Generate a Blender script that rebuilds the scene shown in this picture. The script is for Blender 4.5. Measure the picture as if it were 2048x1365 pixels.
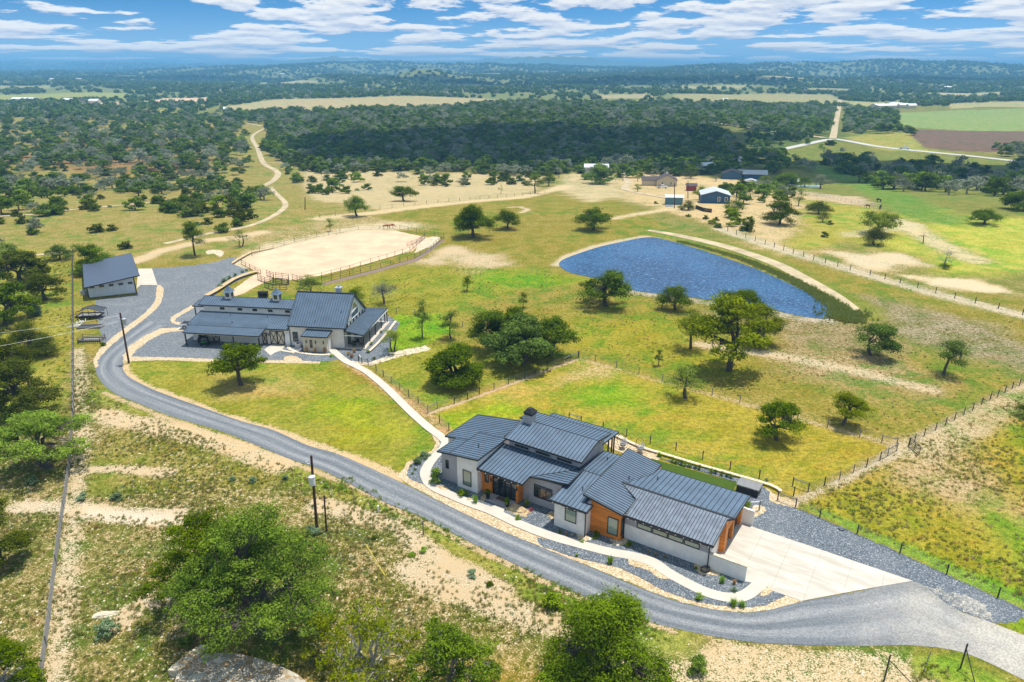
import bpy, bmesh, math, random
import numpy as np
from mathutils import Vector, Matrix
from mathutils.geometry import tessellate_polygon

# ------------------------------------------------------------------ camera, sky, sun, exposure
S = 1.15                       # everything below is laid out in survey units, scaled to metres at the end
F = 1420.0; PITCH = math.atan(552/1420.0); H = 42.0
CP, SP = math.cos(PITCH), math.sin(PITCH)
scn = bpy.context.scene
for o in list(bpy.data.objects): bpy.data.objects.remove(o)
cam_d = bpy.data.cameras.new('camera'); cam = bpy.data.objects.new('camera', cam_d)
scn.collection.objects.link(cam); scn.camera = cam
cam_d.sensor_width = 36; cam_d.lens = F/2048*36; cam_d.clip_start = 1; cam_d.clip_end = 60000
cam.location = (0, 0, H*S); cam.rotation_euler = (math.pi/2-PITCH, 0, 0)

SUNV = Vector((0.20, 0.14, 1.0)).normalized()     # towards the sun
SUN_EL = math.asin(SUNV.z); SUN_AZ = math.atan2(SUNV.x, SUNV.y)
sd = bpy.data.lights.new('sun', 'SUN'); sun = bpy.data.objects.new('sun', sd)
scn.collection.objects.link(sun)
sd.energy = 5.0; sd.angle = math.radians(0.55); sd.color = (1.0, 0.95, 0.87)
sun.rotation_euler = SUNV.to_track_quat('Z', 'Y').to_euler(); sun.location = (0, 0, 300)

scn.view_settings.view_transform = 'Standard'; scn.view_settings.look = 'None'
scn.view_settings.exposure = 0.14; scn.view_settings.gamma = 1.0
scn.view_settings.use_curve_mapping = False

class NT:
    """tiny node-tree helper"""
    def __init__(s, t): s.t = t; s.n = t.nodes; s.l = t.links
    def node(s, typ, **kw):
        n = s.n.new(typ)
        for k, v in kw.items():
            if k == 'ins':
                for kk, vv in v.items():
                    if isinstance(vv, bpy.types.NodeSocket): s.l.new(vv, n.inputs[kk])
                    else: n.inputs[kk].default_value = vv
            else: setattr(n, k, v)
        return n
    def math(s, op, a, b=0.0, c=0.0, clamp=False):
        return s.node('ShaderNodeMath', operation=op, use_clamp=clamp, ins={0: a, 1: b, 2: c}).outputs[0]
    def vm(s, op, a, b=(0, 0, 0)):
        return s.node('ShaderNodeVectorMath', operation=op, ins={0: a, 1: b}).outputs[0]
    def noise(s, vec, scale, detail=3.0, rough=0.5, dist=0.0):
        return s.node('ShaderNodeTexNoise', ins={'Vector': vec, 'Scale': scale, 'Detail': detail, 'Roughness': rough, 'Distortion': dist}).outputs[0]
    def mix(s, f, a, b, mode='MIX'):
        n = s.node('ShaderNodeMix', data_type='RGBA', blend_type=mode)
        for i, v in ((0, f), (6, a), (7, b)):
            if isinstance(v, bpy.types.NodeSocket): s.l.new(v, n.inputs[i])
            else: n.inputs[i].default_value = (tuple(v)+(1,) if i and len(v) == 3 else v)
        return n.outputs[2]
    def ramp(s, x, lo, hi, a=0.0, b=1.0):
        return s.node('ShaderNodeMapRange', interpolation_type='SMOOTHSTEP', ins={0: x, 1: lo, 2: hi, 3: a, 4: b}).outputs[0]
    def sep(s, v):
        return s.node('ShaderNodeSeparateXYZ', ins={0: v}).outputs
    def comb(s, x, y, z):
        return s.node('ShaderNodeCombineXYZ', ins={0: x, 1: y, 2: z}).outputs[0]

world = bpy.data.worlds.new('World'); scn.world = world; world.use_nodes = True
w = NT(world.node_tree)
for n in list(w.n): w.n.remove(n)
tc = w.node('ShaderNodeTexCoord').outputs['Generated']
d = w.sep(tc)
zc = w.math('MAXIMUM', d[2], 0.0)
lift = w.comb(d[0], d[1], w.math('ADD', w.math('MULTIPLY', zc, 3.0), 0.22))
sky = w.node('ShaderNodeTexSky', sky_type='NISHITA', sun_disc=False, sun_elevation=SUN_EL, sun_rotation=SUN_AZ,
             altitude=200, air_density=1.0, dust_density=0.3, ozone_density=1.5, ins={'Vector': lift})
skyc = w.mix(1.0, sky.outputs[0], (0.52, 1.08, 1.26), 'MULTIPLY')
skyc = w.mix(w.ramp(zc, 0.0, 0.075, 0.55, 0.0), skyc, (3.9, 5.6, 7.0))
def cloud_field(dz_off):
    e = w.math('ADD', zc, dz_off)
    k = w.math('DIVIDE', 1.0, w.math('ADD', e, 0.11))
    vx = w.math('MULTIPLY', d[0], 10.5)
    vy = w.math('MULTIPLY', w.math('MULTIPLY', d[1], k), 0.0)
    vz = w.math('MULTIPLY', w.math('LOGARITHM', w.math('ADD', e, 0.018), 2.718), 4.3)
    v = w.comb(vx, w.math('ADD', vy, w.math('MULTIPLY', d[0], 1.0)), vz)
    return w.noise(v, 1.15, 8.0, 0.56, 0.0)
n0 = cloud_field(0.0); n1 = cloud_field(0.0045)
thr = w.ramp(zc, 0.0, 0.05, 0.44, 0.472)
dens = w.ramp(w.math('SUBTRACT', n0, thr), -0.01, 0.05)
lit = w.math('MULTIPLY_ADD', w.math('SUBTRACT', n0, n1), 6.5, 0.52, clamp=True)
cloudc = w.mix(lit, (4.6, 5.3, 6.6), (7.7, 7.8, 7.9))
cov = w.math('MULTIPLY', dens, w.ramp(zc, -0.001, 0.012, 0.55, 0.97))
fin = w.mix(cov, skyc, cloudc)
bg = w.node('ShaderNodeBackground', ins={'Color': fin, 'Strength': 0.118})
wo = w.node('ShaderNodeOutputWorld', ins={'Surface': bg.outputs[0]})

# ------------------------------------------------------------------ survey: picture point -> ground point
def terrain(x, y):
    x = np.asarray(x, float); y = np.asarray(y, float)
    t = np.clip((y-195)/190., 0, 1); z = -14*t*t*(3-2*t)
    f = np.clip((y-420)/600., 0, 1)
    z = z + f*(2.5*np.sin(x*0.009+1.3)*np.cos(y*0.007)+1.8*np.sin(x*0.021+y*0.013))
    g = np.clip((y-1500)/1500., 0, 1)
    z = z + g*(11*np.sin(x*0.0021+0.6)*np.cos(y*0.0017+1)+9*np.sin(x*0.0056+y*0.003)*np.cos(y*.004)+4*np.sin(x*0.013-y*0.006)+6)
    for cx, cy, rx, ry, hh in HILLS:
        q = ((x-cx)/rx)**2+((y-cy)/ry)**2
        z = z + hh*np.exp(-q)*(1+0.10*np.sin(x*0.013+cx)*np.cos(y*0.01)+0.06*np.sin(x*0.031)) + 0
    return z
def hill(u, top, yb, half, depth, k=1.0):
    """hill whose crest shows at picture column u, row top, standing yb away"""
    x = (u-1024)/F*yb*CP*1.03
    hh = H - (top-130)/1630.*yb + 8
    return (x, yb, half/F*yb, depth, max(hh, 2)*k*1.1)
HILLS = [hill(860, 139, 2600, 62, 260), hill(700, 150, 2750, 70, 260, .9), hill(560, 141, 4300, 120, 500), hill(420, 137, 5000, 110, 500), hill(700, 133, 5200, 190, 600),
         hill(960, 134, 5000, 180, 600), hill(1180, 134, 5600, 160, 700), hill(1350, 140, 4200, 150, 600), hill(1560, 137, 4300, 170, 700), hill(1760, 136, 4400, 190, 700),
         hill(1960, 139, 4200, 220, 700), hill(2200, 140, 4200, 200, 700), hill(1830, 156, 2500, 160, 400, .7), hill(1560, 152, 2400, 120, 350, .6), hill(1300, 158, 2300, 140, 300, .6),
         hill(2100, 160, 2000, 120, 260, .7), hill(200, 128, 9500, 400, 1200), hill(700, 124, 10500, 160, 1000), hill(1080, 124, 10500, 180, 900), hill(1500, 128, 10500, 700, 1200),
         hill(-300, 129, 9000, 400, 1200), hill(2500, 132, 8000, 500, 1200)]

def px_dir(u, v):
    a = (u-1024)/F; b = -(v-682.5)/F
    return np.array([a, CP+b*SP, -SP+b*CP])
def U(u, v, z=0.0):
    dd = px_dir(u, v); t = (z-H)/dd[2]
    return np.array([dd[0]*t, dd[1]*t])
def G(u, v, up=0.0):
    """point of the terrain seen at picture point (u, v)"""
    dd = px_dir(u, v)
    if dd[2] > -0.02:
        t0 = 8000
    ts = np.geomspace(30, 13000, 500)
    zz = H+dd[2]*ts - terrain(dd[0]*ts, dd[1]*ts)
    k = np.argmax(zz < 0) if (zz < 0).any() else 499
    a, b = ts[max(k-1, 0)], ts[k]
    for _ in range(30):
        m = .5*(a+b)
        if H+dd[2]*m - float(terrain(dd[0]*m, dd[1]*m)) < 0: b = m
        else: a = m
    p = dd*b
    return Vector((p[0], p[1], float(terrain(p[0], p[1]))+up))
def proj(x, y, z):
    dz = z-H; zc_ = y*CP-dz*SP; yc = y*SP+dz*CP
    zc_ = np.where(np.abs(zc_) < 1e-3, 1e-3, zc_)
    return 1024+F*x/zc_, 682.5-F*yc/zc_

# ------------------------------------------------------------------ object helpers
COL = scn.collection
ROOT = []
def tag(o, label=None, cat=None, group=None, kind=None):
    if label: o['label'] = label
    if cat: o['category'] = cat
    if group: o['group'] = group
    if kind: o['kind'] = kind
    return o
def empty(name, loc, rz=0.0):
    o = bpy.data.objects.new(name, None); COL.objects.link(o)
    o.location = loc; o.rotation_euler = (0, 0, rz); o.empty_display_size = .5
    return o
def copy_tree(o, parent=None):
    c = o.copy(); COL.objects.link(c); c.parent = parent
    for ch in [x for x in bpy.data.objects if x.parent == o and x != c]: copy_tree(ch, c)
    return c
class MB:
    """collects polygons, then links them as ONE mesh object"""
    def __init__(s): s.v = []; s.f = []; s.m = []; s.uv = None
    def add(s, vs, fs, m=0):
        b = len(s.v); s.v += [tuple(map(float, p)) for p in vs]
        s.f += [tuple(b+i for i in f) for f in fs]; s.m += [m]*len(fs); return s
    def box(s, x0, x1, y0, y1, z0, z1, m=0):
        return s.add([(x0, y0, z0), (x1, y0, z0), (x1, y1, z0), (x0, y1, z0), (x0, y0, z1), (x1, y0, z1), (x1, y1, z1), (x0, y1, z1)],
                     [(0, 3, 2, 1), (4, 5, 6, 7), (0, 1, 5, 4), (1, 2, 6, 5), (2, 3, 7, 6), (3, 0, 4, 7)], m)
    def obox(s, p, q, wd, ht, m=0, up=(0, 0, 1)):
        """beam from p to q, width wd, height ht"""
        p = Vector(p); q = Vector(q); dd = (q-p).normalized(); up = Vector(up)
        if abs(dd.dot(up)) > .98: up = Vector((1, 0, 0))
        sx = dd.cross(up).normalized()*wd/2; sy = sx.cross(dd).normalized()*ht/2
        vs = [p-sx-sy, p+sx-sy, p+sx+sy, p-sx+sy, q-sx-sy, q+sx-sy, q+sx+sy, q-sx+sy]
        return s.add(vs, [(0, 3, 2, 1), (4, 5, 6, 7), (0, 1, 5, 4), (1, 2, 6, 5), (2, 3, 7, 6), (3, 0, 4, 7)], m)
    def tube(s, pts, rad, n=8, m=0, cap=True):
        pts = [Vector(p) for p in pts]
        if not hasattr(rad, '__len__'): rad = [rad]*len(pts)
        rings = []
        for i, p in enumerate(pts):
            t = (pts[min(i+1, len(pts)-1)]-pts[max(i-1, 0)]).normalized()
            a = t.cross(Vector((0.13, 0.21, 1)) if abs(t.z) < .9 else Vector((1, 0.1, 0))).normalized(); b = t.cross(a)
            rings.append([p+(a*math.cos(k*2*math.pi/n)+b*math.sin(k*2*math.pi/n))*rad[i] for k in range(n)])
        vs = [q for r in rings for q in r]; fs = []
        for i in range(len(pts)-1):
            for k in range(n):
                fs.append((i*n+k, i*n+(k+1) % n, (i+1)*n+(k+1) % n, (i+1)*n+k))
        if cap: fs.append(tuple(range(n))[::-1]); fs.append(tuple((len(pts)-1)*n+k for k in range(n)))
        return s.add(vs, fs, m)
    def prism(s, poly, z0, z1, m=0, tri=True):
        """poly: list of (x,y); z0,z1: number or per-vertex list"""
        n = len(poly)
        if not hasattr(z0, '__len__'): z0 = [z0]*n
        if not hasattr(z1, '__len__'): z1 = [z1]*n
        vs = [(p[0], p[1], z0[i]) for i, p in enumerate(poly)]+[(p[0], p[1], z1[i]) for i, p in enumerate(poly)]
        tr = tessellate_polygon([[Vector((p[0], p[1], 0)) for p in poly]])
        fs = []
        for t in tr:
            a, b, c = [Vector((poly[i][0], poly[i][1])) for i in t]
            ccw = (b-a).x*(c-a).y-(b-a).y*(c-a).x > 0
            t = t if ccw else t[::-1]
            fs.append(tuple(n+i for i in t)); fs.append(tuple(t[::-1]))
        ar = sum(poly[i][0]*poly[(i+1) % n][1]-poly[(i+1) % n][0]*poly[i][1] for i in range(n))
        for i in range(n):
            j = (i+1) % n
            fs.append((i, j, n+j, n+i) if ar > 0 else (j, i, n+i, n+j))
        return s.add(vs, fs, m)
    def build(s, name, mats, parent=None, smooth=False, xf=None):
        me = bpy.data.meshes.new(name); me.from_pydata(s.v, [], s.f)
        if not isinstance(mats, (list, tuple)): mats = [mats]
        for q in mats: me.materials.append(q)
        if len(mats) > 1: me.polygons.foreach_set('material_index', s.m)
        if s.uv is not None:
            l = me.uv_layers.new(name='UVMap'); l.data.foreach_set('uv', np.array([s.uv[i] for f in s.f for i in f], float).ravel())
        if smooth: me.polygons.foreach_set('use_smooth', [True]*len(s.f))
        if xf is not None: me.transform(xf)
        me.update()
        o = bpy.data.objects.new(name, me); COL.objects.link(o)
        if parent is not None: o.parent = parent
        return o
def np_mesh(name, V, Fq, mat, attrs=None, smooth=False):
    """V (n,3), Fq (m,k) index array"""
    me = bpy.data.meshes.new(name); k = Fq.shape[1]
    me.vertices.add(len(V)); me.vertices.foreach_set('co', V.astype(np.float32).ravel())
    me.loops.add(Fq.size); me.loops.foreach_set('vertex_index', Fq.astype(np.int32).ravel())
    me.polygons.add(len(Fq)); me.polygons.foreach_set('loop_start', np.arange(0, Fq.size, k, dtype=np.int32))
    if smooth: me.polygons.foreach_set('use_smooth', np.ones(len(Fq), bool))
    if attrs:
        for an, (typ, arr) in attrs.items():
            a = me.attributes.new(an, typ, 'POINT')
            if typ == 'FLOAT_COLOR': a.data.foreach_set('color', arr.astype(np.float32).ravel())
            else: a.data.foreach_set('value', arr.astype(np.float32).ravel())
    me.materials.append(mat); me.update(calc_edges=True); me.validate()
    return me
def link_mesh(name, me, parent=None):
    o = bpy.data.objects.new(name, me); COL.objects.link(o); o.parent = parent
    return o

# ------------------------------------------------------------------ materials
def new_mat(name):
    m = bpy.data.materials.new(name); m.use_nodes = True
    t = NT(m.node_tree); b = t.n['Principled BSDF']
    return m, t, b
def simple(name, col, rough=.6, metal=0.0, var=0.12, scale=2.0, bump=0.0, spec=.5, bscale=None):
    m, t, b = new_mat(name)
    co = t.node('ShaderNodeTexCoord').outputs['Object']
    n = t.noise(co, scale, 5, .6)
    c = t.mix(t.ramp(n, .3, .7), tuple(x*(1-var) for x in col), tuple(min(1, x*(1+var)) for x in col))
    t.l.new(c, b.inputs['Base Color']); b.inputs['Roughness'].default_value = rough; b.inputs['Metallic'].default_value = metal
    b.inputs['Specular IOR Level'].default_value = spec
    if bump:
        bn = t.node('ShaderNodeBump', ins={'Strength': bump, 'Distance': .03, 'Height': t.noise(co, bscale or scale*6, 4, .6)})
        t.l.new(bn.outputs[0], b.inputs['Normal'])
    return m
M = {}
M['roof'] = simple('standing seam roof', (.102, .150, .208), .42, 0.15, .12, .6)
M['roof_worn'] = simple('sun-worn metal roof', (.13, .165, .21), .5, 0.1, .22, 1.1)
M['roof_dark'] = simple('dark roof trim', (.022, .026, .03), .45, .2)
M['shingle'] = simple('dark shingle roof', (.060, .075, .105), .85, 0, .2, 9, .3)
M['concrete'] = simple('concrete', (.52, .47, .39), .85, 0, .07, .5, .1)
M['stone_block'] = simple('pale limestone', (.58, .50, .37), .9, 0, .22, 2.5, .6)
M['stone_warm'] = simple('warm sandstone', (.50, .36, .19), .9, 0, .35, 3, .7)
M['cream'] = simple('cream stucco', (.62, .56, .43), .85, 0, .05)
M['black'] = simple('black metal', (.018, .018, .02), .45, .1)
M['frame'] = simple('dark bronze frame', (.025, .025, .028), .4, .2)
M['post_wood'] = simple('dark fence wood', (.05, .045, .04), .85, 0, .3, 8)
M['post_grey'] = simple('weathered grey wood', (.22, .21, .20), .85, 0, .3, 8)
M['pole_wood'] = simple('brown pole wood', (.075, .035, .022), .85, 0, .35, 6)
M['rail'] = simple('pipe rail', (.06, .055, .05), .6, .2)
M['bark'] = simple('oak bark', (.085, .07, .058), .95, 0, .35, 6, .6)
M['bark_pale'] = simple('pale bark', (.27, .25, .22), .95, 0, .3, 6, .5)
M['white_metal'] = simple('white painted metal', (.78, .78, .77), .4, 0, .04)
M['galv'] = simple('galvanised grey metal', (.45, .47, .50), .45, .4, .1)
M['car_white'] = simple('white car paint', (.75, .76, .77), .25, 0, .02, 1, 0, .6)
M['tyre'] = simple('tyre rubber', (.02, .02, .02), .85)
M['red'] = simple('red paint', (.30, .04, .03), .7)
M['navy'] = simple('navy siding', (.045, .11, .20), .7, 0, .1)
M['teal_siding'] = simple('teal siding', (.10, .22, .27), .7, 0, .1)
M['grey_roof'] = simple('pale metal roof', (.52, .55, .56), .5, .2)
M['beige'] = simple('beige siding', (.55, .47, .33), .8)
M['brown_roof'] = simple('brown shingle', (.07, .055, .055), .85)
M['yellow'] = simple('yellow plastic', (.60, .48, .08), .5)
M['blue_tarp'] = simple('blue tarp', (.05, .25, .55), .6)
M['spa_cover'] = simple('grey vinyl cover', (.20, .20, .20), .8)
M['pink_pad'] = simple('pinkish concrete', (.40, .34, .33), .85)
M['doormat'] = simple('brown doormat', (.12, .06, .03), .95)
M['red_leaf'] = simple('red leaves', (.30, .03, .05), .7)
M['pot'] = simple('black pot', (.015, .015, .015), .5)
M['shade_cloth'] = simple('dark shade cloth', (.045, .055, .07), .9)
M['green_paint'] = simple('green plastic', (.05, .40, .08), .5)
M['cloud'] = simple('cloud vapour', (.85, .85, .86), 1.0)

def mat_glass(name, col):
    m, t, b = new_mat(name)
    b.inputs['Base Color'].default_value = (*col, 1); b.inputs['Roughness'].default_value = .06
    b.inputs['Specular IOR Level'].default_value = 1.0; b.inputs['Coat Weight'].default_value = .6; b.inputs['Coat Roughness'].default_value = .03
    return m
M['glass'] = mat_glass('window glass', (.055, .10, .10)); M['glass_dark'] = mat_glass('dark glass', (.02, .03, .035))
M['glass_pale'] = mat_glass('glass with painted reflection', (.20, .27, .20))  # reflection of the ground painted in as a pale green base colour

def mat_boards(name, col, pitch, axis='H', dark=.75, strength=.25, rough=.7, brick=False):
    """board / brick wall with real relief lines; H = vertical battens, V = horizontal planks"""
    m, t, b = new_mat(name)
    co = t.node('ShaderNodeTexCoord').outputs['Object']; s = t.sep(co)
    c = s[2] if axis == 'V' else t.math('ADD', s[0], s[1])
    fr = t.math('FRACT', t.math('DIVIDE', c, pitch))
    line = t.ramp(t.math('ABSOLUTE', t.math('SUBTRACT', fr, .5)), .40, .48)
    if brick:
        row = t.math('FLOOR', t.math('DIVIDE', s[2], pitch))
        c2 = t.math('ADD', t.math('DIVIDE', t.math('ADD', s[0], s[1]), pitch*3), t.math('MULTIPLY', row, .5))
        l2 = t.ramp(t.math('ABSOLUTE', t.math('SUBTRACT', t.math('FRACT', c2), .5)), .46, .49)
        line = t.math('MAXIMUM', line, l2)
    n = t.noise(co, 1.3, 5, .6)
    base = t.mix(t.ramp(n, .3, .7), tuple(x*.93 for x in col), tuple(min(1, x*1.06) for x in col))
    if not brick and axis == 'V':
        pl = t.math('FLOOR', t.math('DIVIDE', c, pitch))
        pn = t.noise(t.comb(t.math('MULTIPLY', s[0], .6), t.math('MULTIPLY', s[1], .6), t.math('MULTIPLY', pl, 3.7)), 1.0, 2)
        base = t.mix(t.ramp(pn, .35, .65), tuple(x*.82 for x in col), tuple(x*1.15 for x in col))
    cc = t.mix(t.math('MULTIPLY', line, strength), base, tuple(x*dark for x in col))
    t.l.new(cc, b.inputs['Base Color']); b.inputs['Roughness'].default_value = rough
    bn = t.node('ShaderNodeBump', ins={'Strength': .5, 'Distance': .02, 'Height': t.math('SUBTRACT', 1.0, line)})
    t.l.new(bn.outputs[0], b.inputs['Normal'])
    return m
M['white_brick'] = mat_boards('limewashed brick', (.84, .81, .76), .10, 'V', .7, .5, .8, True)
M['grey_board'] = mat_boards('grey board wall', (.40, .39, .40), .35, 'H', .7, .5)
M['orange_wood'] = mat_boards('orange cedar planks', (.72, .225, .022), .14, 'V', .4, .8, .55)
M['barn_board'] = mat_boards('cream board and batten', (.78, .74, .67), .32, 'H', .7, .6)
M['shed_board'] = mat_boards('white corrugated siding', (.80, .83, .86), .28, 'H', .55, .7)
M['cream_block'] = mat_boards('cream stone veneer', (.66, .58, .44), .16, 'V', .7, .5, .85, True)

def mat_gravel(name, c0, c1, c2, cell=9.0, patch=.15):
    m, t, b = new_mat(name)
    co = t.node('ShaderNodeTexCoord').outputs['Object']
    v = t.node('ShaderNodeTexVoronoi', feature='F1', ins={'Vector': co, 'Scale': cell})
    r = t.sep(v.outputs['Color'])
    c = t.mix(t.ramp(r[0], .2, .85), c0, c1)
    c = t.mix(t.ramp(r[1], .86, .95), c, c2)
    n = t.noise(co, .25, 4, .6)
    c = t.mix(t.math('MULTIPLY', t.ramp(n, .45, .75), patch), c, c2)
    t.l.new(c, b.inputs['Base Color']); b.inputs['Roughness'].default_value = .9
    bn = t.node('ShaderNodeBump', ins={'Strength': .8, 'Distance': .05, 'Height': v.outputs['Distance']})
    t.l.new(bn.outputs[0], b.inputs['Normal'])
    return m
M['gravel'] = mat_gravel('dark blue gravel', (.060, .078, .095), (.15, .172, .195), (.36, .37, .37), 11)
M['gravel_lot'] = mat_gravel('crushed grey gravel', (.095, .110, .125), (.155, .172, .185), (.30, .30, .30), 8, .25)
M['river_rock'] = mat_gravel('tan river rock', (.36, .25, .13), (.60, .47, .29), (.72, .62, .46), 9)
M['rubble'] = mat_gravel('pale rubble', (.40, .32, .20), (.60, .50, .34), (.70, .62, .48), 4)
M['sand'] = simple('arena sand', (.60, .42, .275), .95, 0, .13, .16, .2, .2, 2)
M['dirt_road'] = simple('pale caliche track', (.44, .355, .22), .95, 0, .22, .2, .2, .2, 1.5)
M['paved'] = simple('pale chip seal road', (.46, .44, .40), .9, 0, .08, .3)

def mat_asphalt():
    m, t, b = new_mat('chip seal drive')
    uv = t.node('ShaderNodeTexCoord').outputs['UV']; co = t.node('ShaderNodeTexCoord').outputs['Object']; s = t.sep(uv)
    streak = t.noise(t.comb(t.math('MULTIPLY', s[0], 5.0), t.math('MULTIPLY', s[1], .035), 0.0), 1.0, 5, .65)
    ctr = t.math('ABSOLUTE', t.math('SUBTRACT', s[0], .5))
    track = t.math('SUBTRACT', 1.0, t.math('MULTIPLY', t.math('ABSOLUTE', t.math('SUBTRACT', ctr, .22)), 6.0), clamp=True)
    f = t.math('ADD', t.math('MULTIPLY', track, .45), t.ramp(streak, .35, .72, 0, .75), clamp=True)
    edge = t.ramp(ctr, .42, .5)
    c = t.mix(f, (.105, .120, .135), (.245, .252, .255)); c = t.mix(t.math('MULTIPLY', edge, .5), c, (.10, .115, .13))
    dust = t.ramp(t.math('ADD', s[1], t.math('MULTIPLY', t.noise(co, .3, 3), 14.0)), 128, 150)
    c = t.mix(t.math('MULTIPLY', dust, .8), c, (.50, .45, .36))
    gs = t.sep(t.node('ShaderNodeTexVoronoi', ins={'Vector': co, 'Scale': 9.0}).outputs['Color'])[0]; g = t.comb(gs, gs, gs)
    c = t.mix(.25, c, t.mix(1.0, c, g, 'OVERLAY'))
    t.l.new(c, b.inputs['Base Color']); b.inputs['Roughness'].default_value = .85
    return m
M['asphalt'] = mat_asphalt()

def mat_concrete_slab():
    m, t, b = new_mat('driveway concrete')
    co = t.node('ShaderNodeTexCoord').outputs['Object']
    s = t.sep(t.node('ShaderNodeMapping', ins={0: co, 2: (0, 0, math.radians(33))}).outputs[0])
    ln = None
    for k, off in ((0, .2), (1, 1.2)):
        fr = t.math('FRACT', t.math('DIVIDE', t.math('ADD', s[k], off), 3.05))
        l = t.ramp(t.math('ABSOLUTE', t.math('SUBTRACT', fr, .5)), .488, .496)
        ln = l if ln is None else t.math('MAXIMUM', ln, l)
    n = t.noise(t.vm('MULTIPLY', t.comb(s[0], s[1], s[2]), (.25, 1.2, 1)), .9, 6, .65)
    c = t.mix(t.ramp(n, .35, .7), (.43, .39, .32), (.58, .53, .45))
    c = t.mix(t.math('MULTIPLY', ln, .5), c, (.22, .20, .16))
    t.l.new(c, b.inputs['Base Color']); b.inputs['Roughness'].default_value = .8
    return m
M['slab'] = mat_concrete_slab()

def mat_flag():
    m, t, b = new_mat('flagstone')
    co = t.node('ShaderNodeTexCoord').outputs['Object']
    v = t.node('ShaderNodeTexVoronoi', feature='F1', ins={'Vector': co, 'Scale': 1.6})
    e = t.node('ShaderNodeTexVoronoi', feature='DISTANCE_TO_EDGE', ins={'Vector': co, 'Scale': 1.6}).outputs['Distance']
    r = t.sep(v.outputs['Color'])
    c = t.mix(r[0], (.30, .20, .09), (.26, .24, .19)); c = t.mix(t.ramp(r[1], .6, .9), c, (.42, .38, .29))
    c = t.mix(t.ramp(e, .03, .05), (.55, .48, .36), c)
    t.l.new(c, b.inputs['Base Color']); b.inputs['Roughness'].default_value = .8
    bn = t.node('ShaderNodeBump', ins={'Strength': .8, 'Distance': .05, 'Height': t.ramp(e, 0, .08)})
    t.l.new(bn.outputs[0], b.inputs['Normal'])
    return m
M['flag'] = mat_flag()

def mat_water():
    m, t, b = new_mat('pond water')
    co = t.node('ShaderNodeTexCoord').outputs['Object']
    q = t.node('ShaderNodeMapping', ins={0: co, 2: (0, 0, .35), 3: (1.0, 1.9, 1)}).outputs[0]
    n = t.noise(q, 1.3, 8, .68, .8); big = t.noise(co, .045, 4, .6)
    c = t.mix(t.ramp(big, .35, .65), (.008, .046, .125), (.020, .088, .205))
    c = t.mix(t.ramp(n, .50, .66, 0, .8), c, (.15, .29, .45))  # pale sparkle on the ripples painted into the water colour
    t.l.new(c, b.inputs['Base Color']); b.inputs['Roughness'].default_value = .22; b.inputs['Specular IOR Level'].default_value = .4
    bn = t.node('ShaderNodeBump', ins={'Strength': .7, 'Distance': .3, 'Height': n})
    t.l.new(bn.outputs[0], b.inputs['Normal'])
    return m
M['water'] = mat_water()

def mat_leaf(name, c0, c1, trans=.36):
    m, t, b = new_mat(name)
    a = t.node('ShaderNodeAttribute', attribute_name='leaf').outputs['Fac']
    rnd = t.node('ShaderNodeObjectInfo').outputs['Random']
    c = t.mix(a, c0, c1)
    hsv = t.node('ShaderNodeHueSaturation', ins={'Color': c, 'Hue': t.math('MULTIPLY_ADD', rnd, .014, .488), 'Value': t.math('MULTIPLY_ADD', rnd, .5, .8), 'Saturation': t.math('MULTIPLY_ADD', rnd, -.25, 1.12)}).outputs[0]
    df = t.node('ShaderNodeBsdfDiffuse', ins={'Color': hsv}); tr = t.node('ShaderNodeBsdfTranslucent', ins={'Color': hsv})
    mx = t.node('ShaderNodeMixShader', ins={0: trans, 1: df.outputs[0], 2: tr.outputs[0]})
    t.l.new(mx.outputs[0], t.n['Material Output'].inputs[0]); t.n.remove(b)
    return m
L = {'oak': mat_leaf('oak leaves', (.038, .085, .003), (.215, .325, .012)),
     'dark': mat_leaf('dark oak leaves', (.022, .058, .003), (.165, .250, .012)),
     'juniper': mat_leaf('juniper leaves', (.030, .055, .005), (.150, .180, .014)),
     'bright': mat_leaf('bright green leaves', (.09, .165, .002), (.27, .39, .006)),
     'grey': mat_leaf('grey green leaves', (.14, .175, .10), (.34, .37, .25)),
     'pale': mat_leaf('pale green leaves', (.09, .14, .006), (.31, .38, .03)),
     'sage': mat_leaf('sage leaves', (.12, .20, .09), (.26, .36, .19)),
     'grass': mat_leaf('grass blades', (.15, .17, .03), (.34, .32, .10), .3),
     'lime': mat_leaf('lime grass blades', (.16, .30, .02), (.30, .46, .05), .3),
     'straw': mat_leaf('straw grass', (.40, .26, .10), (.55, .38, .18), .2),
     'reed': mat_leaf('reeds', (.15, .20, .03), (.36, .40, .10), .35)}

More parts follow.
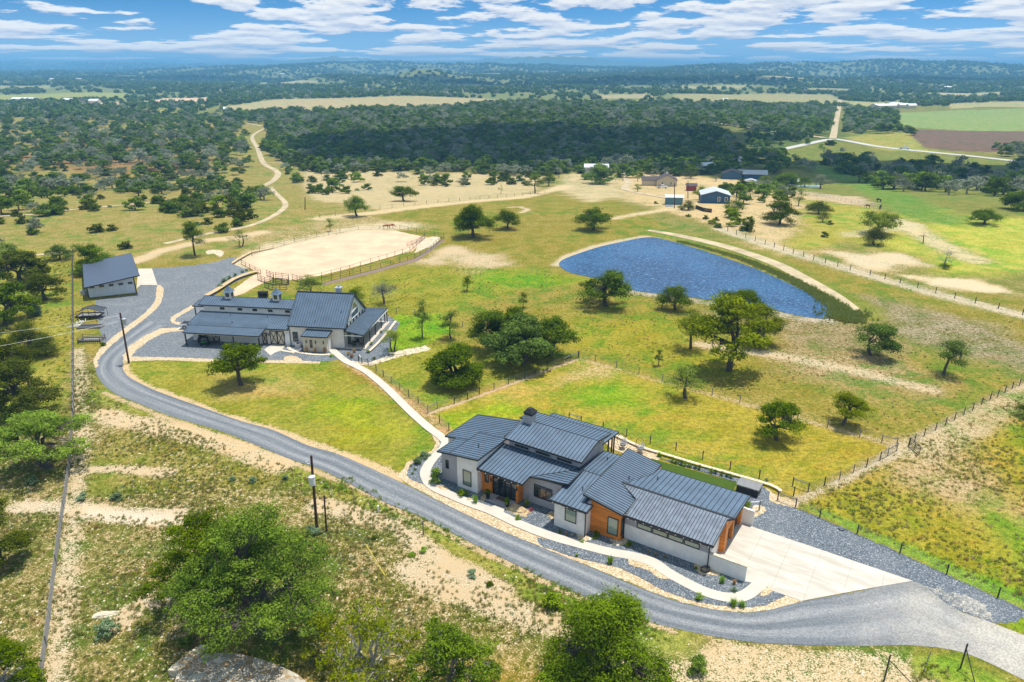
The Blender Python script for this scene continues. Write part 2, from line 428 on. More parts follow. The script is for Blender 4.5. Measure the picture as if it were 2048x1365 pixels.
def mat_ground():
    m, t, b = new_mat('ground cover')
    geo = t.node('ShaderNodeNewGeometry').outputs['Position']
    gc = t.node('ShaderNodeAttribute', attribute_name='grass').outputs['Color']
    sc = t.node('ShaderNodeAttribute', attribute_name='soil').outputs['Color']
    cv = t.node('ShaderNodeAttribute', attribute_name='cover').outputs['Fac']
    mw = t.node('ShaderNodeAttribute', attribute_name='mow').outputs['Fac']
    n1 = t.noise(geo, 1.5, 7, .75); n2 = t.noise(geo, .22, 5, .6, .4); n3 = t.noise(geo, .035, 4, .55, .5)
    nf = t.noise(geo, 6.0, 4, .7)
    mixn = t.math('ADD', t.math('ADD', t.math('MULTIPLY', n1, .42), t.math('MULTIPLY', nf, .30)), t.math('ADD', t.math('MULTIPLY', n2, .18), t.math('MULTIPLY', n3, .10)))
    # coverage: grass where the noise stays under the wanted share
    th = t.math('MULTIPLY_ADD', cv, .42, .29)
    f = t.ramp(t.math('SUBTRACT', th, mixn), -.035, .035)
    dry = t.mix(1.0, gc, (1.20, .98, .88), 'MULTIPLY'); lush = t.mix(1.0, gc, (.72, 1.0, .7), 'MULTIPLY')
    g = t.mix(t.ramp(n3, .38, .62), lush, dry)
    g = t.mix(t.ramp(n2, .38, .60), t.mix(1.0, g, (.80, .88, .75), 'MULTIPLY'), t.mix(1.0, gc, (1.26, 1.05, 1.25), 'MULTIPLY'))
    sn = t.noise(t.vm('MULTIPLY', geo, (.10, .34, 1)), 1.0, 5, .65, .6)
    g = t.mix(t.math('MULTIPLY', t.ramp(sn, .50, .68), .55), g, t.mix(1.0, gc, (1.30, .84, .85), 'MULTIPLY'))
    g = t.mix(t.ramp(n1, .36, .64), t.mix(1.0, g, (.62, .68, .62), 'MULTIPLY'), t.mix(1.0, g, (1.28, 1.22, 1.25), 'MULTIPLY'))
    g = t.mix(t.ramp(nf, .36, .66), t.mix(1.0, g, (.72, .76, .72), 'MULTIPLY'), t.mix(1.0, g, (1.22, 1.18, 1.2), 'MULTIPLY'))
    s2 = t.sep(t.node('ShaderNodeMapping', ins={0: geo, 2: (0, 0, math.radians(38))}).outputs[0])
    st = t.math('MULTIPLY', t.math('SINE', t.math('MULTIPLY', s2[0], 3.3)), t.math('MULTIPLY', mw, .05))
    g = t.mix(1.0, g, t.comb(t.math('ADD', 1.0, st), t.math('ADD', 1.0, st), 1.0), 'MULTIPLY')
    so = t.mix(t.ramp(nf, .35, .7), t.mix(1.0, sc, (.62, .60, .55), 'MULTIPLY'), t.mix(1.0, sc, (1.16, 1.16, 1.18), 'MULTIPLY'))
    so = t.mix(t.ramp(n2, .4, .7), so, t.mix(1.0, sc, (.86, .80, .70), 'MULTIPLY'))
    c = t.mix(f, so, g)
    t.l.new(c, b.inputs['Base Color']); b.inputs['Roughness'].default_value = 1.0; b.inputs['Specular IOR Level'].default_value = .1
    bn = t.node('ShaderNodeBump', ins={'Strength': .55, 'Distance': .25, 'Height': n1})
    t.l.new(bn.outputs[0], b.inputs['Normal'])
    return m
M['ground'] = mat_ground()
M['turf'] = simple('artificial turf', (.055, .095, .012), 1.0, 0, .12, 6, .4, .1)

# ------------------------------------------------------------------ ground sheet
def wpoly(pts):
    return np.array([G(*p)[:2] for p in pts])
def inpoly(X, Y, P):
    c = np.zeros(X.shape, bool); n = len(P)
    for i in range(n):
        x0, y0 = P[i]; x1, y1 = P[(i+1) % n]
        if y0 == y1: continue
        c ^= ((y0 > Y) != (y1 > Y)) & (X < (x1-x0)*(Y-y0)/(y1-y0)+x0)
    return c
def dist_line(X, Y, P, closed=False):
    dmin = np.full(X.shape, 1e9); n = len(P)
    for i in range(n if closed else n-1):
        a = P[i]; b = P[(i+1) % n]; dx, dy = b-a; L2 = dx*dx+dy*dy+1e-9
        t = np.clip(((X-a[0])*dx+(Y-a[1])*dy)/L2, 0, 1)
        dmin = np.minimum(dmin, np.hypot(X-a[0]-t*dx, Y-a[1]-t*dy))
    return dmin
def wob(X, Y, k=1.0):
    return (np.sin(X*.9*k+Y*.31*k)+np.sin(Y*1.13*k-X*.47*k+2)+.6*np.sin(X*2.3*k+1)*np.sin(Y*2.1*k))/2.6

LAWN = (.210, .232, .026); LUSH = (.15, .25, .012); DRYG = (.28, .225, .045); OLIVE = (.155, .155, .028)
TAN = (.50, .37, .185); PALE = (.56, .44, .28); ORNG = (.36, .23, .09)
PAST = (.200, .196, .028)
# polygons (picture points), feather m, grass, soil, cover, mow
ZONES = [
 ([(-900, 216), (2900, 216), (3500, 700), (-1500, 700)], 3, (.17, .19, .04), TAN, .70, 0),
 ([(-600, 500), (200, 490), (240, 700), (200, 1500), (-800, 1500)], 2, (.21, .22, .035), TAN, .72, 0),
 ([(150, 460), (700, 430), (1150, 360), (1330, 460), (1800, 560), (2300, 640), (2400, 900), (1600, 1000), (700, 900), (150, 800)], 4, PAST, (.46, .37, .21), .72, 0),
 # scrub hillside, left
 ([(-700, 232), (300, 225), (560, 240), (640, 345), (900, 400), (700, 445), (520, 500), (262, 530), (150, 508), (-300, 505)], 5, (.225, .215, .05), (.46, .36, .18), .66, 0),
 ([(0, 300), (240, 262), (420, 300), (430, 345), (200, 350), (0, 330)], 12, (.22, .17, .05), (.36, .16, .09), .62, 0),
 ([(600, 330), (830, 345), (1090, 350), (1060, 395), (760, 420), (620, 400)], 4, (.27, .23, .07), (.53, .43, .24), .42, 0),
 # wood floor
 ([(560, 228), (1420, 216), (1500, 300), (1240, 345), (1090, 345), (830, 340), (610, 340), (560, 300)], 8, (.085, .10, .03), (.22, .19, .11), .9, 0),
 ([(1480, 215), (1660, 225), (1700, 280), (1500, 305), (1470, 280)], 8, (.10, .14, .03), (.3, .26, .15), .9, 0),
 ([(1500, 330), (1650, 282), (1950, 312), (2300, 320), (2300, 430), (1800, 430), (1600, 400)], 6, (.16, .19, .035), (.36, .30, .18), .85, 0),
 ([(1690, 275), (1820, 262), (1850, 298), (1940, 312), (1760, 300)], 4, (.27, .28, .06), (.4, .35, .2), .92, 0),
 # house plots
 ([(1235, 352), (1290, 345), (1480, 360), (1620, 385), (1700, 410), (1660, 440), (1560, 470), (1470, 462), (1360, 430), (1240, 400)], 4, (.25, .22, .06), (.60, .45, .24), .42, 0),
 ([(1130, 345), (1240, 350), (1260, 395), (1180, 405), (1100, 380)], 5, (.26, .24, .06), (.58, .47, .28), .45, 0),
 ([(1480, 430), (1640, 430), (1700, 470), (1600, 512), (1500, 500)], 5, (.27, .24, .06), (.60, .46, .26), .46, 0),
 ([(1600, 385), (1740, 395), (1760, 425), (1640, 420)], 4, (.25, .2, .08), (.58, .45, .28), .45, 0),
 ([(1770, 430), (2200, 440), (2400, 560), (1900, 540), (1740, 480)], 8, (.32, .36, .05), (.52, .46, .28), .86, 0),
 ([(1620, 400), (1760, 420), (1760, 470), (1560, 505), (1600, 470)], 6, (.27, .29, .045), (.5, .42, .24), .8, 0),
 ([(1660, 505), (1800, 505), (1860, 530), (1730, 545)], 3, (.27, .24, .07), (.60, .50, .33), .35, 0),
 ([(1800, 550), (1960, 560), (2050, 590), (1900, 580)], 2, (.25, .26, .07), (.62, .52, .34), .3, 0),
 # pasture detail
 ([(800, 560), (960, 540), (1110, 548), (1180, 560), (1010, 580), (860, 610), (780, 600)], 4, LUSH, TAN, .93, 0),
 ([(905, 490), (1010, 515), (1020, 530), (930, 555), (850, 540), (830, 520)], 3, (.26, .24, .06), PALE, .42, 0),
 ([(640, 575), (900, 520), (1000, 590), (900, 640), (780, 640)], 5, (.20, .225, .022), (.48, .37, .19), .80, 0),
 ([(450, 480), (700, 430), (900, 455), (640, 476), (505, 500)], 3, (.24, .22, .06), (.56, .46, .28), .6, 0),
 ([(1560, 700), (1800, 700), (1900, 760), (1700, 790), (1560, 750)], 6, (.235, .20, .07), (.52, .42, .26), .6, 0),
 ([(1400, 620), (1740, 640), (1820, 700), (1600, 700)], 5, (.19, .17, .06), (.46, .38, .25), .62, 0),
 ([(1740, 600), (1860, 610), (2100, 690), (2200, 760), (1900, 720), (1760, 660)], 6, (.17, .17, .065), (.50, .43, .33), .62, 0),
 ([(1150, 640), (1300, 620), (1500, 760), (1300, 740), (1150, 690)], 5, (.215, .225, .018), TAN, .85, 0),
 # lawns
 ([(245, 724), (430, 722), (660, 722), (872, 866), (864, 900), (818, 935), (798, 952), (700, 918), (427, 826), (290, 772), (253, 748)], .8, LAWN, (.46, .36, .18), .84, 1),
 ([(712, 727), (790, 705), (850, 692), (1100, 690), (1156, 716), (860, 826)], .6, LAWN, (.5, .42, .22), .93, 1),
 ([(860, 828), (1156, 718), (1400, 780), (1793, 892), (1700, 950), (1600, 1002), (1520, 972), (1240, 885), (1100, 860), (900, 868)], .6, (.255, .25, .025), (.50, .38, .19), .80, 1),
 ([(770, 640), (800, 628), (880, 628), (905, 660), (850, 694), (742, 714)], .6, (.15, .27, .010), TAN, .98, 1),
 ([(1220, 765), (1300, 790), (1290, 820), (1220, 815), (1140, 795)], 3, (.16, .27, .012), TAN, .94, 0),
 ([(1000, 760), (1110, 780), (1060, 800), (960, 805)], 2, (.32, .28, .05), (.45, .30, .14), .8, 0),
 ([(880, 835), (1000, 800), (1040, 828), (900, 862)], 2, (.20, .30, .012), TAN, .96, 1),
 ([(1130, 725), (1210, 730), (1240, 750), (1120, 770)], 2, (.33, .28, .07), (.56, .45, .28), .6, 0),
 ([(430, 760), (560, 745), (600, 790), (470, 800)], 3, (.30, .27, .07), (.48, .38, .22), .78, 0),
 ([(640, 800), (740, 800), (800, 870), (700, 880)], 3, (.22, .28, .012), TAN, .96, 1),
 # right field
 ([(1600, 1004), (1800, 905), (2060, 778), (2500, 560), (3200, 900), (2600, 1500), (2048, 1215), (1893, 1140), (1714, 1060)], 1, (.25, .235, .020), (.56, .44, .26), .82, 0),
 ([(1830, 910), (1930, 900), (2048, 1000), (2060, 1060), (1850, 1010), (1780, 960)], 5, (.30, .25, .09), (.56, .45, .29), .60, 0),
 ([(1650, 1010), (1790, 960), (1850, 1050), (1800, 1090)], 4, (.22, .24, .02), TAN, .90, 0),
 ([(2000, 1040), (2150, 1060), (2200, 1180), (2040, 1170), (1960, 1120)], 3, (.18, .25, .015), TAN, .90, 0),
 ([(1598, 1012), (1618, 1008), (2060, 1190), (2300, 1280), (2260, 1310), (2048, 1220)], .5, (.15, .28, .02), TAN, .96, 1),
 # foreground scrub
 ([(146, 690), (196, 722), (200, 775), (342, 836), (513, 893), (700, 965), (942, 1090), (1147, 1188), (1348, 1262), (1604, 1296), (1826, 1296), (2048, 1368), (2400, 1600), (-400, 1600), (-600, 1100), (-200, 820), (100, 760)], 1.2, OLIVE, PALE, .60, 0),
 ([(-700, 480), (110, 500), (146, 700), (140, 850), (-200, 850)], 3, (.22, .23, .03), (.52, .43, .28), .72, 0),
 ([(240, 860), (520, 900), (600, 960), (420, 990), (170, 990), (160, 920)], 2, (.20, .20, .035), PALE, .68, 0),
 ([(400, 1300), (700, 1290), (1100, 1330), (1200, 1500), (300, 1500)], 2, (.22, .20, .03), (.55, .38, .22), .62, 0),
 ([(1220, 1262), (1604, 1298), (1800, 1300), (1900, 1380), (1850, 1500), (1250, 1600), (1150, 1400)], 1.0, (.19, .19, .05), (.60, .47, .29), .42, 0),
 ([(1800, 1305), (1920, 1318), (2048, 1385), (2000, 1420), (1840, 1350)], .8, (.20, .28, .03), PALE, .82, 0),
 ([(1990, 1246), (2060, 1225), (2300, 1300), (2150, 1310)], .5, (.22, .28, .02), PALE, .85, 0),
]
# strokes: points, width m, feather, grass, soil, cover
STROKES = [
 ([(1116, 530), (1135, 514), (1195, 493), (1243, 482), (1290, 473.6), (1330, 477)], .9, .8, DRYG, (.52, .45, .30), .35),
 ([(1250, 583), (1354, 597), (1417, 605), (1522, 621), (1608, 639), (1662, 643)], .8, .9, (.17, .17, .06), (.50, .45, .36), .5),
 ([(205, 790), (342, 850), (513, 905), (700, 985), (942, 1106), (1147, 1205), (1348, 1275)], 1.2, 1.0, (.21, .25, .04), PALE, .80),
 ([(205, 785), (342, 840), (513, 897), (700, 971), (942, 1093), (1147, 1192), (1348, 1264)], .12, .3, OLIVE, (.52, .38, .22), .3),
 ([(245, 724), (250, 750), (290, 774), (362, 800), (430, 828), (547, 862), (700, 916), (800, 955)], .5, .6, LAWN, (.62, .46, .27), .35),
 ([(205, 830), (300, 850), (420, 880), (560, 930)], 1.0, .8, OLIVE, (.60, .46, .28), .34),
 ([(150, 940), (230, 938), (340, 946)], .25, .6, OLIVE, PALE, .25),
 ([(40, 1015), (140, 1012), (240, 1030), (345, 1030)], .4, .9, OLIVE, (.60, .50, .36), .36),
 ([(140, 1020), (220, 1032), (350, 1045)], .25, .6, OLIVE, (.66, .56, .42), .2),
 ([(156, 700), (160, 800), (165, 880), (150, 1000), (140, 1090), (128, 1230), (110, 1400)], .3, .7, OLIVE, (.58, .47, .31), .42),
 ([(820, 1140), (900, 1175), (1000, 1215), (1110, 1250)], .5, 1.0, OLIVE, PALE, .30),
 ([(640, 1010), (800, 1050), (880, 1120), (1000, 1180)], .5, .8, OLIVE, PALE, .25),
 ([(240, 1240), (300, 1200), (360, 1190)], .6, .5, OLIVE, PALE, .15),
 ([(700, 730), (760, 712), (850, 694)], .4, .2, OLIVE, (.70, .62, .5), .05),
 ([(700, 725), (860, 833), (890, 862)], .5, .5, ORNG, (.55, .38, .2), .5),
 ([(862, 826), (960, 792), (1156, 718)], .12, .35, ORNG, (.54, .43, .28), .35),
 ([(1156, 717), (1300, 757), (1480, 806), (1793, 893)], .15, .6, DRYG, (.52, .43, .26), .5),
 ([(1590, 1004), (1700, 955), (1793, 905), (1830, 885), (1945, 825), (2060, 765), (2300, 660)], .25, .8, DRYG, (.50, .43, .32), .45),
 ([(1830, 900), (1900, 880), (2000, 820), (2080, 790)], 1.2, 1.5, (.27, .24, .08), (.55, .45, .29), .5),
 ([(1400, 690), (1560, 712), (1700, 740), (1860, 780)], .7, 1.0, (.24, .2, .08), (.58, .47, .3), .4),
 ([(1300, 462), (1449, 494), (1544, 526), (1608, 557), (1671, 592), (1719, 624)], 3.2, 1.5, (.16, .20, .03), TAN, .8),
 ([(1440, 458), (1540, 492), (1640, 522), (1740, 552), (1860, 585), (2048, 632), (2300, 690)], 1.2, 1.5, (.2, .22, .07), (.58, .5, .36), .4),
 ([(480, 530), (560, 495), (640, 480), (720, 460), (800, 452)], 3.0, 3.0, DRYG, (.62, .53, .36), .4),
 ([(640, 437), (760, 425), (900, 408), (1040, 396), (1130, 372)], 1.5, 2.5, DRYG, (.60, .48, .28), .3),
 ([(1230, 437), (1330, 420), (1400, 415)], 1.0, 1.5, DRYG, (.60, .5, .3), .4),
 ([(1018, 415), (1040, 414), (1056, 420), (1042, 426)], .4, .8, DRYG, (.58, .48, .32), .35),
 ([(265, 525), (330, 500), (420, 480), (480, 475), (520, 465)], 1.2, 1.5, DRYG, (.60, .46, .28), .3),
 ([(1700, 470), (1830, 450), (1880, 420)], 2, 2, (.3, .32, .05), (.55, .47, .3), .5),
 ([(1790, 440), (1880, 490), (1950, 520)], 2, 3, (.3, .28, .08), (.62, .52, .32), .4),
 ([(1630, 330), (1740, 370), (1830, 420), (1880, 440)], 5, 4, (.12, .22, .03), TAN, .95),
]
FIELDS = [  # far fields: flat colours of crop or soil
 ([(430, 216), (540, 201), (660, 197), (960, 197), (1130, 206), (1000, 212), (820, 214), (640, 222), (450, 222)], (.33, .30, .15)),
 ([(1348, 190), (1500, 188), (1660, 190), (1720, 204), (1500, 212), (1348, 204)], (.27, .27, .12)),
 ([(1790, 225), (2400, 226), (2400, 268), (1930, 262), (1812, 254), (1780, 238)], (.19, .27, .08)),
 ([(1828, 259), (1930, 262), (2400, 268), (2400, 318), (2030, 306), (1900, 302), (1850, 296), (1822, 272)], (.135, .10, .065)),
 ([(0, 190), (255, 187), (250, 200), (130, 202), (-300, 205), (-300, 190)], (.24, .28, .08)),
 ([(260, 205), (330, 197), (420, 195), (432, 200), (350, 206), (180, 214), (150, 208)], (.55, .42, .28)),
 ([(1600, 178), (1780, 176), (1800, 182), (1640, 186)], (.27, .28, .13)),
 ([(330, 220), (360, 216), (300, 228), (240, 240), (210, 236)], (.30, .30, .08)),
 ([(0, 172), (110, 171), (100, 177), (-200, 178)], (.25, .27, .12)),
 ([(1360, 173), (1500, 171), (1480, 177), (1370, 178)], (.30, .30, .14)), ([(900, 170), (1080, 168), (1060, 173), (930, 175)], (.27, .28, .13)),
 ([(1700, 203), (1800, 201), (1800, 211), (1700, 213)], (.28, .30, .12)), ([(1890, 208), (2200, 206), (2200, 217), (1900, 218)], (.30, .30, .13)),
 ([(1180, 190), (1300, 188), (1310, 196), (1200, 199)], (.31, .29, .15)), ([(1500, 158), (1620, 156), (1610, 160), (1510, 162)], (.32, .31, .16)),
 ([(520, 165), (640, 163), (620, 168), (530, 170)], (.30, .30, .15)), ([(1850, 187), (2000, 184), (2010, 192), (1880, 195)], (.33, .32, .17)),
]
def build_ground():
    ys = [-9000, -3000, -1000, -300, -60, 5]
    y = 22.0
    while y < 14500: ys.append(y); y *= 1.0073 if y < 900 else 1.011
    ys.append(30000.0)
    ys = np.array(ys); nc = 620
    a = np.linspace(-1, 1, nc)
    Yg, Ag = np.meshgrid(ys, a, indexing='ij')
    half = np.where(Yg < 5, 9000, np.maximum(Yg, 20)*1.02+26)
    half = np.where(Yg <= -60, 9000, half); half = np.where(np.abs(Yg-5) < 1, 60, half); half = np.where(Yg > 20000, 40000, half)
    X = (Ag*half).ravel(); Y = Yg.ravel()
    X = X + np.where(np.abs(Ag.ravel()) > .999, np.sign(Ag.ravel())*9000*(Y > 0), 0)
    Z = terrain(X, Y)
    Z = np.where(Y < 0, 0, Z)
    n = len(X)
    g = np.tile(np.array(PAST), (n, 1)); s = np.tile(np.array(TAN), (n, 1)); cv = np.full(n, .75); mw = np.zeros(n)
    far = np.clip((Y-900)/500., 0, 1)[:, None]
    g = g*(1-far)+np.array((.17, .21, .07))*far; s = s*(1-far)+np.array((.40, .35, .2))*far
    W = wob(X, Y, .35)
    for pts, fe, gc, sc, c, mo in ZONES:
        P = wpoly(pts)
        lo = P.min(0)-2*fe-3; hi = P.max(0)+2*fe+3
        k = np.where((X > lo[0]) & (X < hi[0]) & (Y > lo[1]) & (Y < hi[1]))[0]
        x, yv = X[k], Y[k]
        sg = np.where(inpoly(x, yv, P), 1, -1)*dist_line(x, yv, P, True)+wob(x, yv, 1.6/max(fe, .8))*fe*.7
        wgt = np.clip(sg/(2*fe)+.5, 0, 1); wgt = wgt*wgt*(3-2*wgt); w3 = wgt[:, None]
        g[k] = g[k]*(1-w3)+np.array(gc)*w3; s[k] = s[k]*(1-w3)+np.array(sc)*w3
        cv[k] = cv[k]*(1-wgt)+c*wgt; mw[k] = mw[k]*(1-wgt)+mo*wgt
    for pts, wd, fe, gc, sc, c in STROKES:
        P = wpoly(pts)
        lo = P.min(0)-2*fe-wd-3; hi = P.max(0)+2*fe+wd+3
        k = np.where((X > lo[0]) & (X < hi[0]) & (Y > lo[1]) & (Y < hi[1]))[0]
        x, yv = X[k], Y[k]
        dd = dist_line(x, yv, P)+wob(x, yv, 1.3)*.35*wd
        wgt = np.clip(1-(dd-wd)/(fe*1.6), 0, 1)*.92; w3 = wgt[:, None]
        g[k] = g[k]*(1-w3)+np.array(gc)*w3; s[k] = s[k]*(1-w3)+np.array(sc)*w3
        cv[k] = cv[k]*(1-wgt)+c*wgt; mw[k] *= (1-wgt)
    for pts, c in FIELDS:
        k = inpoly(X, Y, wpoly(pts)); g[k] = np.array(c)*1.1; s[k] = np.array(c)*1.25; cv[k] = .75; mw[k] = 0
    nr = len(ys); i = np.arange(nr-1)[:, None]*nc+np.arange(nc-1)[None, :]
    Fq = np.stack([i, i+1, i+nc+1, i+nc], -1).reshape(-1, 4)
    one = np.ones((n, 1))
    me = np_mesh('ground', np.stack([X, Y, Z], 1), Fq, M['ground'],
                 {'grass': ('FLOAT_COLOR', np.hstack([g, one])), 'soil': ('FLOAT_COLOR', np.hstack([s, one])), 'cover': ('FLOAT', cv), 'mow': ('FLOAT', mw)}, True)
    tag(link_mesh('ground', me), kind='structure')
build_ground()

# ------------------------------------------------------------------ sheets lying on the ground
def catmull(P, k=6, closed=True):
    P = [np.array(p, float) for p in P]; n = len(P); out = []
    rng = range(n) if closed else range(n-1)
    for i in rng:
        p0, p1, p2, p3 = (P[(i-1) % n], P[i], P[(i+1) % n], P[(i+2) % n]) if closed else (P[max(i-1, 0)], P[i], P[i+1], P[min(i+2, n-1)])
        for j in range(k):
            t = j/k
            out.append(.5*((2*p1)+(-p0+p2)*t+(2*p0-5*p1+4*p2-p3)*t*t+(-p0+3*p1-3*p2+p3)*t**3))
    if not closed: out.append(P[-1])
    return out
def sheet(name, pts, mat, z, smooth=True, rag=0.0, kind='structure', base=-.05, seed=1):
    P = [U(*p) for p in pts]
    if smooth: P = catmull(P, 5)
    if rag:
        r = random.Random(seed); Q = []
        for i in range(len(P)):
            a, b = P[i], P[(i+1) % len(P)]; L_ = np.hypot(*(b-a)); k = max(1, int(L_/.35))
            for j in range(k):
                q = a+(b-a)*j/k; Q.append(q+np.array([r.uniform(-rag, rag), r.uniform(-rag, rag)]))
        P = Q
    mb = MB().prism([tuple(p) for p in P], base, z)
    return tag(mb.build(name, mat), kind=kind)
def strip(name, Lp, Rp, mat, z, k=8, kind='structure'):
    """sheet between two matched edges, UV = across, metres along"""
    A = catmull([U(*p) for p in Lp], k, False); B = catmull([U(*p) for p in Rp], k, False)
    mb = MB(); mb.uv = []; s = 0; nu = 6
    for i, (a, b) in enumerate(zip(A, B)):
        if i: s += np.hypot(*((a+b)/2-(A[i-1]+B[i-1])/2))
        for j in range(nu+1):
            p = a+(b-a)*j/nu; mb.v.append((p[0], p[1], z)); mb.uv.append((j/nu, s))
    for i in range(len(A)-1):
        for j in range(nu):
            q = i*(nu+1)+j; mb.f.append((q, q+1, q+nu+2, q+nu+1)); mb.m.append(0)
    return tag(mb.build(name, mat), kind=kind)
def ribbon(name, pts, wd, mat, up=.12, k=10, kind='structure', closed=False, flat=None):
    """draped road of constant width"""
    P = catmull([np.array(G(*p)[:2]) for p in pts], k, closed); mb = MB(); mb.uv = []; s = 0
    if not hasattr(wd, '__len__'): wd = [wd]*len(P)
    else: wd = list(np.interp(np.linspace(0, 1, len(P)), np.linspace(0, 1, len(wd)), wd))
    for i, p in enumerate(P):
        t = P[min(i+1, len(P)-1)]-P[max(i-1, 0)]; t = t/(np.hypot(*t)+1e-9); nn = np.array([-t[1], t[0]])
        if i: s += np.hypot(*(p-P[i-1]))
        for j in range(5):
            q = p+nn*wd[i]*(j/4-.5); zz = flat if flat is not None else float(terrain(q[0], q[1]))+up
            mb.v.append((q[0], q[1], zz)); mb.uv.append((j/4, s))
    for i in range(len(P)-1):
        for j in range(4):
            q = i*5+j; mb.f.append((q+1, q, q+5, q+6)); mb.m.append(0)
    return tag(mb.build(name, mat), kind=kind)

# yard around the barn and the drive
sheet('gravel_yard', [(305, 537), (381, 532), (434, 524), (457, 516), (475, 515), (463, 527), (495, 540), (500, 548), (480, 560), (450, 575), (434, 582), (430, 600), (500, 600), (640, 605), (760, 622), (793, 642), (777, 660),
      (742, 705), (777, 713), (736, 726), (701, 723), (682, 719), (642, 724), (604, 722), (433, 721), (322, 717), (264, 717), (249, 722), (243, 735), (200, 740), (186, 722), (197, 700), (205, 690), (190, 600), (272, 590), (279, 572), (309, 571)],
      M['gravel_lot'], .006, False, .08)
sheet('rock_border', [(312, 590), (314, 572), (322, 572), (327, 585), (318, 612), (290, 638), (258, 662), (216, 698), (196, 722), (198, 732), (190, 735), (188, 718), (206, 692), (250, 656), (283, 632), (308, 606)], M['river_rock'], .03, True, .12, seed=3)
sheet('rock_border', [(402, 600), (404, 607), (352, 637), (350, 643), (369, 648), (366, 653), (345, 647), (340, 640), (344, 634)], M['river_rock'], .03, False, .10, seed=4)
sheet('rock_border', [(366, 656), (366, 662), (330, 666), (302, 679), (272, 702), (262, 714), (322, 715), (433, 719), (600, 722), (640, 724), (640, 728), (430, 725), (322, 721), (246, 724), (246, 712), (258, 694), (290, 672), (322, 657)], M['river_rock'], .03, False, .12, seed=5)
sheet('rock_patch', [(568, 718), (572, 713), (590, 713), (604, 720), (600, 725), (572, 724)], M['river_rock'], .05, True, .08)
sheet('rock_path', [(682, 718), (700, 722), (737, 726), (790, 708), (850, 694), (862, 697), (855, 702), (800, 714), (742, 732), (700, 730)], M['rubble'], .035, False, .12)
sheet('gravel_yard', [(505, 688), (570, 690), (640, 700), (672, 706), (684, 716), (640, 723), (604, 720), (590, 712), (574, 712), (560, 720), (545, 716), (548, 705)], M['gravel'], .018, False, .05)
sheet('gravel_yard', [(676, 702), (742, 705), (793, 642), (800, 646), (776, 700), (782, 712), (742, 726), (700, 722)], M['gravel'], .018, False, .05)
sheet('concrete_pad', [(277, 538), (304, 538), (315, 571), (281, 571), (273, 578)], M['concrete'], .05, False)
sheet('concrete_pad', [(366, 648), (380, 642), (420, 648), (400, 664), (352, 661)], M['concrete'], .05, False)
sheet('concrete_pad', [(547, 688), (573, 690), (562, 702), (550, 706), (541, 712), (528, 700)], M['concrete'], .05, False)
ribbon('stone_edging', [(563, 696), (575, 692), (580, 699), (600, 706), (630, 710), (655, 710), (668, 707)], .55, M['stone_block'], .07)
ribbon('stone_edging', [(560, 700), (570, 703), (590, 706)], .5, M['stone_block'], .068)
strip('drive', [(292, 640), (255, 668), (215, 700), (193, 728), (196, 755), (225, 785), (273, 806), (342, 833), (444, 864), (513, 891), (581, 919), (651, 944), (771, 1006), (839, 1033), (942, 1086), (1044, 1136), (1147, 1184), (1250, 1228), (1348, 1257), (1485, 1283), (1604, 1291), (1724, 1293), (1826, 1292), (1929, 1307), (2048, 1361), (2200, 1440)],
      [(335, 655), (290, 680), (262, 703), (245, 722), (252, 749), (290, 772), (330, 789), (395, 812), (480, 842), (547, 861), (615, 891), (684, 912), (812, 970), (880, 1004), (985, 1054), (1090, 1098), (1196, 1141), (1300, 1184), (1385, 1211), (1500, 1226), (1604, 1204), (1720, 1183), (1825, 1163), (1905, 1216), (1985, 1247), (2150, 1310)], M['asphalt'], .024)
sheet('gravel_yard', [(1478, 1040), (1500, 1010), (1516, 972), (1535, 983), (1543, 1004), (1588, 1015), (1639, 1036.5), (1714, 1068.6), (1800, 1106), (1893, 1149), (1995, 1196), (2048, 1220), (2050, 1232), (2032, 1245), (1985, 1247), (1901, 1216), (1825, 1164), (1500, 1056)], M['gravel'], .018, False, .12)
sheet('rock_patch', [(1858, 1176), (1905, 1185), (1960, 1205), (1985, 1230), (1975, 1242), (1930, 1225), (1890, 1200)], mat_gravel('pale gravel spill', (.13, .14, .14), (.30, .29, .26), (.52, .48, .40), 7, .5), .03, True, .35)
sheet('rock_patch', [(1533, 978), (1552, 990), (1592, 1005), (1594, 1016), (1560, 1010), (1540, 1002)], M['river_rock'], .03, True, .1)
sheet('rock_patch', [(1508, 1010), (1528, 1014), (1530, 1024), (1508, 1036), (1500, 1030)], M['river_rock'], .034, True, .08)
sheet('driveway', [(1418, 1112), (1449, 1080), (1470, 1035), (1508, 1056), (1600, 1086.5), (1825, 1163), (1715, 1182), (1604, 1203), (1536, 1180), (1505, 1167), (1490, 1164), (1414, 1138)], M['slab'], .055, False)
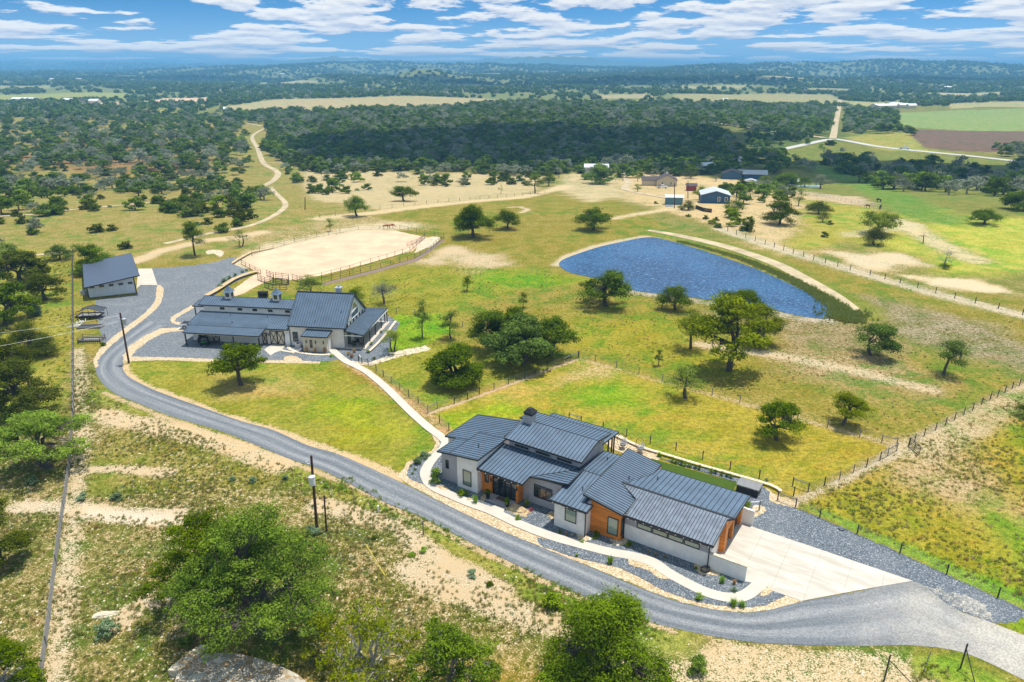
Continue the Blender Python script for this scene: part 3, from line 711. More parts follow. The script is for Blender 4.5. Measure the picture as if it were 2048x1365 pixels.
# planting beds in front of the house
sheet('rock_border', [(862, 868), (872, 886), (866, 900), (843, 914), (815, 924), (804, 942), (794, 954), (815, 968), (840, 982), (898, 1013), (957, 1042), (1016, 1067), (1074, 1091), (1123, 1112), (1192, 1138), (1257, 1165), (1316, 1189), (1374, 1208), (1433, 1221), (1492, 1225), (1540, 1222), (1604, 1203), (1578, 1192), (1530, 1176), (1480, 1190), (1374, 1162), (1300, 1120), (1200, 1096), (1094, 1066), (1006, 1030), (865, 970), (850, 945), (860, 920), (895, 885)], M['river_rock'], .02, False, .08)
sheet('gravel_bed', [(872, 872), (880, 888), (870, 902), (848, 918), (824, 929), (815, 943), (818, 957), (846, 969), (856, 966), (852, 944), (860, 922), (896, 885), (885, 872)], M['gravel'], .05, True, .04)
sheet('gravel_bed', [(1075, 1076), (1113, 1085), (1172, 1100), (1240, 1112), (1277, 1120), (1306, 1131), (1341, 1155), (1374, 1176), (1413, 1191), (1452, 1199), (1492, 1201), (1517, 1191), (1529, 1180), (1556, 1184), (1572, 1191), (1531, 1212), (1492, 1216), (1433, 1212), (1394, 1204.6), (1355, 1193), (1316, 1177), (1277, 1154), (1238, 1136), (1192, 1126), (1125, 1109), (1110, 1101), (1088, 1096.5), (1077, 1087)], M['gravel'], .05, False, .05)
sheet('gravel_bed', [(895, 885), (880, 900), (856, 925), (850, 945), (856, 962), (872, 976), (937, 1003), (977, 1017), (1006, 1030), (1035, 1044), (1094, 1068), (1179, 1092), (1267, 1110), (1306, 1121), (1374, 1162), (1413, 1182), (1452, 1191), (1492, 1190), (1509, 1172), (1490, 1160), (1300, 1050), (1100, 950), (960, 850)], M['gravel'], .046, False, .03)
sheet('rock_patch', [(1257, 1119.6), (1262, 1132), (1296, 1142), (1312, 1154), (1324, 1159), (1341, 1157), (1316, 1136), (1277, 1121)], M['river_rock'], .075, True, .06)
for i, pp in enumerate([[(963, 1004), (962, 996), (972, 989), (974, 998)], [(1155, 1075), (1154, 1070), (1168, 1069), (1178, 1076), (1176, 1082), (1165, 1083)], [(1218, 1080), (1236, 1081), (1250, 1078), (1256, 1084), (1244, 1092), (1230, 1088)],
                        [(1388, 1135), (1394, 1128), (1424, 1136), (1440, 1147), (1436, 1153), (1416, 1151), (1400, 1150)], [(1530, 1176), (1545, 1181), (1535, 1192), (1520, 1193)], [(1097, 1028), (1104, 1024), (1108, 1035), (1102, 1040)]]):
    sheet('rock_patch', pp, M['river_rock'], .08, True, .03, seed=i)
sheet('entry_pad', [(970, 1001), (982, 988), (1034, 1006), (1022, 1022)], M['pink_pad'], .11, False)
ribbon('footpath', [(660, 697), (690, 722), (712, 733), (737, 747), (773, 777), (822, 825), (857, 856), (880, 873), (894, 886)], 1.15, M['concrete'], .09, 8)
ribbon('footpath', [(893, 880), (888, 896), (866, 918), (851, 943), (855, 962), (868, 976), (898, 990), (938, 1007), (977, 1021), (1006, 1034), (1035, 1048), (1094, 1071), (1152, 1088), (1218, 1105), (1267, 1114), (1306, 1126), (1335, 1146), (1374, 1168), (1413, 1186), (1453, 1196), (1485, 1194), (1508, 1180), (1528, 1160)], 1.15, M['concrete'], .085, 8)
sheet('footpath', [(990, 1012), (1010, 1018), (1007, 1026), (1018, 1036), (1036, 1047), (1010, 1037), (968, 1018), (980, 1016)], M['concrete'], .092, False)
# back garden
sheet('turf_lawn', [(1303, 918), (1339, 929), (1473, 966), (1462, 992), (1285, 938)], M['turf'], .06, False)
sheet('gravel_bed', [(1322, 919), (1345, 921), (1480, 958), (1520, 970), (1540, 985), (1535, 1012), (1470, 1010), (1476, 966)], M['gravel'], .05, False, .04)
sheet('patio', [(1200, 880), (1240, 870), (1262, 884), (1322, 906), (1318, 921), (1290, 922), (1225, 900)], M['river_rock'], .045, False, .05)
ribbon('garden_wall', [(1225, 872), (1262, 889), (1288, 900), (1335, 914), (1404, 935), (1472, 954), (1540, 974), (1562, 987)], .40, M['stone_block'], .30, 3)
# arena
sheet('arena_sand', [(483, 528), (505, 512), (547, 499), (634, 478), (717, 462.5), (790, 462), (856, 476), (825, 502.5), (742, 526), (644, 551), (600, 560), (571, 561), (522, 551)], M['sand'], .03, False, .12)
sheet('sand_track', [(515, 548), (545, 556), (515, 572), (480, 590), (452, 592), (478, 572)], M['sand'], .026, True, .15)
sheet('rock_patch', [(412, 503), (425, 500), (444, 502), (448, 507), (440, 514), (428, 508), (415, 509)], M['rubble'], .02, True, .1)
sheet('fence_walk', [(640, 568), (740, 543), (829, 518), (886, 478), (890, 481), (836, 522), (742, 548), (642, 573)], simple('brown trodden soil', (.20, .14, .11), .95), .02, False, .1)
sheet('rock_patch', [(849, 478), (880, 475), (868, 490), (845, 500), (830, 505)], M['rubble'], .035, True, .2)
# pond
tag(MB().prism([tuple(p) for p in catmull([U(*p) for p in [(1119, 526), (1138, 514.6), (1195, 495.6), (1243, 484.4), (1290, 475.6), (1322, 478), (1386, 495.6), (1449, 516), (1512, 538.4), (1576, 567), (1624, 592), (1664, 622), (1659, 637), (1608, 634), (1522, 616), (1417, 600), (1354, 592), (1259, 580), (1189, 557.5), (1141, 546), (1122, 535)]], 6)], -.05, .05).build('pond_water', M['water']), kind='structure')
0 and ribbon('pond_shore', [(1122, 521), (1195, 493.6), (1243, 482.4), (1290, 473.6), (1322, 476), (1386, 494), (1449, 514), (1512, 536), (1576, 565), (1624, 590), (1667, 622), (1660, 640), (1608, 636), (1522, 618.5), (1417, 603), (1354, 595), (1259, 583), (1189, 560), (1141, 549), (1118, 533), (1122, 521)], 1.1, M['rubble'], .02, 6)
ribbon('dirt_track', [(1296, 461), (1354, 471), (1449, 493), (1544, 525), (1608, 557), (1671, 592), (1722, 626)], [1.5, 3.2, 3.4, 3.4, 3.2, 2.6, 1.2], M['dirt_road'], .05, 8)
# far tracks and roads
ribbon('dirt_track', [(490, 246), (520, 252), (530, 256), (505, 273), (515, 297), (527, 326.5), (549, 340), (556, 350), (540, 366), (491, 383), (417, 400), (320, 405), (247, 411), (137, 421), (60, 430), (-60, 436)], [2.6, 2.6, 3.2, 3.4, 3.4, 2.8, 2.4, 2.2], M['dirt_road'], .10, 14)
ribbon('dirt_track', [(527, 326), (560, 327), (598, 329), (640, 333)], 1.6, M['dirt_road'], .10, 10)
ribbon('dirt_track', [(541, 374), (557, 392), (571, 409.5), (552, 429), (503, 451), (417, 468), (330, 488)], 1.9, M['dirt_road'], .05, 12)
ribbon('dirt_track', [(150, 500), (60, 512), (-60, 520)], 1.6, M['dirt_road'], .05, 6)
ribbon('road', [(1480, 350), (1474, 340), (1472, 322), (1490, 314), (1526, 307.6), (1580, 296), (1656, 280), (1686, 281), (1758, 294), (1850, 304), (1943, 313), (2060, 326), (2250, 345)], 6.5, M['paved'], .16, 14)
ribbon('dirt_track', [(1664, 279), (1667, 272), (1671, 250), (1676, 226), (1679, 210), (1679, 198)], 5.5, M['dirt_road'], .6, 14)
ribbon('dirt_track', [(1375, 240), (1410, 243), (1505, 258), (1560, 266), (1650, 277)], 6, M['dirt_road'], .5, 12)
ribbon('dirt_track', [(1256, 345), (1249, 352), (1257, 367), (1249, 378), (1277, 386), (1335, 397), (1370, 402)], 3.6, M['dirt_road'], .12, 10)

# ------------------------------------------------------------------ building kit (local coordinates under an Empty)
def roof(par, poly, zf, seam='y', pitch=.45, th=.13, rib=True, mat=None, name='roof', edge=True):
    """roof slab over footprint poly, zf(x,y) = height of its upper face; standing seams run along `seam`"""
    mb = MB()
    zt = [zf(*p) for p in poly]
    mb.prism(poly, [z-th for z in zt], zt, 0)
    if rib:
        ax = 0 if seam == 'y' else 1
        lo = min(p[ax] for p in poly); hi = max(p[ax] for p in poly); c = lo+pitch*.5
        while c < hi:
            xs = []
            for i in range(len(poly)):
                a, b = poly[i], poly[(i+1) % len(poly)]
                if (a[ax] > c) != (b[ax] > c):
                    t = (c-a[ax])/(b[ax]-a[ax]); xs.append(a[1-ax]+t*(b[1-ax]-a[1-ax]))
            xs.sort()
            for q0, q1 in zip(xs[::2], xs[1::2]):
                if q1-q0 < .15: continue
                p0 = (c, q0) if ax == 0 else (q0, c); p1 = (c, q1) if ax == 0 else (q1, c)
                mb.obox((*p0, zf(*p0)+.018), (*p1, zf(*p1)+.018), .045, .05, 1)
            c += pitch
    if edge:      # dark drip edge all round, a little proud
        n = len(poly)
        for i in range(n):
            a, b = poly[i], poly[(i+1) % n]
            mb.obox((a[0], a[1], zf(*a)-th*.5+.012), (b[0], b[1], zf(*b)-th*.5+.012), .07, th+.03, 1)
    return mb.build(name, [mat or M['roof'], M['roof_dark']], par)
def wall(par, poly, z0, z1, mat, name='wall'):
    return MB().prism(poly, z0, z1).build(name, mat, par)
def window(par, a, b, z0, z1, out, fr='frame', gl='glass', bars=0, name='window', pane='pane', fw=.07):
    """framed window between plan points a and b; out = outward unit normal"""
    a = np.array(a, float); b = np.array(b, float); o = np.array(out, float); t = (b-a)/np.hypot(*(b-a)); L_ = np.hypot(*(b-a))
    mb = MB()
    def bar(p, q, h0, h1, d0=.0, d1=.06):
        P = [p, q]; vs = []
        for dd in (d0, d1):
            for z in (h0, h1):
                for r in P: vs.append((*(a+t*r+o*dd), z))
        # order: d0z0p,d0z0q,d0z1p,d0z1q,d1...
        mb.add(vs, [(0, 1, 3, 2), (4, 6, 7, 5), (0, 2, 6, 4), (1, 5, 7, 3), (0, 4, 5, 1), (2, 3, 7, 6)])
    bar(0, fw, z0, z1); bar(L_-fw, L_, z0, z1); bar(fw, L_-fw, z0, z0+fw); bar(fw, L_-fw, z1-fw, z1)
    for k in range(bars):
        c = L_*(k+1)/(bars+1); bar(c-fw*.4, c+fw*.4, z0+fw, z1-fw, 0, .055)
    w_ = mb.build(name, M[fr], par)
    g = MB(); vs = []
    for dd in (-.01, .02):
        for z in (z0+fw*.8, z1-fw*.8):
            for r in (fw*.8, L_-fw*.8): vs.append((*(a+t*r+o*dd), z))
    g.add(vs, [(0, 1, 3, 2), (4, 6, 7, 5), (0, 2, 6, 4), (1, 5, 7, 3), (0, 4, 5, 1), (2, 3, 7, 6)])
    g.build(pane, M[gl], w_)
    return w_
def lights(par, a, b, n):
    for i in range(n):
        mb = MB(); p = Vector(a).lerp(Vector(b), (i+.5)/n); r = .045
        mb.add([p+Vector(v)*r for v in ((1, 0, 0), (0, 1, 0), (-1, 0, 0), (0, -1, 0), (0, 0, 1), (0, 0, -1))],
               [(0, 1, 4), (1, 2, 4), (2, 3, 4), (3, 0, 4), (1, 0, 5), (2, 1, 5), (3, 2, 5), (0, 3, 5)])
        mb.build('string_light', M['white_metal'], par)
def vent(par, x, y, z):
    mb = MB().tube([(x, y, z-.1), (x, y, z+.28)], .05, 6).tube([(x, y, z+.28), (x, y, z+.34)], [.10, .02], 6)
    return mb.build('roof_vent', M['roof_dark'], par)

# ------------------------------------------------------------------ modern house
O1 = U(1415, 1138)
hs = empty('modern_house', (O1[0], O1[1], 0), math.radians(-33))
tag(hs, 'long low modern house with dark metal roofs, white brick and orange wood walls', 'house')
A_ = lambda x, y: 3.1+(x+31.2)*.148
A3_ = lambda x, y: 3.86+(x+27.65)*.11
B_ = lambda x, y: 3.15+.118*(y+1.6)
C_ = lambda x, y: 3.315+.098*(x+18.65)
H_ = lambda x, y: 4.75+.205*(y-2.95)
H2_ = lambda x, y: 5.5-.18*(y-6.6)
P_ = lambda x, y: 3.75-.10*(y-9.2)
D_ = lambda x, y: 2.98+.115*(y+2.1)
F_ = lambda x, y: 3.61-.06*(y-3.4)
E_ = lambda x, y: 3.13-.195*(x+8.05)
GF_ = lambda x, y: 2.92+.148*(y+.5)
GR_ = lambda x, y: 3.52-.09*(y-3.6)
roof(hs, [(-31.2, 2.1), (-24.6, 2.1), (-24.6, 8.4), (-31.2, 8.4)], A_, 'x', .42)
roof(hs, [(-29.6, -1.35), (-26.6, -1.35), (-26.6, 2.1), (-29.6, 2.1)], lambda x, y: A_(x, y)-.003, 'x', .42)
roof(hs, [(-27.65, -1.75), (-23.9, -1.75), (-23.9, 3.75), (-27.65, 3.75)], A3_, 'x', .42)
roof(hs, [(-24.15, -1.6), (-18.6, -1.6), (-18.6, -.2), (-14.95, 3.0), (-14.95, 3.38), (-24.15, 3.38)], B_, 'y', .42)
roof(hs, [(-18.6, -.2), (-14.35, .1), (-14.35, 3.38), (-14.95, 3.0)], C_, 'x', .42)
roof(hs, [(-23.7, 2.9), (-14.4, 2.9), (-14.4, 6.6), (-23.7, 6.6)], H_, 'y', .42)
roof(hs, [(-24.1, 6.6), (-14.4, 6.6), (-14.4, 9.7), (-24.1, 9.7)], H2_, 'y', .42)
roof(hs, [(-23.6, 9.0), (-15.0, 9.0), (-15.0, 13.2), (-23.6, 13.2)], P_, 'y', .42)
roof(hs, [(-15.15, -2.15), (-11.1, -2.15), (-11.1, -.95), (-11.9, -.95), (-11.9, 3.4), (-14.75, 3.4)], D_, 'y', .42)
roof(hs, [(-14.9, 3.4), (-11.9, 3.4), (-11.9, 8.6), (-14.6, 8.6)], F_, 'y', .42)
roof(hs, [(-12.2, -.9), (-8.02, -.9), (-8.02, 3.0), (-8.4, 3.0), (-8.4, 9.4), (-12.2, 9.4)], E_, 'x', .36)
roof(hs, [(-8.0, -.5), (.42, -.5), (.42, 3.2), (.95, 3.6), (-10.4, 3.6), (-8.0, 2.0)], GF_, 'y', .30, mat=M['roof_worn'])
roof(hs, [(-10.4, 3.6), (.95, 3.6), (.95, 8.85), (-8.4, 8.85)], GR_, 'y', .52)
MB().obox((-10.3, 3.6, 3.54), (.95, 3.6, 3.54), .25, .05).build('ridge_cap', M['roof_dark'], hs)
# walls
def wtop(poly, f, d=.14): return [f(*p)-d for p in poly]
p = [(-31.0, 2.4), (-24.4, 2.4), (-24.4, 8.2), (-31.0, 8.2)]; wall(hs, p, 0, wtop(p, A_), M['white_brick'], 'brick_wall')
p = [(-29.1, -1.2), (-26.79, -1.2), (-26.79, 2.45), (-29.1, 2.45)]; wall(hs, p, 0, wtop(p, A_), M['grey_board'])
p = [(-26.8, -1.5), (-24.17, -1.5), (-24.17, 3.6), (-26.8, 3.6)]; wall(hs, p, 0, wtop(p, A3_), M['white_brick'], 'brick_wall')
p = [(-24.15, -.75), (-22.9, -.75), (-22.9, 3.3), (-24.15, 3.3)]; wall(hs, p, 0, wtop(p, B_), M['orange_wood'], 'wood_wall')
p = [(-22.9, -.50), (-19.9, -.50), (-19.9, 3.3), (-22.9, 3.3)]; wall(hs, p, 0, wtop(p, B_), M['black'], 'door_wall')
p = [(-19.9, -.75), (-19.62, -.75), (-19.62, 3.3), (-19.9, 3.3)]; wall(hs, p, 0, wtop(p, B_), M['orange_wood'], 'wood_wall')
p = [(-19.61, .2), (-14.73, .2), (-14.73, 3.3), (-19.61, 3.3)]; wall(hs, p, 0, [min(B_(*q), C_(*q))-.14 for q in p], M['grey_board'])
p = [(-14.72, -1.9), (-11.4, -1.9), (-11.4, 3.3), (-14.72, 3.3)]; wall(hs, p, 0, wtop(p, D_), M['white_brick'], 'brick_wall')
p = [(-11.38, -.75), (-8.26, -.75), (-8.26, 9.1), (-11.38, 9.1)]; wall(hs, p, 0, wtop(p, E_), M['orange_wood'], 'wood_wall')
p = [(-14.9, 3.45), (-11.5, 3.45), (-11.5, 8.3), (-14.9, 8.3)]; wall(hs, p, 0, wtop(p, F_), M['grey_board'])
p = [(-23.4, 3.4), (-15.0, 3.4), (-15.0, 6.6), (-23.4, 6.6)]; wall(hs, p, 0, wtop(p, H_), M['grey_board'])
p = [(-23.4, 6.6), (-15.0, 6.6), (-15.0, 9.3), (-23.4, 9.3)]; wall(hs, p, 0, wtop(p, H2_), M['grey_board'])
# garage: brick below, grey band above
wall(hs, [(-8.24, 0), (0, 0), (0, 3.1), (-8.24, 3.1)], 0, 1.62, M['white_brick'], 'brick_wall')
p = [(-8.24, .04), (-.02, .04), (-.02, 3.1), (-8.24, 3.1)]; wall(hs, p, 1.62, wtop(p, GF_), M['grey_board'])
p = [(-8.24, 3.1), (-.02, 3.1), (-.02, 8.5), (-8.24, 8.5)]; wall(hs, p, 0, wtop(p, GR_), M['grey_board'])
gb = lambda x, y: (GF_(x, y) if y < 3.6 else GR_(x, y))
for y0, y1 in ((2.9, 3.75), (5.35, 5.75), (7.95, 8.5)):
    p = [(-.015, y0), (.5, y0), (.5, y1), (-.015, y1)]; wall(hs, p, 0, [gb(*q)-.14 for q in p], M['orange_wood'], 'wood_wall')
for y0, y1 in ((3.75, 5.35), (5.75, 7.95)):
    p = [(-.015, y0), (.5, y0), (.5, y1), (-.015, y1)]; wall(hs, p, 2.12, [gb(*q)-.14 for q in p], M['orange_wood'], 'wood_wall')
    g = MB().box(.0, .22, y0, y1, 0.06, 2.12)
    go = g.build('garage_door', M['frame'], hs)
    MB().box(.22, .25, y0+.15, y1-.15, 1.5, 1.9).build('pane', M['glass_dark'], go)
# low privacy walls
wall(hs, [(.03, -.02), (3.3, .02), (3.3, .26), (.03, .22)], 0, 1.62, M['white_brick'], 'privacy_wall')
MB().box(.01, 3.34, -.05, .29, 1.62, 1.70).build('wall_cap', M['stone_block'], hs)
wall(hs, [(.52, 8.5), (1.6, 8.5), (1.6, 8.75), (.52, 8.75)], 0, 1.72, M['white_brick'], 'privacy_wall')
# windows
window(hs, (-28.55, -1.2), (-28.15, -1.2), 1.55, 2.58, (0, -1), gl='glass_dark')
window(hs, (-26.05, -1.5), (-24.95, -1.5), .55, 2.38, (0, -1), gl='glass_pale')
window(hs, (-23.77, -.75), (-23.25, -.75), 1.25, 2.42, (0, -1), gl='glass')
window(hs, (-18.3, .2), (-16.15, .2), .92, 2.4, (0, -1), bars=2, gl='glass_dark')
window(hs, (-13.54, -1.9), (-12.3, -1.9), 1.1, 2.52, (0, -1), gl='glass_pale')
window(hs, (-9.57, -.75), (-8.48, -.75), .5, 2.38, (0, -1), gl='glass_pale', bars=0)
window(hs, (-8.26, -.55), (-8.26, -.1), .5, 2.35, (1, 0), gl='glass')
for a, b in ((-6.94, -5.47), (-5.4, -3.93), (-3.89, -2.42), (-2.36, -.92)):
    window(hs, (a, .04), (b, .04), 1.66, 2.24, (0, -1), gl='glass_pale')
for a, b in ((-22.74, -20.86), (-20.16, -18.25), (-17.54, -15.66)):
    window(hs, (a, 3.4), (b, 3.4), 3.80, 4.27, (0, -1), gl='glass_dark', fr='grey_board')
window(hs, (-15.0, 8.1), (-15.0, 8.75), 4.2, 4.75, (1, 0), fr='grey_board')
window(hs, (-15.0, 3.7), (-15.0, 4.4), 4.3, 4.62, (1, 0), fr='grey_board')
# glazed entrance: four tall leaves under a transom row
for k in range(4):
    x0 = -22.86+k*.74
    dr = window(hs, (x0, -.50), (x0+.72, -.50), .06, 2.05, (0, -1), name='entry_door', gl='glass_dark', fw=.08)
    window(hs, (x0, -.50), (x0+.72, -.50), 2.08, 2.72, (0, -1), name='transom_window', gl='glass_pale', fw=.06)
for x in (-22.98, -19.76):
    MB().box(x-.06, x+.06, -.85, -.76, 1.55, 1.95).build('wall_lamp', M['black'], hs)
# chimney with hipped cap
ch = MB().box(-23.15, -22.2, 6.0, 6.95, 5.0, 6.42).build('chimney', M['grey_board'], hs)
cp = MB(); cp.box(-23.2, -22.15, 5.95, 7.0, 6.42, 6.70)
cp.add([(-23.25, 5.9, 6.70), (-22.1, 5.9, 6.70), (-22.1, 7.05, 6.70), (-23.25, 7.05, 6.70), (-22.9, 6.25, 7.12), (-22.45, 6.25, 7.12), (-22.45, 6.7, 7.12), (-22.9, 6.7, 7.12)],
       [(0, 1, 5, 4), (1, 2, 6, 5), (2, 3, 7, 6), (3, 0, 4, 7), (4, 5, 6, 7), (3, 2, 1, 0)])
cp.build('chimney_cap', M['black'], ch)
# gutters, downspouts, lights, vents, patio posts
for a, b, z in (((-24.15, -1.66), (-18.6, -1.66), 3.05), ((-15.15, -2.21), (-11.1, -2.21), 2.88), ((-8.0, -.56), (.42, -.56), 2.82)):
    MB().obox((*a, z), (*b, z), .10, .10).build('gutter', M['black'], hs)
    lights(hs, (a[0], a[1]-.08, z-.03), (b[0], b[1]-.08, z-.03), int((b[0]-a[0])/.75))
lights(hs, (-7.96, -.8, 3.02), (-7.96, 1.9, 3.02), 6)
lights(hs, (-8.32, 3.2, 3.08), (-8.32, 9.2, 3.08), 9)
for x, y, z in ((-11.32, -2.08, 2.9), (.02, -.35, 2.8)):
    MB().tube([(x, y-.08, z), (x, y+.12, z-.25), (x, y+.12, .1)], .055, 6).build('downspout', M['black'], hs)
MB().tube([(-8.18, -.05, 2.9), (-8.18, -.05, .1)], .05, 6).build('downspout', M['black'], hs)
for v_ in ((-25.6, .8, A3_(-25.6, .8)), (-13.0, .6, D_(0, .6)), (-13.4, 6.9, F_(0, 6.9)), (-7.6, 6.4, GR_(0, 6.4)), (-9.9, 4.6, E_(-9.9, 0))): vent(hs, *v_)
for x in (-23.2, -19.4, -15.35, -15.6):
    MB().box(x-.07, x+.07, 12.7, 12.84, 0, P_(x, 12.8)-.13).build('patio_post', M['black'], hs)
MB().box(-15.42, -15.28, 11.2, 11.34, 0, P_(0, 11.3)-.13).build('patio_post', M['black'], hs)

# ------------------------------------------------------------------ barn house
O2 = U(692, 697)
bn = empty('barn_house', (O2[0], O2[1], 0), math.radians(-8))
tag(bn, 'cream barn with blue-grey metal roofs, two cupolas and a tall glazed gable', 'barn')
MF = lambda x, y: 3.46+.83*(y+.35) if y < 4.7 else 7.65-.83*(y-4.7)
roof(bn, [(-9.3, -.35), (.35, -.35), (.35, 4.7), (-9.3, 4.7)], lambda x, y: 3.46+.83*(y+.35), 'y', .42)
roof(bn, [(-9.3, 4.7), (.35, 4.7), (.35, 9.6), (-9.3, 9.6)], lambda x, y: 7.65-.83*(y-4.7), 'y', .42)
MB().obox((-9.3, 4.7, 7.68), (.35, 4.7, 7.68), .3, .06).build('ridge_cap', M['roof_dark'], bn)
LR_ = lambda x, y: 2.75+.20*(y+.3)
roof(bn, [(-26.6, -.3), (-13.0, -.3), (-13.0, -.31), (-9.32, -.31), (-9.32, 4.25), (-26.6, 4.25)][0:1]+[(-9.32, -.3), (-9.32, 4.25), (-26.6, 4.25)], LR_, 'y', .42)
CR_ = lambda x, y: 4.78+.36*(y-3.95)
roof(bn, [(-26.7, 3.95), (-9.32, 3.95), (-9.32, 6.3), (-26.7, 6.3)], CR_, 'y', .42)
roof(bn, [(-26.7, 6.3), (-9.32, 6.3), (-9.32, 8.7), (-26.7, 8.7)], lambda x, y: 5.62-.36*(y-6.3), 'y', .42)
roof(bn, [(-26.4, 8.6), (-9.32, 8.6), (-9.32, 11.6), (-26.4, 11.6)], lambda x, y: 3.6-.2*(y-8.6), 'y', .42)
roof(bn, [(-28.6, 5.1), (-26.2, 5.1), (-26.2, 7.6), (-28.6, 7.6)], lambda x, y: 4.1+.12*(y-5.1), 'y', .42)
CP_ = lambda x, y: 2.28+.17*(y+2.7)
roof(bn, [(-25.9, -2.7), (-13.0, -2.7), (-13.1, 1.4), (-26.2, 1.9)], lambda x, y: CP_(x, y)+.06, 'y', .40)
PR_ = lambda x, y: 3.12-.2*x
roof(bn, [(.06, -.4), (3.15, -.4), (2.95, 12.8), (.06, 10.0)], PR_, 'x', .42, rib=True)
roof(bn, [(.06, 10.0), (2.95, 12.8), (-8.0, 12.8), (-8.0, 10.0)], lambda x, y: 3.12-.215*(y-10), 'y', .42)
# walls
p = [(-9.1, 0), (0, 0), (0, 4.7), (-9.1, 4.7)]; wall(bn, p, 0, [3.55, 3.55, 7.45, 7.45], M['barn_board'])
p = [(-9.1, 4.7), (0, 4.7), (0, 9.4), (-9.1, 9.4)]; wall(bn, p, 0, [7.45, 7.45, 3.55, 3.55], M['barn_board'])
p = [(-26.0, .02), (-9.12, .02), (-9.12, 11.2), (-26.0, 11.2)]; wall(bn, p, 0, 2.6, M['barn_board'])
p = [(-26.0, 4.2), (-9.12, 4.2), (-9.12, 6.3), (-26.0, 6.3)]; wall(bn, p, 2.6, [4.72, 4.72, 5.45, 5.45], M['barn_board'])
p = [(-26.0, 6.3), (-9.12, 6.3), (-9.12, 8.6), (-26.0, 8.6)]; wall(bn, p, 2.6, [5.45, 5.45, 4.6, 4.6], M['barn_board'])
for x0 in (-23.05, -19.9, -17.3, -14.6, -11.6): window(bn, (x0, 4.2), (x0+.8, 4.2), 4.02, 4.42, (0, -1), gl='glass_dark')
window(bn, (-8.7, 0), (-7.85, 0), .75, 2.35, (0, -1), gl='glass_dark')
# gable glazing
def gl_poly(pts, name='gable_window'):
    mb = MB(); n = len(pts); fr = [(.05, y, z) for y, z in pts]; cy = sum(q[0] for q in pts)/n; cz = sum(q[1] for q in pts)/n
    for i in range(n): mb.obox(fr[i], fr[(i+1) % n], .09, .07)
    o = mb.build(name, M['white_metal'], bn)
    MB().add([(.03, y, z) for y, z in pts], [tuple(range(n))]).build('pane', M['glass'], o)
gl_poly([(3.3, 3.75), (6.5, 3.75), (6.5, 4.95), (3.3, 4.65)]); gl_poly([(3.5, 4.85), (6.3, 5.12), (5.0, 6.2), (4.5, 6.1)])
for k in range(6): window(bn, (0, 1.05+k*1.42), (0, 1.55+k*1.42), 3.16, 3.62, (1, 0), fr='frame', gl='glass')
window(bn, (0, 1.0), (0, 2.4), .3, 2.2, (1, 0), gl='glass'); window(bn, (0, 4.0), (0, 6.0), .1, 2.3, (1, 0), bars=1, gl='glass_dark')
# stone entry block
p = [(-6.1, -2.2), (-2.2, -2.2), (-2.2, -.02), (-6.1, -.02)]; wall(bn, p, 0, [2.45, 2.45, 2.75, 2.75], M['cream_block'], 'stone_wall')
roof(bn, [(-6.3, -2.35), (-2.0, -2.35), (-2.0, -.03), (-6.3, -.03)], lambda x, y: 2.62+.13*(y+2.35), 'y', .45)
window(bn, (-4.95, -2.2), (-4.55, -2.2), .7, 2.0, (0, -1), gl='glass_dark')
for x in (-5.5, -4.0, -2.7): MB().box(x-.07, x+.07, -2.3, -2.2, 1.45, 1.95).build('wall_lamp', M['black'], bn)
MB().box(-2.2, -2.14, -1.6, -.7, .05, 2.0).build('door', M['white_metal'], bn)
# sliding stable doors with X braces
def xdoor(x0, x1, y, z1, n):
    mb = MB(); mb.box(x0, x1, y-.05, y, .08, z1)
    o = mb.build('stable_door', M['cream'], bn); b = MB(); wd = (x1-x0)/n
    for k in range(n):
        a, c = x0+k*wd, x0+(k+1)*wd
        for q in (a+.05, c-.05): b.obox((q, y-.08, .08), (q, y-.08, z1), .10, .05, up=(0, 1, 0))
        for z in (.13, z1-.05): b.obox((a, y-.085, z), (c, y-.085, z), .06, .10)
        b.obox((a+.05, y-.09, .1), (c-.05, y-.09, z1-.05), .05, .09); b.obox((a+.05, y-.095, z1-.05), (c-.05, y-.095, .1), .05, .09)
    b.build('door_frame', M['black'], o)
xdoor(-12.55, -10.15, 0, 2.35, 2); xdoor(-13.9, -13.1, 0, 1.9, 1); xdoor(-22.5, -21.3, 0, 1.9, 1)
dd = MB().box(-10.0, -9.2, -.06, 0.0, .05, 1.95).build('side_door', M['white_metal'], bn)
MB().tube([(-9.15, -.08, 2.7), (-9.15, -.08, .1)], .05, 6).build('downspout', M['black'], bn)
MB().tube([(-.05, -.08, 3.3), (-.05, -.08, .1)], .05, 6).build('downspout', M['black'], bn)
for x, y in ((-12.7, -.1), (-10.1, -.1), (-13.05, -.1)): MB().box(x-.06, x+.06, y-.06, y+.06, 1.5, 1.85).build('wall_lamp', M['black'], bn)
# carport and porch posts
for x in (-25.75, -22.2, -17.6, -13.3): MB().box(x-.08, x+.08, -2.45, -2.29, 0, CP_(x, -2.4)-.08).build('porch_post', M['black'], bn)
MB().box(-25.8, -13.1, -2.55, -2.49, 2.05, 2.2).build('fascia_board', M['cream'], bn)
for x, y in ((2.75, -.1), (3.0, .1), (2.95, 3.1), (2.9, 6.2), (2.85, 9.4), (2.6, 12.2), (2.9, 12.5), (.3, 12.5)): MB().box(x-.07, x+.07, y-.07, y+.07, 0, PR_(x, y)-.13 if y < 10 else 2.4).build('porch_post', M['frame'], bn)
MB().box(3.06, 3.12, -.38, 12.7, 2.28, 2.42).build('fascia_board', M['white_metal'], bn)
MB().box(.1, 3.0, -.42, -.37, 2.26, 2.42).build('fascia_board', M['white_metal'], bn)
MB().box(.01, 3.3, -.2, 12.9, 0, .16).build('porch_floor', M['concrete'], bn)
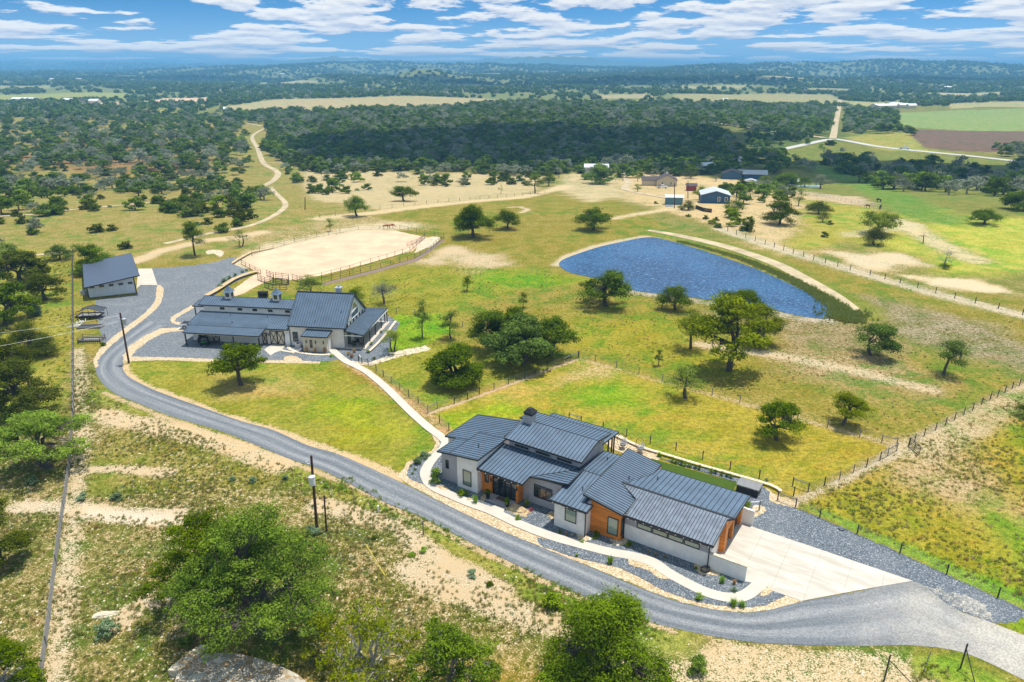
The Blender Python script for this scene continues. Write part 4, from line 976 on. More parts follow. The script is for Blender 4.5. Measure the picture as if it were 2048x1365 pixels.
MB().box(-28.4, -28.26, 5.3, 5.44, 0, 4.0).build('porch_post', M['frame'], bn)
# cupolas
for x in (-22.3, -13.8):
    y = 6.3; c = MB().box(x-.55, x+.55, y-.55, y+.55, 5.0, 6.6).build('cupola', M['barn_board'], bn)
    for a, b, o in (((x-.3, y-.55), (x+.3, y-.55), (0, -1)), ((x+.55, y-.3), (x+.55, y+.3), (1, 0))):
        window(c, a, b, 5.75, 6.4, o, gl='glass_dark', name='cupola_window', fw=.06)
    r = MB(); q = .85
    pr = [(q, 6.6), (.62, 6.72), (.3, 7.1), (.0, 7.6)]
    vs = [(x+sx*a, y+sy*a, z) for a, z in pr for sx, sy in ((-1, -1), (1, -1), (1, 1), (-1, 1))]
    r.add(vs, [(i*4+k, i*4+(k+1) % 4, i*4+4+(k+1) % 4, i*4+4+k) for i in range(3) for k in range(4)]+[(3, 2, 1, 0)])
    r.build('cupola_roof', M['roof'], c)
# galvanised chimney
c = MB().box(-3.4, -2.6, 6.2, 7.0, 5.6, 7.9).build('chimney', M['galv'], bn)
MB().box(-3.55, -2.45, 6.05, 7.15, 7.9, 8.02).tube([(-3.0, 6.6, 8.02), (-3.0, 6.6, 8.4)], .16, 8).build('chimney_cap', M['galv'], c)
for v_ in ((-4.9, .4, MF(0, .4)), (-1.0, 1.9, MF(0, 1.9)), (-20.8, 3.2, LR_(0, 3.2)), (-14.2, 3.0, LR_(0, 3.0)), (-19.3, .9, CP_(0, .9)+.06)): vent(bn, *v_)

# ------------------------------------------------------------------ white workshop
FL, FR, BR_, BL = U(168.3, 576, 2.6), U(279, 551, 3.95), U(262, 506.4, 4.05), U(164.8, 527.6, 2.7)
sh = empty('workshop', (*U(273, 585.5), 0)); o3 = np.array(U(273, 585.5))
tag(sh, 'white metal workshop with one dark sloping roof and a row of five small windows', 'workshop')
lf = lambda q: (q[0]-o3[0], q[1]-o3[1])
q0, q1 = np.array(lf(U(178, 595.7))), np.array([0., 0.]); dep = (np.array(BR_)-np.array(FR))*.93
P4 = [tuple(q0), tuple(q1), tuple(q1+dep), tuple(q0+dep)]
rp = [lf(FL), lf(FR), lf(BR_), lf(BL)]; zz = [2.6, 3.95, 4.05, 2.7]
xa = np.array([[q[0], q[1], 1] for q in rp]); cf = np.linalg.lstsq(xa, np.array(zz), rcond=None)[0]
zf = lambda x, y: cf[0]*x+cf[1]*y+cf[2]
wall(sh, P4, 0, [zf(*q)-.16 for q in P4], M['shed_board'])
roof(sh, rp, zf, 'y', .3, .16, rib=False, mat=simple('workshop roof', (.075, .10, .145), .5, .2, .12, 30))
wn = (q1-q0)/np.hypot(*(q1-q0)); no = np.array([wn[1], -wn[0]])
for k, t in enumerate((.055, .26, .46, .66, .86)):
    a = q0+(q1-q0)*t; b = a+wn*.78; zc_ = 2.02+k*.01
    window(sh, a, b, zc_-.22+.0*k, zc_+.22, no, gl='glass_dark', fr='black')
mb = MB()
for q in (P4[0], P4[1]): mb.obox((q[0]+no[0]*.02, q[1]+no[1]*.02, 0), (q[0]+no[0]*.02, q[1]+no[1]*.02, zf(*q)-.17), .14, .14)
mb.build('corner_trim', M['black'], sh)
e = (q1+dep*.2, q1+dep*.45); on = np.array([dep[1], -dep[0]])/np.hypot(*dep)
window(sh, e[0], e[1], .05, 2.6, on, fr='black', gl='glass_dark', name='overhead_door')
window(sh, q1+dep*.55, q1+dep*.8, .05, 2.6, on, fr='black', gl='glass_dark', name='overhead_door')

# ------------------------------------------------------------------ trees
def limb(mb, a, b, r0, r1, rng, n=4, wig=.12, sides=6):
    a = Vector(a); b = Vector(b); L_ = (b-a).length; pts = []
    for i in range(n+1):
        t = i/n; p = a.lerp(b, t)
        if 0 < i < n: p += Vector((rng.uniform(-1, 1), rng.uniform(-1, 1), rng.uniform(-.4, .8)))*L_*wig
        pts.append(p)
    mb.tube(pts, [r0+(r1-r0)*i/n for i in range(n+1)], sides, 0, True)
    return pts
def make_tree(seed, R, Ht, h0, nclump, nleaf, lsz, leaf, bark='bark', flat=.6, lean=(0, 0), spread=.5, lobes=5, open_=0.0, stems=1, twig=0, rc=None, low=.25):
    """returns (trunk mesh, crown mesh). R crown radius, Ht height, h0 where the trunk forks, low = how far the crown hangs"""
    rng = random.Random(seed); npr = np.random.default_rng(seed)
    zb = Ht*low; rc = rc or R*.13; rc *= .8
    npad = max(5, int(lobes*2.2)); a0 = rng.uniform(0, 6.28); pads = []
    for k in range(npad):
        outer = k < npad*.62; th = a0+k*2.399+rng.uniform(-.35, .35)
        pr = R*(rng.uniform(.22, .36) if outer else rng.uniform(.28, .40))*(1 if R > 1 else 1.1)
        reach = (R*rng.uniform(.80, 1.06)-pr) if outer else R*rng.uniform(.05, .42)
        zt = rng.uniform(.10, .52) if outer else rng.uniform(.62, .98)
        z = zb+(Ht-zb)*zt-(pr*.45*(zt > .5))
        pads.append((Vector((reach*math.cos(th)+lean[0]*Ht, reach*math.sin(th)+lean[1]*Ht, max(z, pr*.35))), pr))
    cl = []; wts = [p[1]**2 for p in pads]; tries = 0
    while len(cl) < nclump and tries < nclump*25:
        tries += 1
        c, pr = rng.choices(pads, wts)[0]
        d_ = Vector((rng.gauss(0, 1), rng.gauss(0, 1), rng.gauss(.35, .8))).normalized()
        if d_.z < -.45: continue
        q = pr*rng.uniform(.72, 1.05) if rng.random() < .8 else pr*rng.uniform(.2, .7)
        p = c+Vector((d_.x*q, d_.y*q, d_.z*q*.68))
        if p.z < .1: continue
        if any((p-o).length < rc*spread for o in cl): continue
        cl.append(p)
    tb = MB(); tr = max(.07, R*.075)/math.sqrt(stems)
    forks = []
    for s_ in range(stems):
        ang = rng.uniform(0, 6.28); off = Vector((math.cos(ang), math.sin(ang), 0))*(0 if stems == 1 else R*.12)
        top = Vector((lean[0]*h0*1.2, lean[1]*h0*1.2, h0))+off*2.2+Vector((rng.uniform(-.1, .1)*R, rng.uniform(-.1, .1)*R, 0))
        base = Vector((off.x, off.y, -.3)); mid = base.lerp(top, .5)+Vector((rng.uniform(-1, 1), rng.uniform(-1, 1), 0))*R*.06
        tb.tube([base, base+Vector((0, 0, .35)), mid, top], [tr*1.5, tr*1.1, tr*.95, tr*.8], 9)
        forks.append(top)
    nmain = max(3, min(9, nclump//14)); dirs = sorted(cl, key=lambda c: rng.random())[:nmain]; nodes = []
    for c in dirs:
        f = min(forks, key=lambda q: (q-c).length)
        e = f.lerp(c, .72); e.z = max(e.z, f.z+.05*R)
        pts = limb(tb, f, e, tr*.62, tr*.26, rng, 4, .10)
        nodes += pts[1:]
    for c in cl:
        nd = min(nodes, key=lambda q: (q-c).length)
        if nclump > 250 and rng.random() < .35: continue
        limb(tb, nd, c, tr*.20, tr*.05, rng, 2, .10, 4)
    for _ in range(twig):
        c = rng.choice(cl); d_ = Vector((rng.uniform(-1, 1), rng.uniform(-1, 1), rng.uniform(-.1, 1))).normalized()
        limb(tb, c, c+d_*rc*rng.uniform(1.2, 2.2), tr*.07, tr*.02, rng, 2, .12, 3)
    tm = bpy.data.meshes.new('trunk'); tm.from_pydata(tb.v, [], tb.f); tm.materials.append(M[bark])
    # leaves
    C = np.array([tuple(c) for c in cl]); n = len(C)*nleaf
    ci = np.repeat(np.arange(len(C)), nleaf)
    if open_: ci = ci[npr.random(n) > open_*npr.random(len(C))[ci]]; n = len(ci)
    d_ = npr.normal(size=(n, 3)); d_ /= np.linalg.norm(d_, axis=1)[:, None]
    csz = rc*(.7+.8*npr.random(len(C)))
    rr = npr.random(n)**.42
    Pp = C[ci]+d_*(csz[ci]*rr)[:, None]*np.array([1.15, 1.15, flat])
    nn = d_*np.array([.8, .8, 1.1])+npr.normal(size=(n, 3))*.55+np.array([0, 0, .55]); nn /= np.linalg.norm(nn, axis=1)[:, None]
    t1 = np.cross(nn, npr.normal(size=(n, 3))); t1 /= np.linalg.norm(t1, axis=1)[:, None]; t2 = np.cross(nn, t1)
    sz = lsz*(.6+.8*npr.random(n)); t1 = t1*sz[:, None]; t2 = t2*(sz*.62)[:, None]
    V = np.stack([Pp-t1, Pp-t2*.9, Pp+t1, Pp+t2*.9], 1).reshape(-1, 3)
    Fq = np.arange(4*n).reshape(-1, 4)
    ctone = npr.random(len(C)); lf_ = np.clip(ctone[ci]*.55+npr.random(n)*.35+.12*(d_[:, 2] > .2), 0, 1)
    cm = np_mesh('crown', V, Fq, leaf, {'leaf': ('FLOAT', np.repeat(lf_, 4))})
    return tm, cm
TREES = []
def put_tree(kind, meshes, p, label, cat, group=None, s=1.0, rz=0.0, sz=None):
    r = empty(kind, p, rz); tag(r, label, cat, group); r.scale = (s, s, sz or s)
    if meshes[0] is not None: link_mesh('trunk', meshes[0], r)
    link_mesh('crown', meshes[1], r)
    return r
def at_px(u, v, wpx, top):
    """ground point, crown radius and height for something wpx wide whose top is at row `top`"""
    p = G(u, v); zc_ = p.y*CP-(p.z-H)*SP; R = wpx/2*zc_/F
    # height along the vertical at p whose projection is row top (top edge of a thing of radius R, so its back rim)
    lo, hi = 0, 40
    for _ in range(40):
        m = (lo+hi)/2
        if proj(p.x, p.y, p.z+m)[1] > top: lo = m
        else: hi = m
    return p, R, lo
def tree_px(u, v, wpx, top, label, kind='oak_tree', leaf='oak', seed=1, n=60, nl=70, cat='tree', group=None, bark='bark', **kw):
    p, R, Ht = at_px(u, v, wpx, top)
    Ht = max(Ht*.86, R*.8) if not kw.pop('exact', False) else Ht
    R *= .97; fork = kw.pop('fork', .30)
    a = dict(lsz=max(.09, R*.045), flat=.6); a.update(kw); a['lsz'] *= .72; nl = int(nl*1.5)
    ms = make_tree(seed, R, Ht, Ht*fork, n, nl, leaf=L[leaf], bark=bark, **a)
    return put_tree(kind, ms, p, label, cat, group)
T = tree_px
# foreground trees
T(520, 1262, 345, 985, 'great spreading live oak filling the lower left foreground, nearest the utility pole', n=330, nl=130, seed=11, lsz=.12, lobes=9, rc=.85, spread=.85, fork=.22, low=.10, leaf='oak', flat=.55)
T(430, 1200, 270, 1000, 'open-crowned live oak behind the great foreground oak, trunks showing', n=130, nl=120, seed=12, lsz=.12, lobes=5, rc=.8, spread=.9, stems=2, fork=.35, low=.3)
T(1205, 1395, 285, 1165, 'dense round live oak at the bottom edge beside the drive', n=280, nl=120, seed=13, lsz=.12, lobes=7, rc=.85, spread=.7, low=.12, fork=.25, leaf='oak')
T(745, 1385, 215, 1175, 'sparse oak with bare grey limbs showing at the bottom edge', n=85, nl=60, seed=14, lsz=.13, lobes=6, rc=.62, spread=.95, bark='bark_pale', twig=80, open_=.7, fork=.28, low=.2, leaf='pale')
T(905, 1400, 200, 1235, 'low green oak at the bottom edge between the sparse oak and the dense round oak', n=120, nl=80, seed=15, lsz=.13, lobes=6, rc=.62, spread=.8, low=.12, bark='bark_pale', twig=30, leaf='oak')
T(655, 1330, 90, 1225, 'small half-bare oak above the flagstone terrace', n=45, nl=45, seed=16, lsz=.12, rc=.5, bark='bark_pale', twig=40, open_=.5, leaf='pale')
T(98, 935, 195, 805, 'bright green spreading oak reaching over the left wire fence', n=150, nl=85, seed=17, lsz=.15, lobes=7, rc=.85, spread=.8, leaf='bright', fork=.32, low=.3, flat=.45)
T(45, 835, 150, 690, 'big dark olive juniper behind the bright green oak', kind='juniper_tree', n=190, nl=80, seed=18, lsz=.15, lobes=7, rc=.8, spread=.7, leaf='juniper', low=.05)
T(5, 1130, 125, 985, 'dark juniper cut by the left edge below the bright oak', kind='juniper_tree', n=140, nl=80, seed=19, lsz=.13, rc=.62, spread=.7, leaf='juniper', low=.03)
T(20, 1400, 150, 1265, 'leafy oak in the bottom left corner by the fence', n=110, nl=80, seed=20, lsz=.12, rc=.6, bark='bark_pale', twig=20, low=.1, leaf='oak')
# trees on the lawns and around the barn
T(482, 770, 118, 674, 'single live oak on the lawn in front of the barn carport', n=100, nl=75, seed=21, rc=1.0, lobes=5, leaf='oak', fork=.35, low=.25)
T(786, 705, 62, 648, 'slender two-stemmed tree on the bright lawn by the barn porch', n=34, nl=55, seed=22, rc=.6, stems=2, leaf='pale', fork=.5, low=.35, open_=.3)
T(845, 677, 38, 596, 'tall narrow dark tree, first right of the barn lawn', n=36, nl=75, seed=23, rc=.75, leaf='dark', fork=.4, low=.25, exact=True)
T(902, 678, 44, 614, 'round dark tree, second right of the barn lawn', n=40, nl=75, seed=24, rc=.8, leaf='dark', fork=.4, low=.25)
T(914, 768, 122, 672, 'dense rounded live oak with leaves to the ground inside the fenced lawn', n=170, nl=85, seed=25, rc=1.0, spread=.7, leaf='dark', low=.08, fork=.2)
T(1046, 728, 145, 622, 'broad live oak at the middle of the grove by the fence corner', n=170, nl=80, seed=26, rc=1.1, leaf='dark', fork=.28, low=.16, lobes=6)
T(1102, 712, 110, 628, 'live oak at the right end of the grove by the fence corner', n=110, nl=80, seed=27, rc=1.1, leaf='dark', fork=.3, low=.2, lobes=5)
T(985, 700, 100, 612, 'live oak at the left end of the grove by the fence corner', n=100, nl=80, seed=28, rc=1.05, leaf='dark', fork=.35, low=.25, stems=2, lobes=5)
T(1030, 690, 110, 610, 'live oak at the back of the grove by the fence corner', n=100, nl=80, seed=29, rc=1.1, leaf='dark', fork=.3, low=.2)
T(1212, 612, 110, 534, 'lone dark live oak on the near bank of the pond', n=90, nl=75, seed=30, rc=1.2, leaf='dark', fork=.3, low=.22, lobes=6)
T(1350, 620, 74, 568, 'rounded dark tree at the near edge of the pond', n=70, nl=70, seed=31, rc=1.1, leaf='dark', fork=.35, low=.28)
T(1323, 618, 26, 575, 'thin dark tree just left of the rounded pond-edge tree', n=20, nl=60, seed=32, rc=.7, leaf='dark', fork=.4)
T(1381, 698, 74, 606, 'upright light green oak left of the tallest pasture oak', n=70, nl=60, seed=33, rc=1.0, leaf='pale', fork=.42, low=.38, open_=.3)
T(1458, 742, 165, 592, 'tallest pale green oak in the middle of the pasture', n=170, nl=50, seed=34, rc=1.15, leaf='pale', fork=.3, low=.28, lobes=7, open_=.35, exact=True)
T(1520, 690, 90, 600, 'pale green oak pressed behind the tallest pasture oak', n=90, nl=70, seed=35, rc=1.1, leaf='pale', fork=.3, low=.3)
T(1485, 622, 92, 572, 'dark tree on the shore behind the tallest pasture oak', n=80, nl=75, seed=36, rc=1.2, leaf='dark', low=.15)
T(1317, 732, 14, 697, 'tiny dark sapling in the pasture', kind='sapling', n=14, nl=60, seed=37, rc=.35, leaf='dark', exact=True)
T(1371, 797, 86, 728, 'crooked thin-leaved oak beside the pasture fence', n=60, nl=50, seed=38, rc=.75, leaf='pale', fork=.35, low=.3, open_=.4, twig=20, lean=(-.05, 0))
T(1553, 880, 108, 795, 'rounded green oak on the lawn behind the house, nearest the roof', n=80, nl=80, seed=39, rc=.75, leaf='oak', fork=.35, low=.3)
T(1686, 850, 92, 783, 'leaning olive oak just outside the lawn fence', n=70, nl=75, seed=40, rc=.7, leaf='pale', fork=.45, low=.4, lean=(.22, 0))
T(1746, 712, 98, 640, 'wide dark two-trunk oak on the right of the pasture', n=80, nl=75, seed=41, rc=1.0, leaf='dark', fork=.4, low=.3, stems=2)
T(1887, 749, 72, 670, 'dark oak with a bent trunk at the right of the pasture', n=60, nl=65, seed=42, rc=.9, leaf='dark', fork=.45, low=.38, lean=(.12, 0), open_=.3)
T(2062, 834, 62, 772, 'dark oak cut by the right edge', n=60, nl=75, seed=43, rc=.8, leaf='dark', low=.15)
T(1502, 642, 14, 626, 'small dark shrub on the near pond bank', kind='shrub', n=10, nl=50, seed=44, rc=.5, leaf='dark')
T(947, 475, 86, 402, 'large round-topped live oak beyond the arena', n=110, nl=80, seed=45, rc=1.5, leaf='dark', fork=.3, low=.16, lobes=6)
T(1015, 458, 56, 410, 'medium live oak right of the large oak beyond the arena', n=70, nl=75, seed=46, rc=1.3, leaf='dark', fork=.32, low=.22)
T(1187, 460, 75, 409, 'broad live oak alone on the slope above the pond', n=80, nl=75, seed=47, rc=1.4, leaf='dark', fork=.3, low=.2)
T(714, 433, 57, 384, 'rounded oak above the far side of the arena', n=60, nl=75, seed=48, rc=1.3, leaf='oak', fork=.35, low=.25)
T(808, 403, 58, 366, 'sloping green oak beside the dirt track above the arena', n=60, nl=75, seed=49, rc=1.4, leaf='oak', low=.2)
T(1070, 387, 38, 346, 'small pale oak on the pasture rim', n=40, nl=75, seed=50, rc=1.2, leaf='oak', fork=.4, low=.35)
T(1097, 373, 30, 341, 'small dark oak just behind the pale oak on the pasture rim', n=36, nl=75, seed=51, rc=1.2, leaf='dark')
T(390, 512, 52, 436, 'upright dark green tree on the verge behind the workshop drive', n=70, nl=80, seed=52, rc=1.1, leaf='dark', fork=.35, low=.25, exact=True)
T(482, 494, 50, 455, 'scraggly half-bare tree at the corner of the arena', n=22, nl=40, seed=53, rc=.8, leaf='dark', bark='bark', twig=60, open_=.6, stems=3)
T(186, 545, 86, 474, 'bright green oak behind the workshop roof', n=100, nl=80, seed=54, rc=1.1, leaf='oak', low=.1)
T(120, 520, 56, 486, 'small dark green bush left of the oak behind the workshop', kind='bush', n=50, nl=75, seed=55, rc=.9, leaf='dark', low=.05)
T(768, 609, 62, 558, 'grey nearly bare tree beyond the barn porch', n=50, nl=26, seed=56, rc=1.0, leaf='grey', twig=130, fork=.4, low=.42, open_=.5)
T(622, 590, 54, 545, 'light green tree behind the barn ridge', n=56, nl=70, seed=57, rc=.9, leaf='pale', low=.15)
T(712, 606, 42, 565, 'dark bushy tree behind the barn gable', kind='bush', n=50, nl=75, seed=58, rc=.8, leaf='oak', low=.05)
T(934, 582, 26, 545, 'small crooked tree on the green bank below the pond', n=22, nl=55, seed=59, rc=.7, leaf='dark', fork=.5)
T(1047, 616, 20, 585, 'small dark tree alone in the upper pasture', n=20, nl=60, seed=60, rc=.6, leaf='dark', exact=True)
T(1002, 388, 12, 366, 'tiny pale sapling in the far meadow', kind='sapling', n=10, nl=50, seed=61, rc=.6, leaf='oak', exact=True)
T(660, 463, 16, 436, 'small sapling beside the arena bank', kind='sapling', n=14, nl=60, seed=62, rc=.6, leaf='dark', exact=True)
T(1559, 449, 70, 396, 'broad dark oak on the sandy slope behind the blue house', n=80, nl=75, seed=63, rc=1.5, leaf='dark', low=.12)
T(1597, 412, 28, 374, 'narrow green tree behind the broad oak on the sandy slope', n=34, nl=70, seed=64, rc=1.2, leaf='oak', exact=True)
T(1637, 428, 54, 398, 'wide dark oak on bare ground right of the sandy slope', n=50, nl=75, seed=65, rc=1.5, leaf='juniper', low=.1)
T(1645, 445, 30, 421, 'small round juniper in front of the wide dark oak', kind='juniper_bush', n=30, nl=75, seed=66, rc=1.2, leaf='juniper', low=.03)
T(1758, 470, 96, 416, 'airy pale oak in the far right meadow', n=80, nl=45, seed=67, rc=1.5, leaf='pale', open_=.4, low=.3, twig=40)
T(1748, 490, 52, 450, 'dark round juniper under the airy pale oak', kind='juniper_tree', n=60, nl=75, seed=68, rc=1.3, leaf='juniper', low=.05)
T(1968, 449, 66, 417, 'flat-topped dark oak at the far right of the meadow', n=60, nl=75, seed=69, rc=1.4, leaf='dark', low=.3)
T(2035, 420, 80, 378, 'dark oak pair at the right edge beyond the meadow', n=80, nl=75, seed=70, rc=1.6, leaf='dark', low=.15)
T(1890, 533, 44, 488, 'dead bare tree in the right meadow', kind='dead_tree', n=26, nl=6, seed=71, rc=.8, leaf='grey', bark='bark_pale', twig=90, open_=.3)
T(1846, 487, 28, 460, 'small dead snag in the right meadow', kind='dead_tree', n=10, nl=3, seed=72, rc=.7, leaf='grey', bark='bark', twig=16, fork=.6)
T(1888, 538, 26, 524, 'low dark bush around the foot of the dead tree', kind='bush', n=16, nl=60, seed=73, rc=.8, leaf='dark', low=.02)
T(1200, 368, 68, 321, 'big green oak in front of the grey shed', n=90, nl=80, seed=74, rc=2.0, leaf='oak', low=.06)
T(1399, 400, 34, 366, 'yellow-green tree beside the blue house', n=40, nl=75, seed=75, rc=1.2, leaf='bright', low=.1)
T(1470, 425, 44, 394, 'dark round tree at the right side of the blue house', n=44, nl=75, seed=76, rc=1.3, leaf='dark', low=.05)
T(1380, 357, 36, 338, 'brownish tree behind the beige house', n=30, nl=60, seed=77, rc=1.4, leaf='juniper', low=.2)
T(1275, 384, 22, 367, 'small round tree on the bend of the gravel lane', n=24, nl=70, seed=78, rc=1.0, leaf='oak')
T(1275, 363, 18, 345, 'pale small tree beyond the bend of the gravel lane', n=20, nl=50, seed=79, rc=1.0, leaf='pale')
T(1375, 421, 40, 398, 'dark hedge tree left of the blue house', kind='bush', n=36, nl=75, seed=80, rc=1.1, leaf='juniper', low=.02)
T(1432, 363, 24, 345, 'bare tree before the red cabin', kind='dead_tree', n=14, nl=8, seed=81, rc=1.2, leaf='grey', twig=50)
T(1572, 372, 56, 335, 'rounded green tree beside the navy houses', n=80, nl=80, seed=82, rc=2.0, leaf='oak', low=.05)
T(1608, 375, 30, 352, 'dark tree next to the swimming pool', n=30, nl=75, seed=83, rc=1.4, leaf='dark')
T(1640, 378, 40, 345, 'grey oak right of the swimming pool', n=44, nl=50, seed=84, rc=1.5, leaf='grey', low=.2)
T(1527, 370, 30, 348, 'light tree between the two navy houses', n=30, nl=70, seed=85, rc=1.2, leaf='pale')
T(1447, 393, 20, 380, 'low dark bush behind the blue house', kind='bush', n=20, nl=60, seed=86, rc=1.0, leaf='juniper', low=.02)
for i, (u, v, w_, t_) in enumerate([(45, 565, 130, 495), (92, 600, 90, 530), (10, 650, 140, 560), (62, 700, 76, 640), (92, 712, 56, 664), (12, 735, 110, 660), (15, 525, 90, 482)]):
    T(u, v, w_, t_, 'dark juniper in the thicket along the left edge, %s' % ['below the scrub hillside', 'nearest the workshop', 'against the left edge', 'lowest and small', 'closest to the wire fence', 'just above the big olive juniper', 'topmost'][i], kind='juniper_tree',
      n=90, nl=75, seed=90+i, rc=1.0, leaf=['juniper', 'juniper', 'dark', 'juniper', 'juniper', 'juniper', 'pale'][i], low=.05, group='junipers of the left thicket')

# ------------------------------------------------------------------ scattered brush and woods
VAR = {}
for nm, leaf, bark, kw in [('juniper_bush', 'juniper', 'bark', dict(R=2.0, Ht=2.4, h0=.3, nclump=26, nleaf=30, lsz=.26, low=.03, rc=.75)),
                           ('juniper_bush', 'dark', 'bark', dict(R=2.1, Ht=2.7, h0=.3, nclump=26, nleaf=30, lsz=.27, low=.04, rc=.8)),
                           ('oak_tree', 'oak', 'bark', dict(R=3.0, Ht=4.4, h0=1.2, nclump=36, nleaf=30, lsz=.32, low=.18, rc=.95)),
                           ('oak_tree', 'dark', 'bark', dict(R=3.1, Ht=4.6, h0=1.3, nclump=36, nleaf=30, lsz=.33, low=.2, rc=1.0)),
                           ('grey_oak_tree', 'grey', 'bark_pale', dict(R=3.0, Ht=4.4, h0=1.4, nclump=34, nleaf=18, lsz=.26, low=.3, rc=.95, twig=40)),
                           ('oak_tree', 'bright', 'bark', dict(R=2.6, Ht=3.8, h0=.9, nclump=28, nleaf=30, lsz=.30, low=.12, rc=.9)),
                           ('sage_bush', 'sage', 'bark', dict(R=1.0, Ht=.9, h0=.1, nclump=9, nleaf=24, lsz=.18, low=.02, rc=.45))]:
    for v_ in range(2):
        VAR.setdefault(leaf+nm, []).append((nm, make_tree(500+len(VAR)*7+v_, leaf=L[leaf], bark=bark, spread=.6, **kw)))
VK = list(VAR)
# region: polygon, grid step m, probability, scale range, weights over VK, label
#  VK = juniper, dark bush, oak, dark oak, grey oak, bright, sage
REG = [
 ([(-200, 232), (300, 226), (480, 236), (520, 300), (400, 330), (-200, 330)], 7.0, .46, (.8, 1.7), (2, 3, 3, 3, 3, 1, 0), 'on the far scrub slope left of the dirt track'),
 ([(0, 300), (440, 262), (500, 300), (500, 350), (330, 380), (-200, 400), (-200, 310)], 5.5, .40, (.7, 1.5), (3, 3, 2, 2, 3, .5, .6), 'on the scrub hillside left of the dirt track'),
 ([(-200, 385), (330, 375), (480, 365), (530, 400), (500, 440), (420, 460), (300, 420), (0, 440), (-200, 450)], 5.0, .34, (.7, 1.3), (4, 3, .6, .5, .8, .2, 1.2), 'among the sandy tracks above the workshop'),
 ([(0, 440), (90, 440), (60, 500), (-150, 500)], 5, .3, (.6, 1.0), (3, 2, 0, 0, .5, 0, 1), 'at the left edge below the sandy tracks'),
 ([(180, 455), (300, 470), (290, 500), (190, 510)], 4.5, .22, (.7, 1.1), (3, 2, 0, 0, 0, 0, 1), 'on the dry grass just above the workshop'),
 ([(330, 400), (440, 400), (520, 430), (470, 470), (340, 440)], 5, .45, (.7, 1.2), (4, 3, .3, 0, .2, .3, 1), 'in the thicket above the upright dark tree'),
 ([(560, 330), (700, 330), (740, 380), (640, 400), (560, 360)], 6, .36, (.8, 1.3), (3, 3, .8, .5, .5, .5, .3), 'right of the dirt track above the arena'),
 ([(700, 340), (1130, 345), (1160, 358), (1060, 372), (900, 375), (760, 365)], 7, .24, (.8, 1.4), (3, 2, 1, 1, 1, .5, .2), 'along the pale meadow in front of the wood'),
 ([(525, 300), (600, 290), (880, 318), (1120, 330), (1200, 345), (1090, 352), (830, 343), (640, 348), (560, 325)], 5.2, .80, (.8, 1.5), (3, 3, 3, 3, 2.4, 1, 0), 'at the front edge of the wood'),
 ([(540, 262), (800, 245), (1420, 240), (1480, 300), (1470, 335), (1240, 348), (1120, 330), (880, 318), (600, 290), (525, 300)], 6.0, .86, (.95, 1.7), (1.5, 3, 1.5, 4, 2.0, .15, 0), 'in the shaded dark wood'),
 ([(430, 226), (700, 222), (1150, 208), (1400, 208), (1400, 240), (800, 245), (540, 262), (500, 245)], 8.5, .80, (1.1, 2.0), (1, 2, 3, 3, 3, .8, 0), 'at the back of the wood'),
 ([(1400, 208), (1670, 212), (1660, 262), (1500, 262), (1400, 242)], 8.5, .80, (1.1, 1.9), (0, 1, 4, 2, 2, 1.5, 0), 'in the green wood left of the straight track'),
 ([(1480, 262), (1560, 258), (1650, 268), (1600, 285), (1500, 300)], 7.5, .5, (.9, 1.5), (1, 3, 2, 3, 1, .3, 0), 'by the road junction'),
 ([(1690, 215), (1790, 225), (1800, 255), (1850, 262), (1820, 272), (1690, 268)], 8.5, .62, (1.1, 1.9), (0, 1, 3, 2, 2, 1.2, 0), 'right of the straight track'),
 ([(1490, 312), (1560, 310), (1600, 330), (1660, 345), (1600, 350), (1500, 350), (1480, 330)], 6.5, .6, (1, 1.6), (0, 1, 2, 4, 2, .5, 0), 'behind the navy houses'),
 ([(1650, 322), (1960, 338), (2300, 346), (2300, 400), (1960, 395), (1760, 380), (1650, 345)], 7.5, .52, (1.1, 1.8), (.3, 2, 1.2, 4, 4, .2, 0), 'in the shaded grove at the right'),
 ([(1960, 296), (2300, 300), (2300, 330), (2020, 318)], 7.5, .7, (1.1, 1.8), (0, 1, 4, 2, 1, 1, 0), 'behind the shaded grove at the right'),
 ([(1500, 262), (1680, 284), (1720, 305), (1640, 312), (1560, 316), (1530, 310)], 8, .10, (.9, 1.4), (0, 1, 2, 2, 1, .5, 0), 'in the fork of the pale road'),
 ([(1240, 330), (1480, 335), (1300, 352), (1240, 350)], 6.5, .42, (.9, 1.3), (1, 2, 2, 2, 1, .5, 0), 'behind the beige house'),
 ([(1440, 378), (1560, 384), (1610, 402), (1500, 412), (1450, 402)], 6, .42, (.7, 1.3), (1, 2, 2, 2, .5, 1, 0), 'in the sandy yard of the navy houses'),
 ([(1150, 345), (1240, 338), (1500, 338), (1480, 348), (1250, 358), (1160, 362)], 5.5, .75, (.8, 1.4), (1, 2, 2, 2, 1, 1, 0), 'at the edge of the wood by the farmstead'),
 ([(1380, 425), (1500, 440), (1530, 455), (1500, 470), (1400, 450)], 4.5, .30, (.4, .8), (2, 1, 1.5, 0, 0, 1, .5), 'in the scrubby plot below the blue house'),
 ([(1620, 455), (1690, 440), (1700, 470), (1600, 495)], 4.5, .14, (.3, .5), (2, 2, 0, 0, 0, 0, .5), 'on the sandy slope above the berm fence'),
]
NOGO = [wpoly([(485, 246), (540, 250), (520, 300), (545, 330), (560, 345), (520, 372), (440, 398), (300, 406), (300, 400), (440, 390), (520, 360), (505, 320), (498, 280)])]
rng = random.Random(77); PTS = []
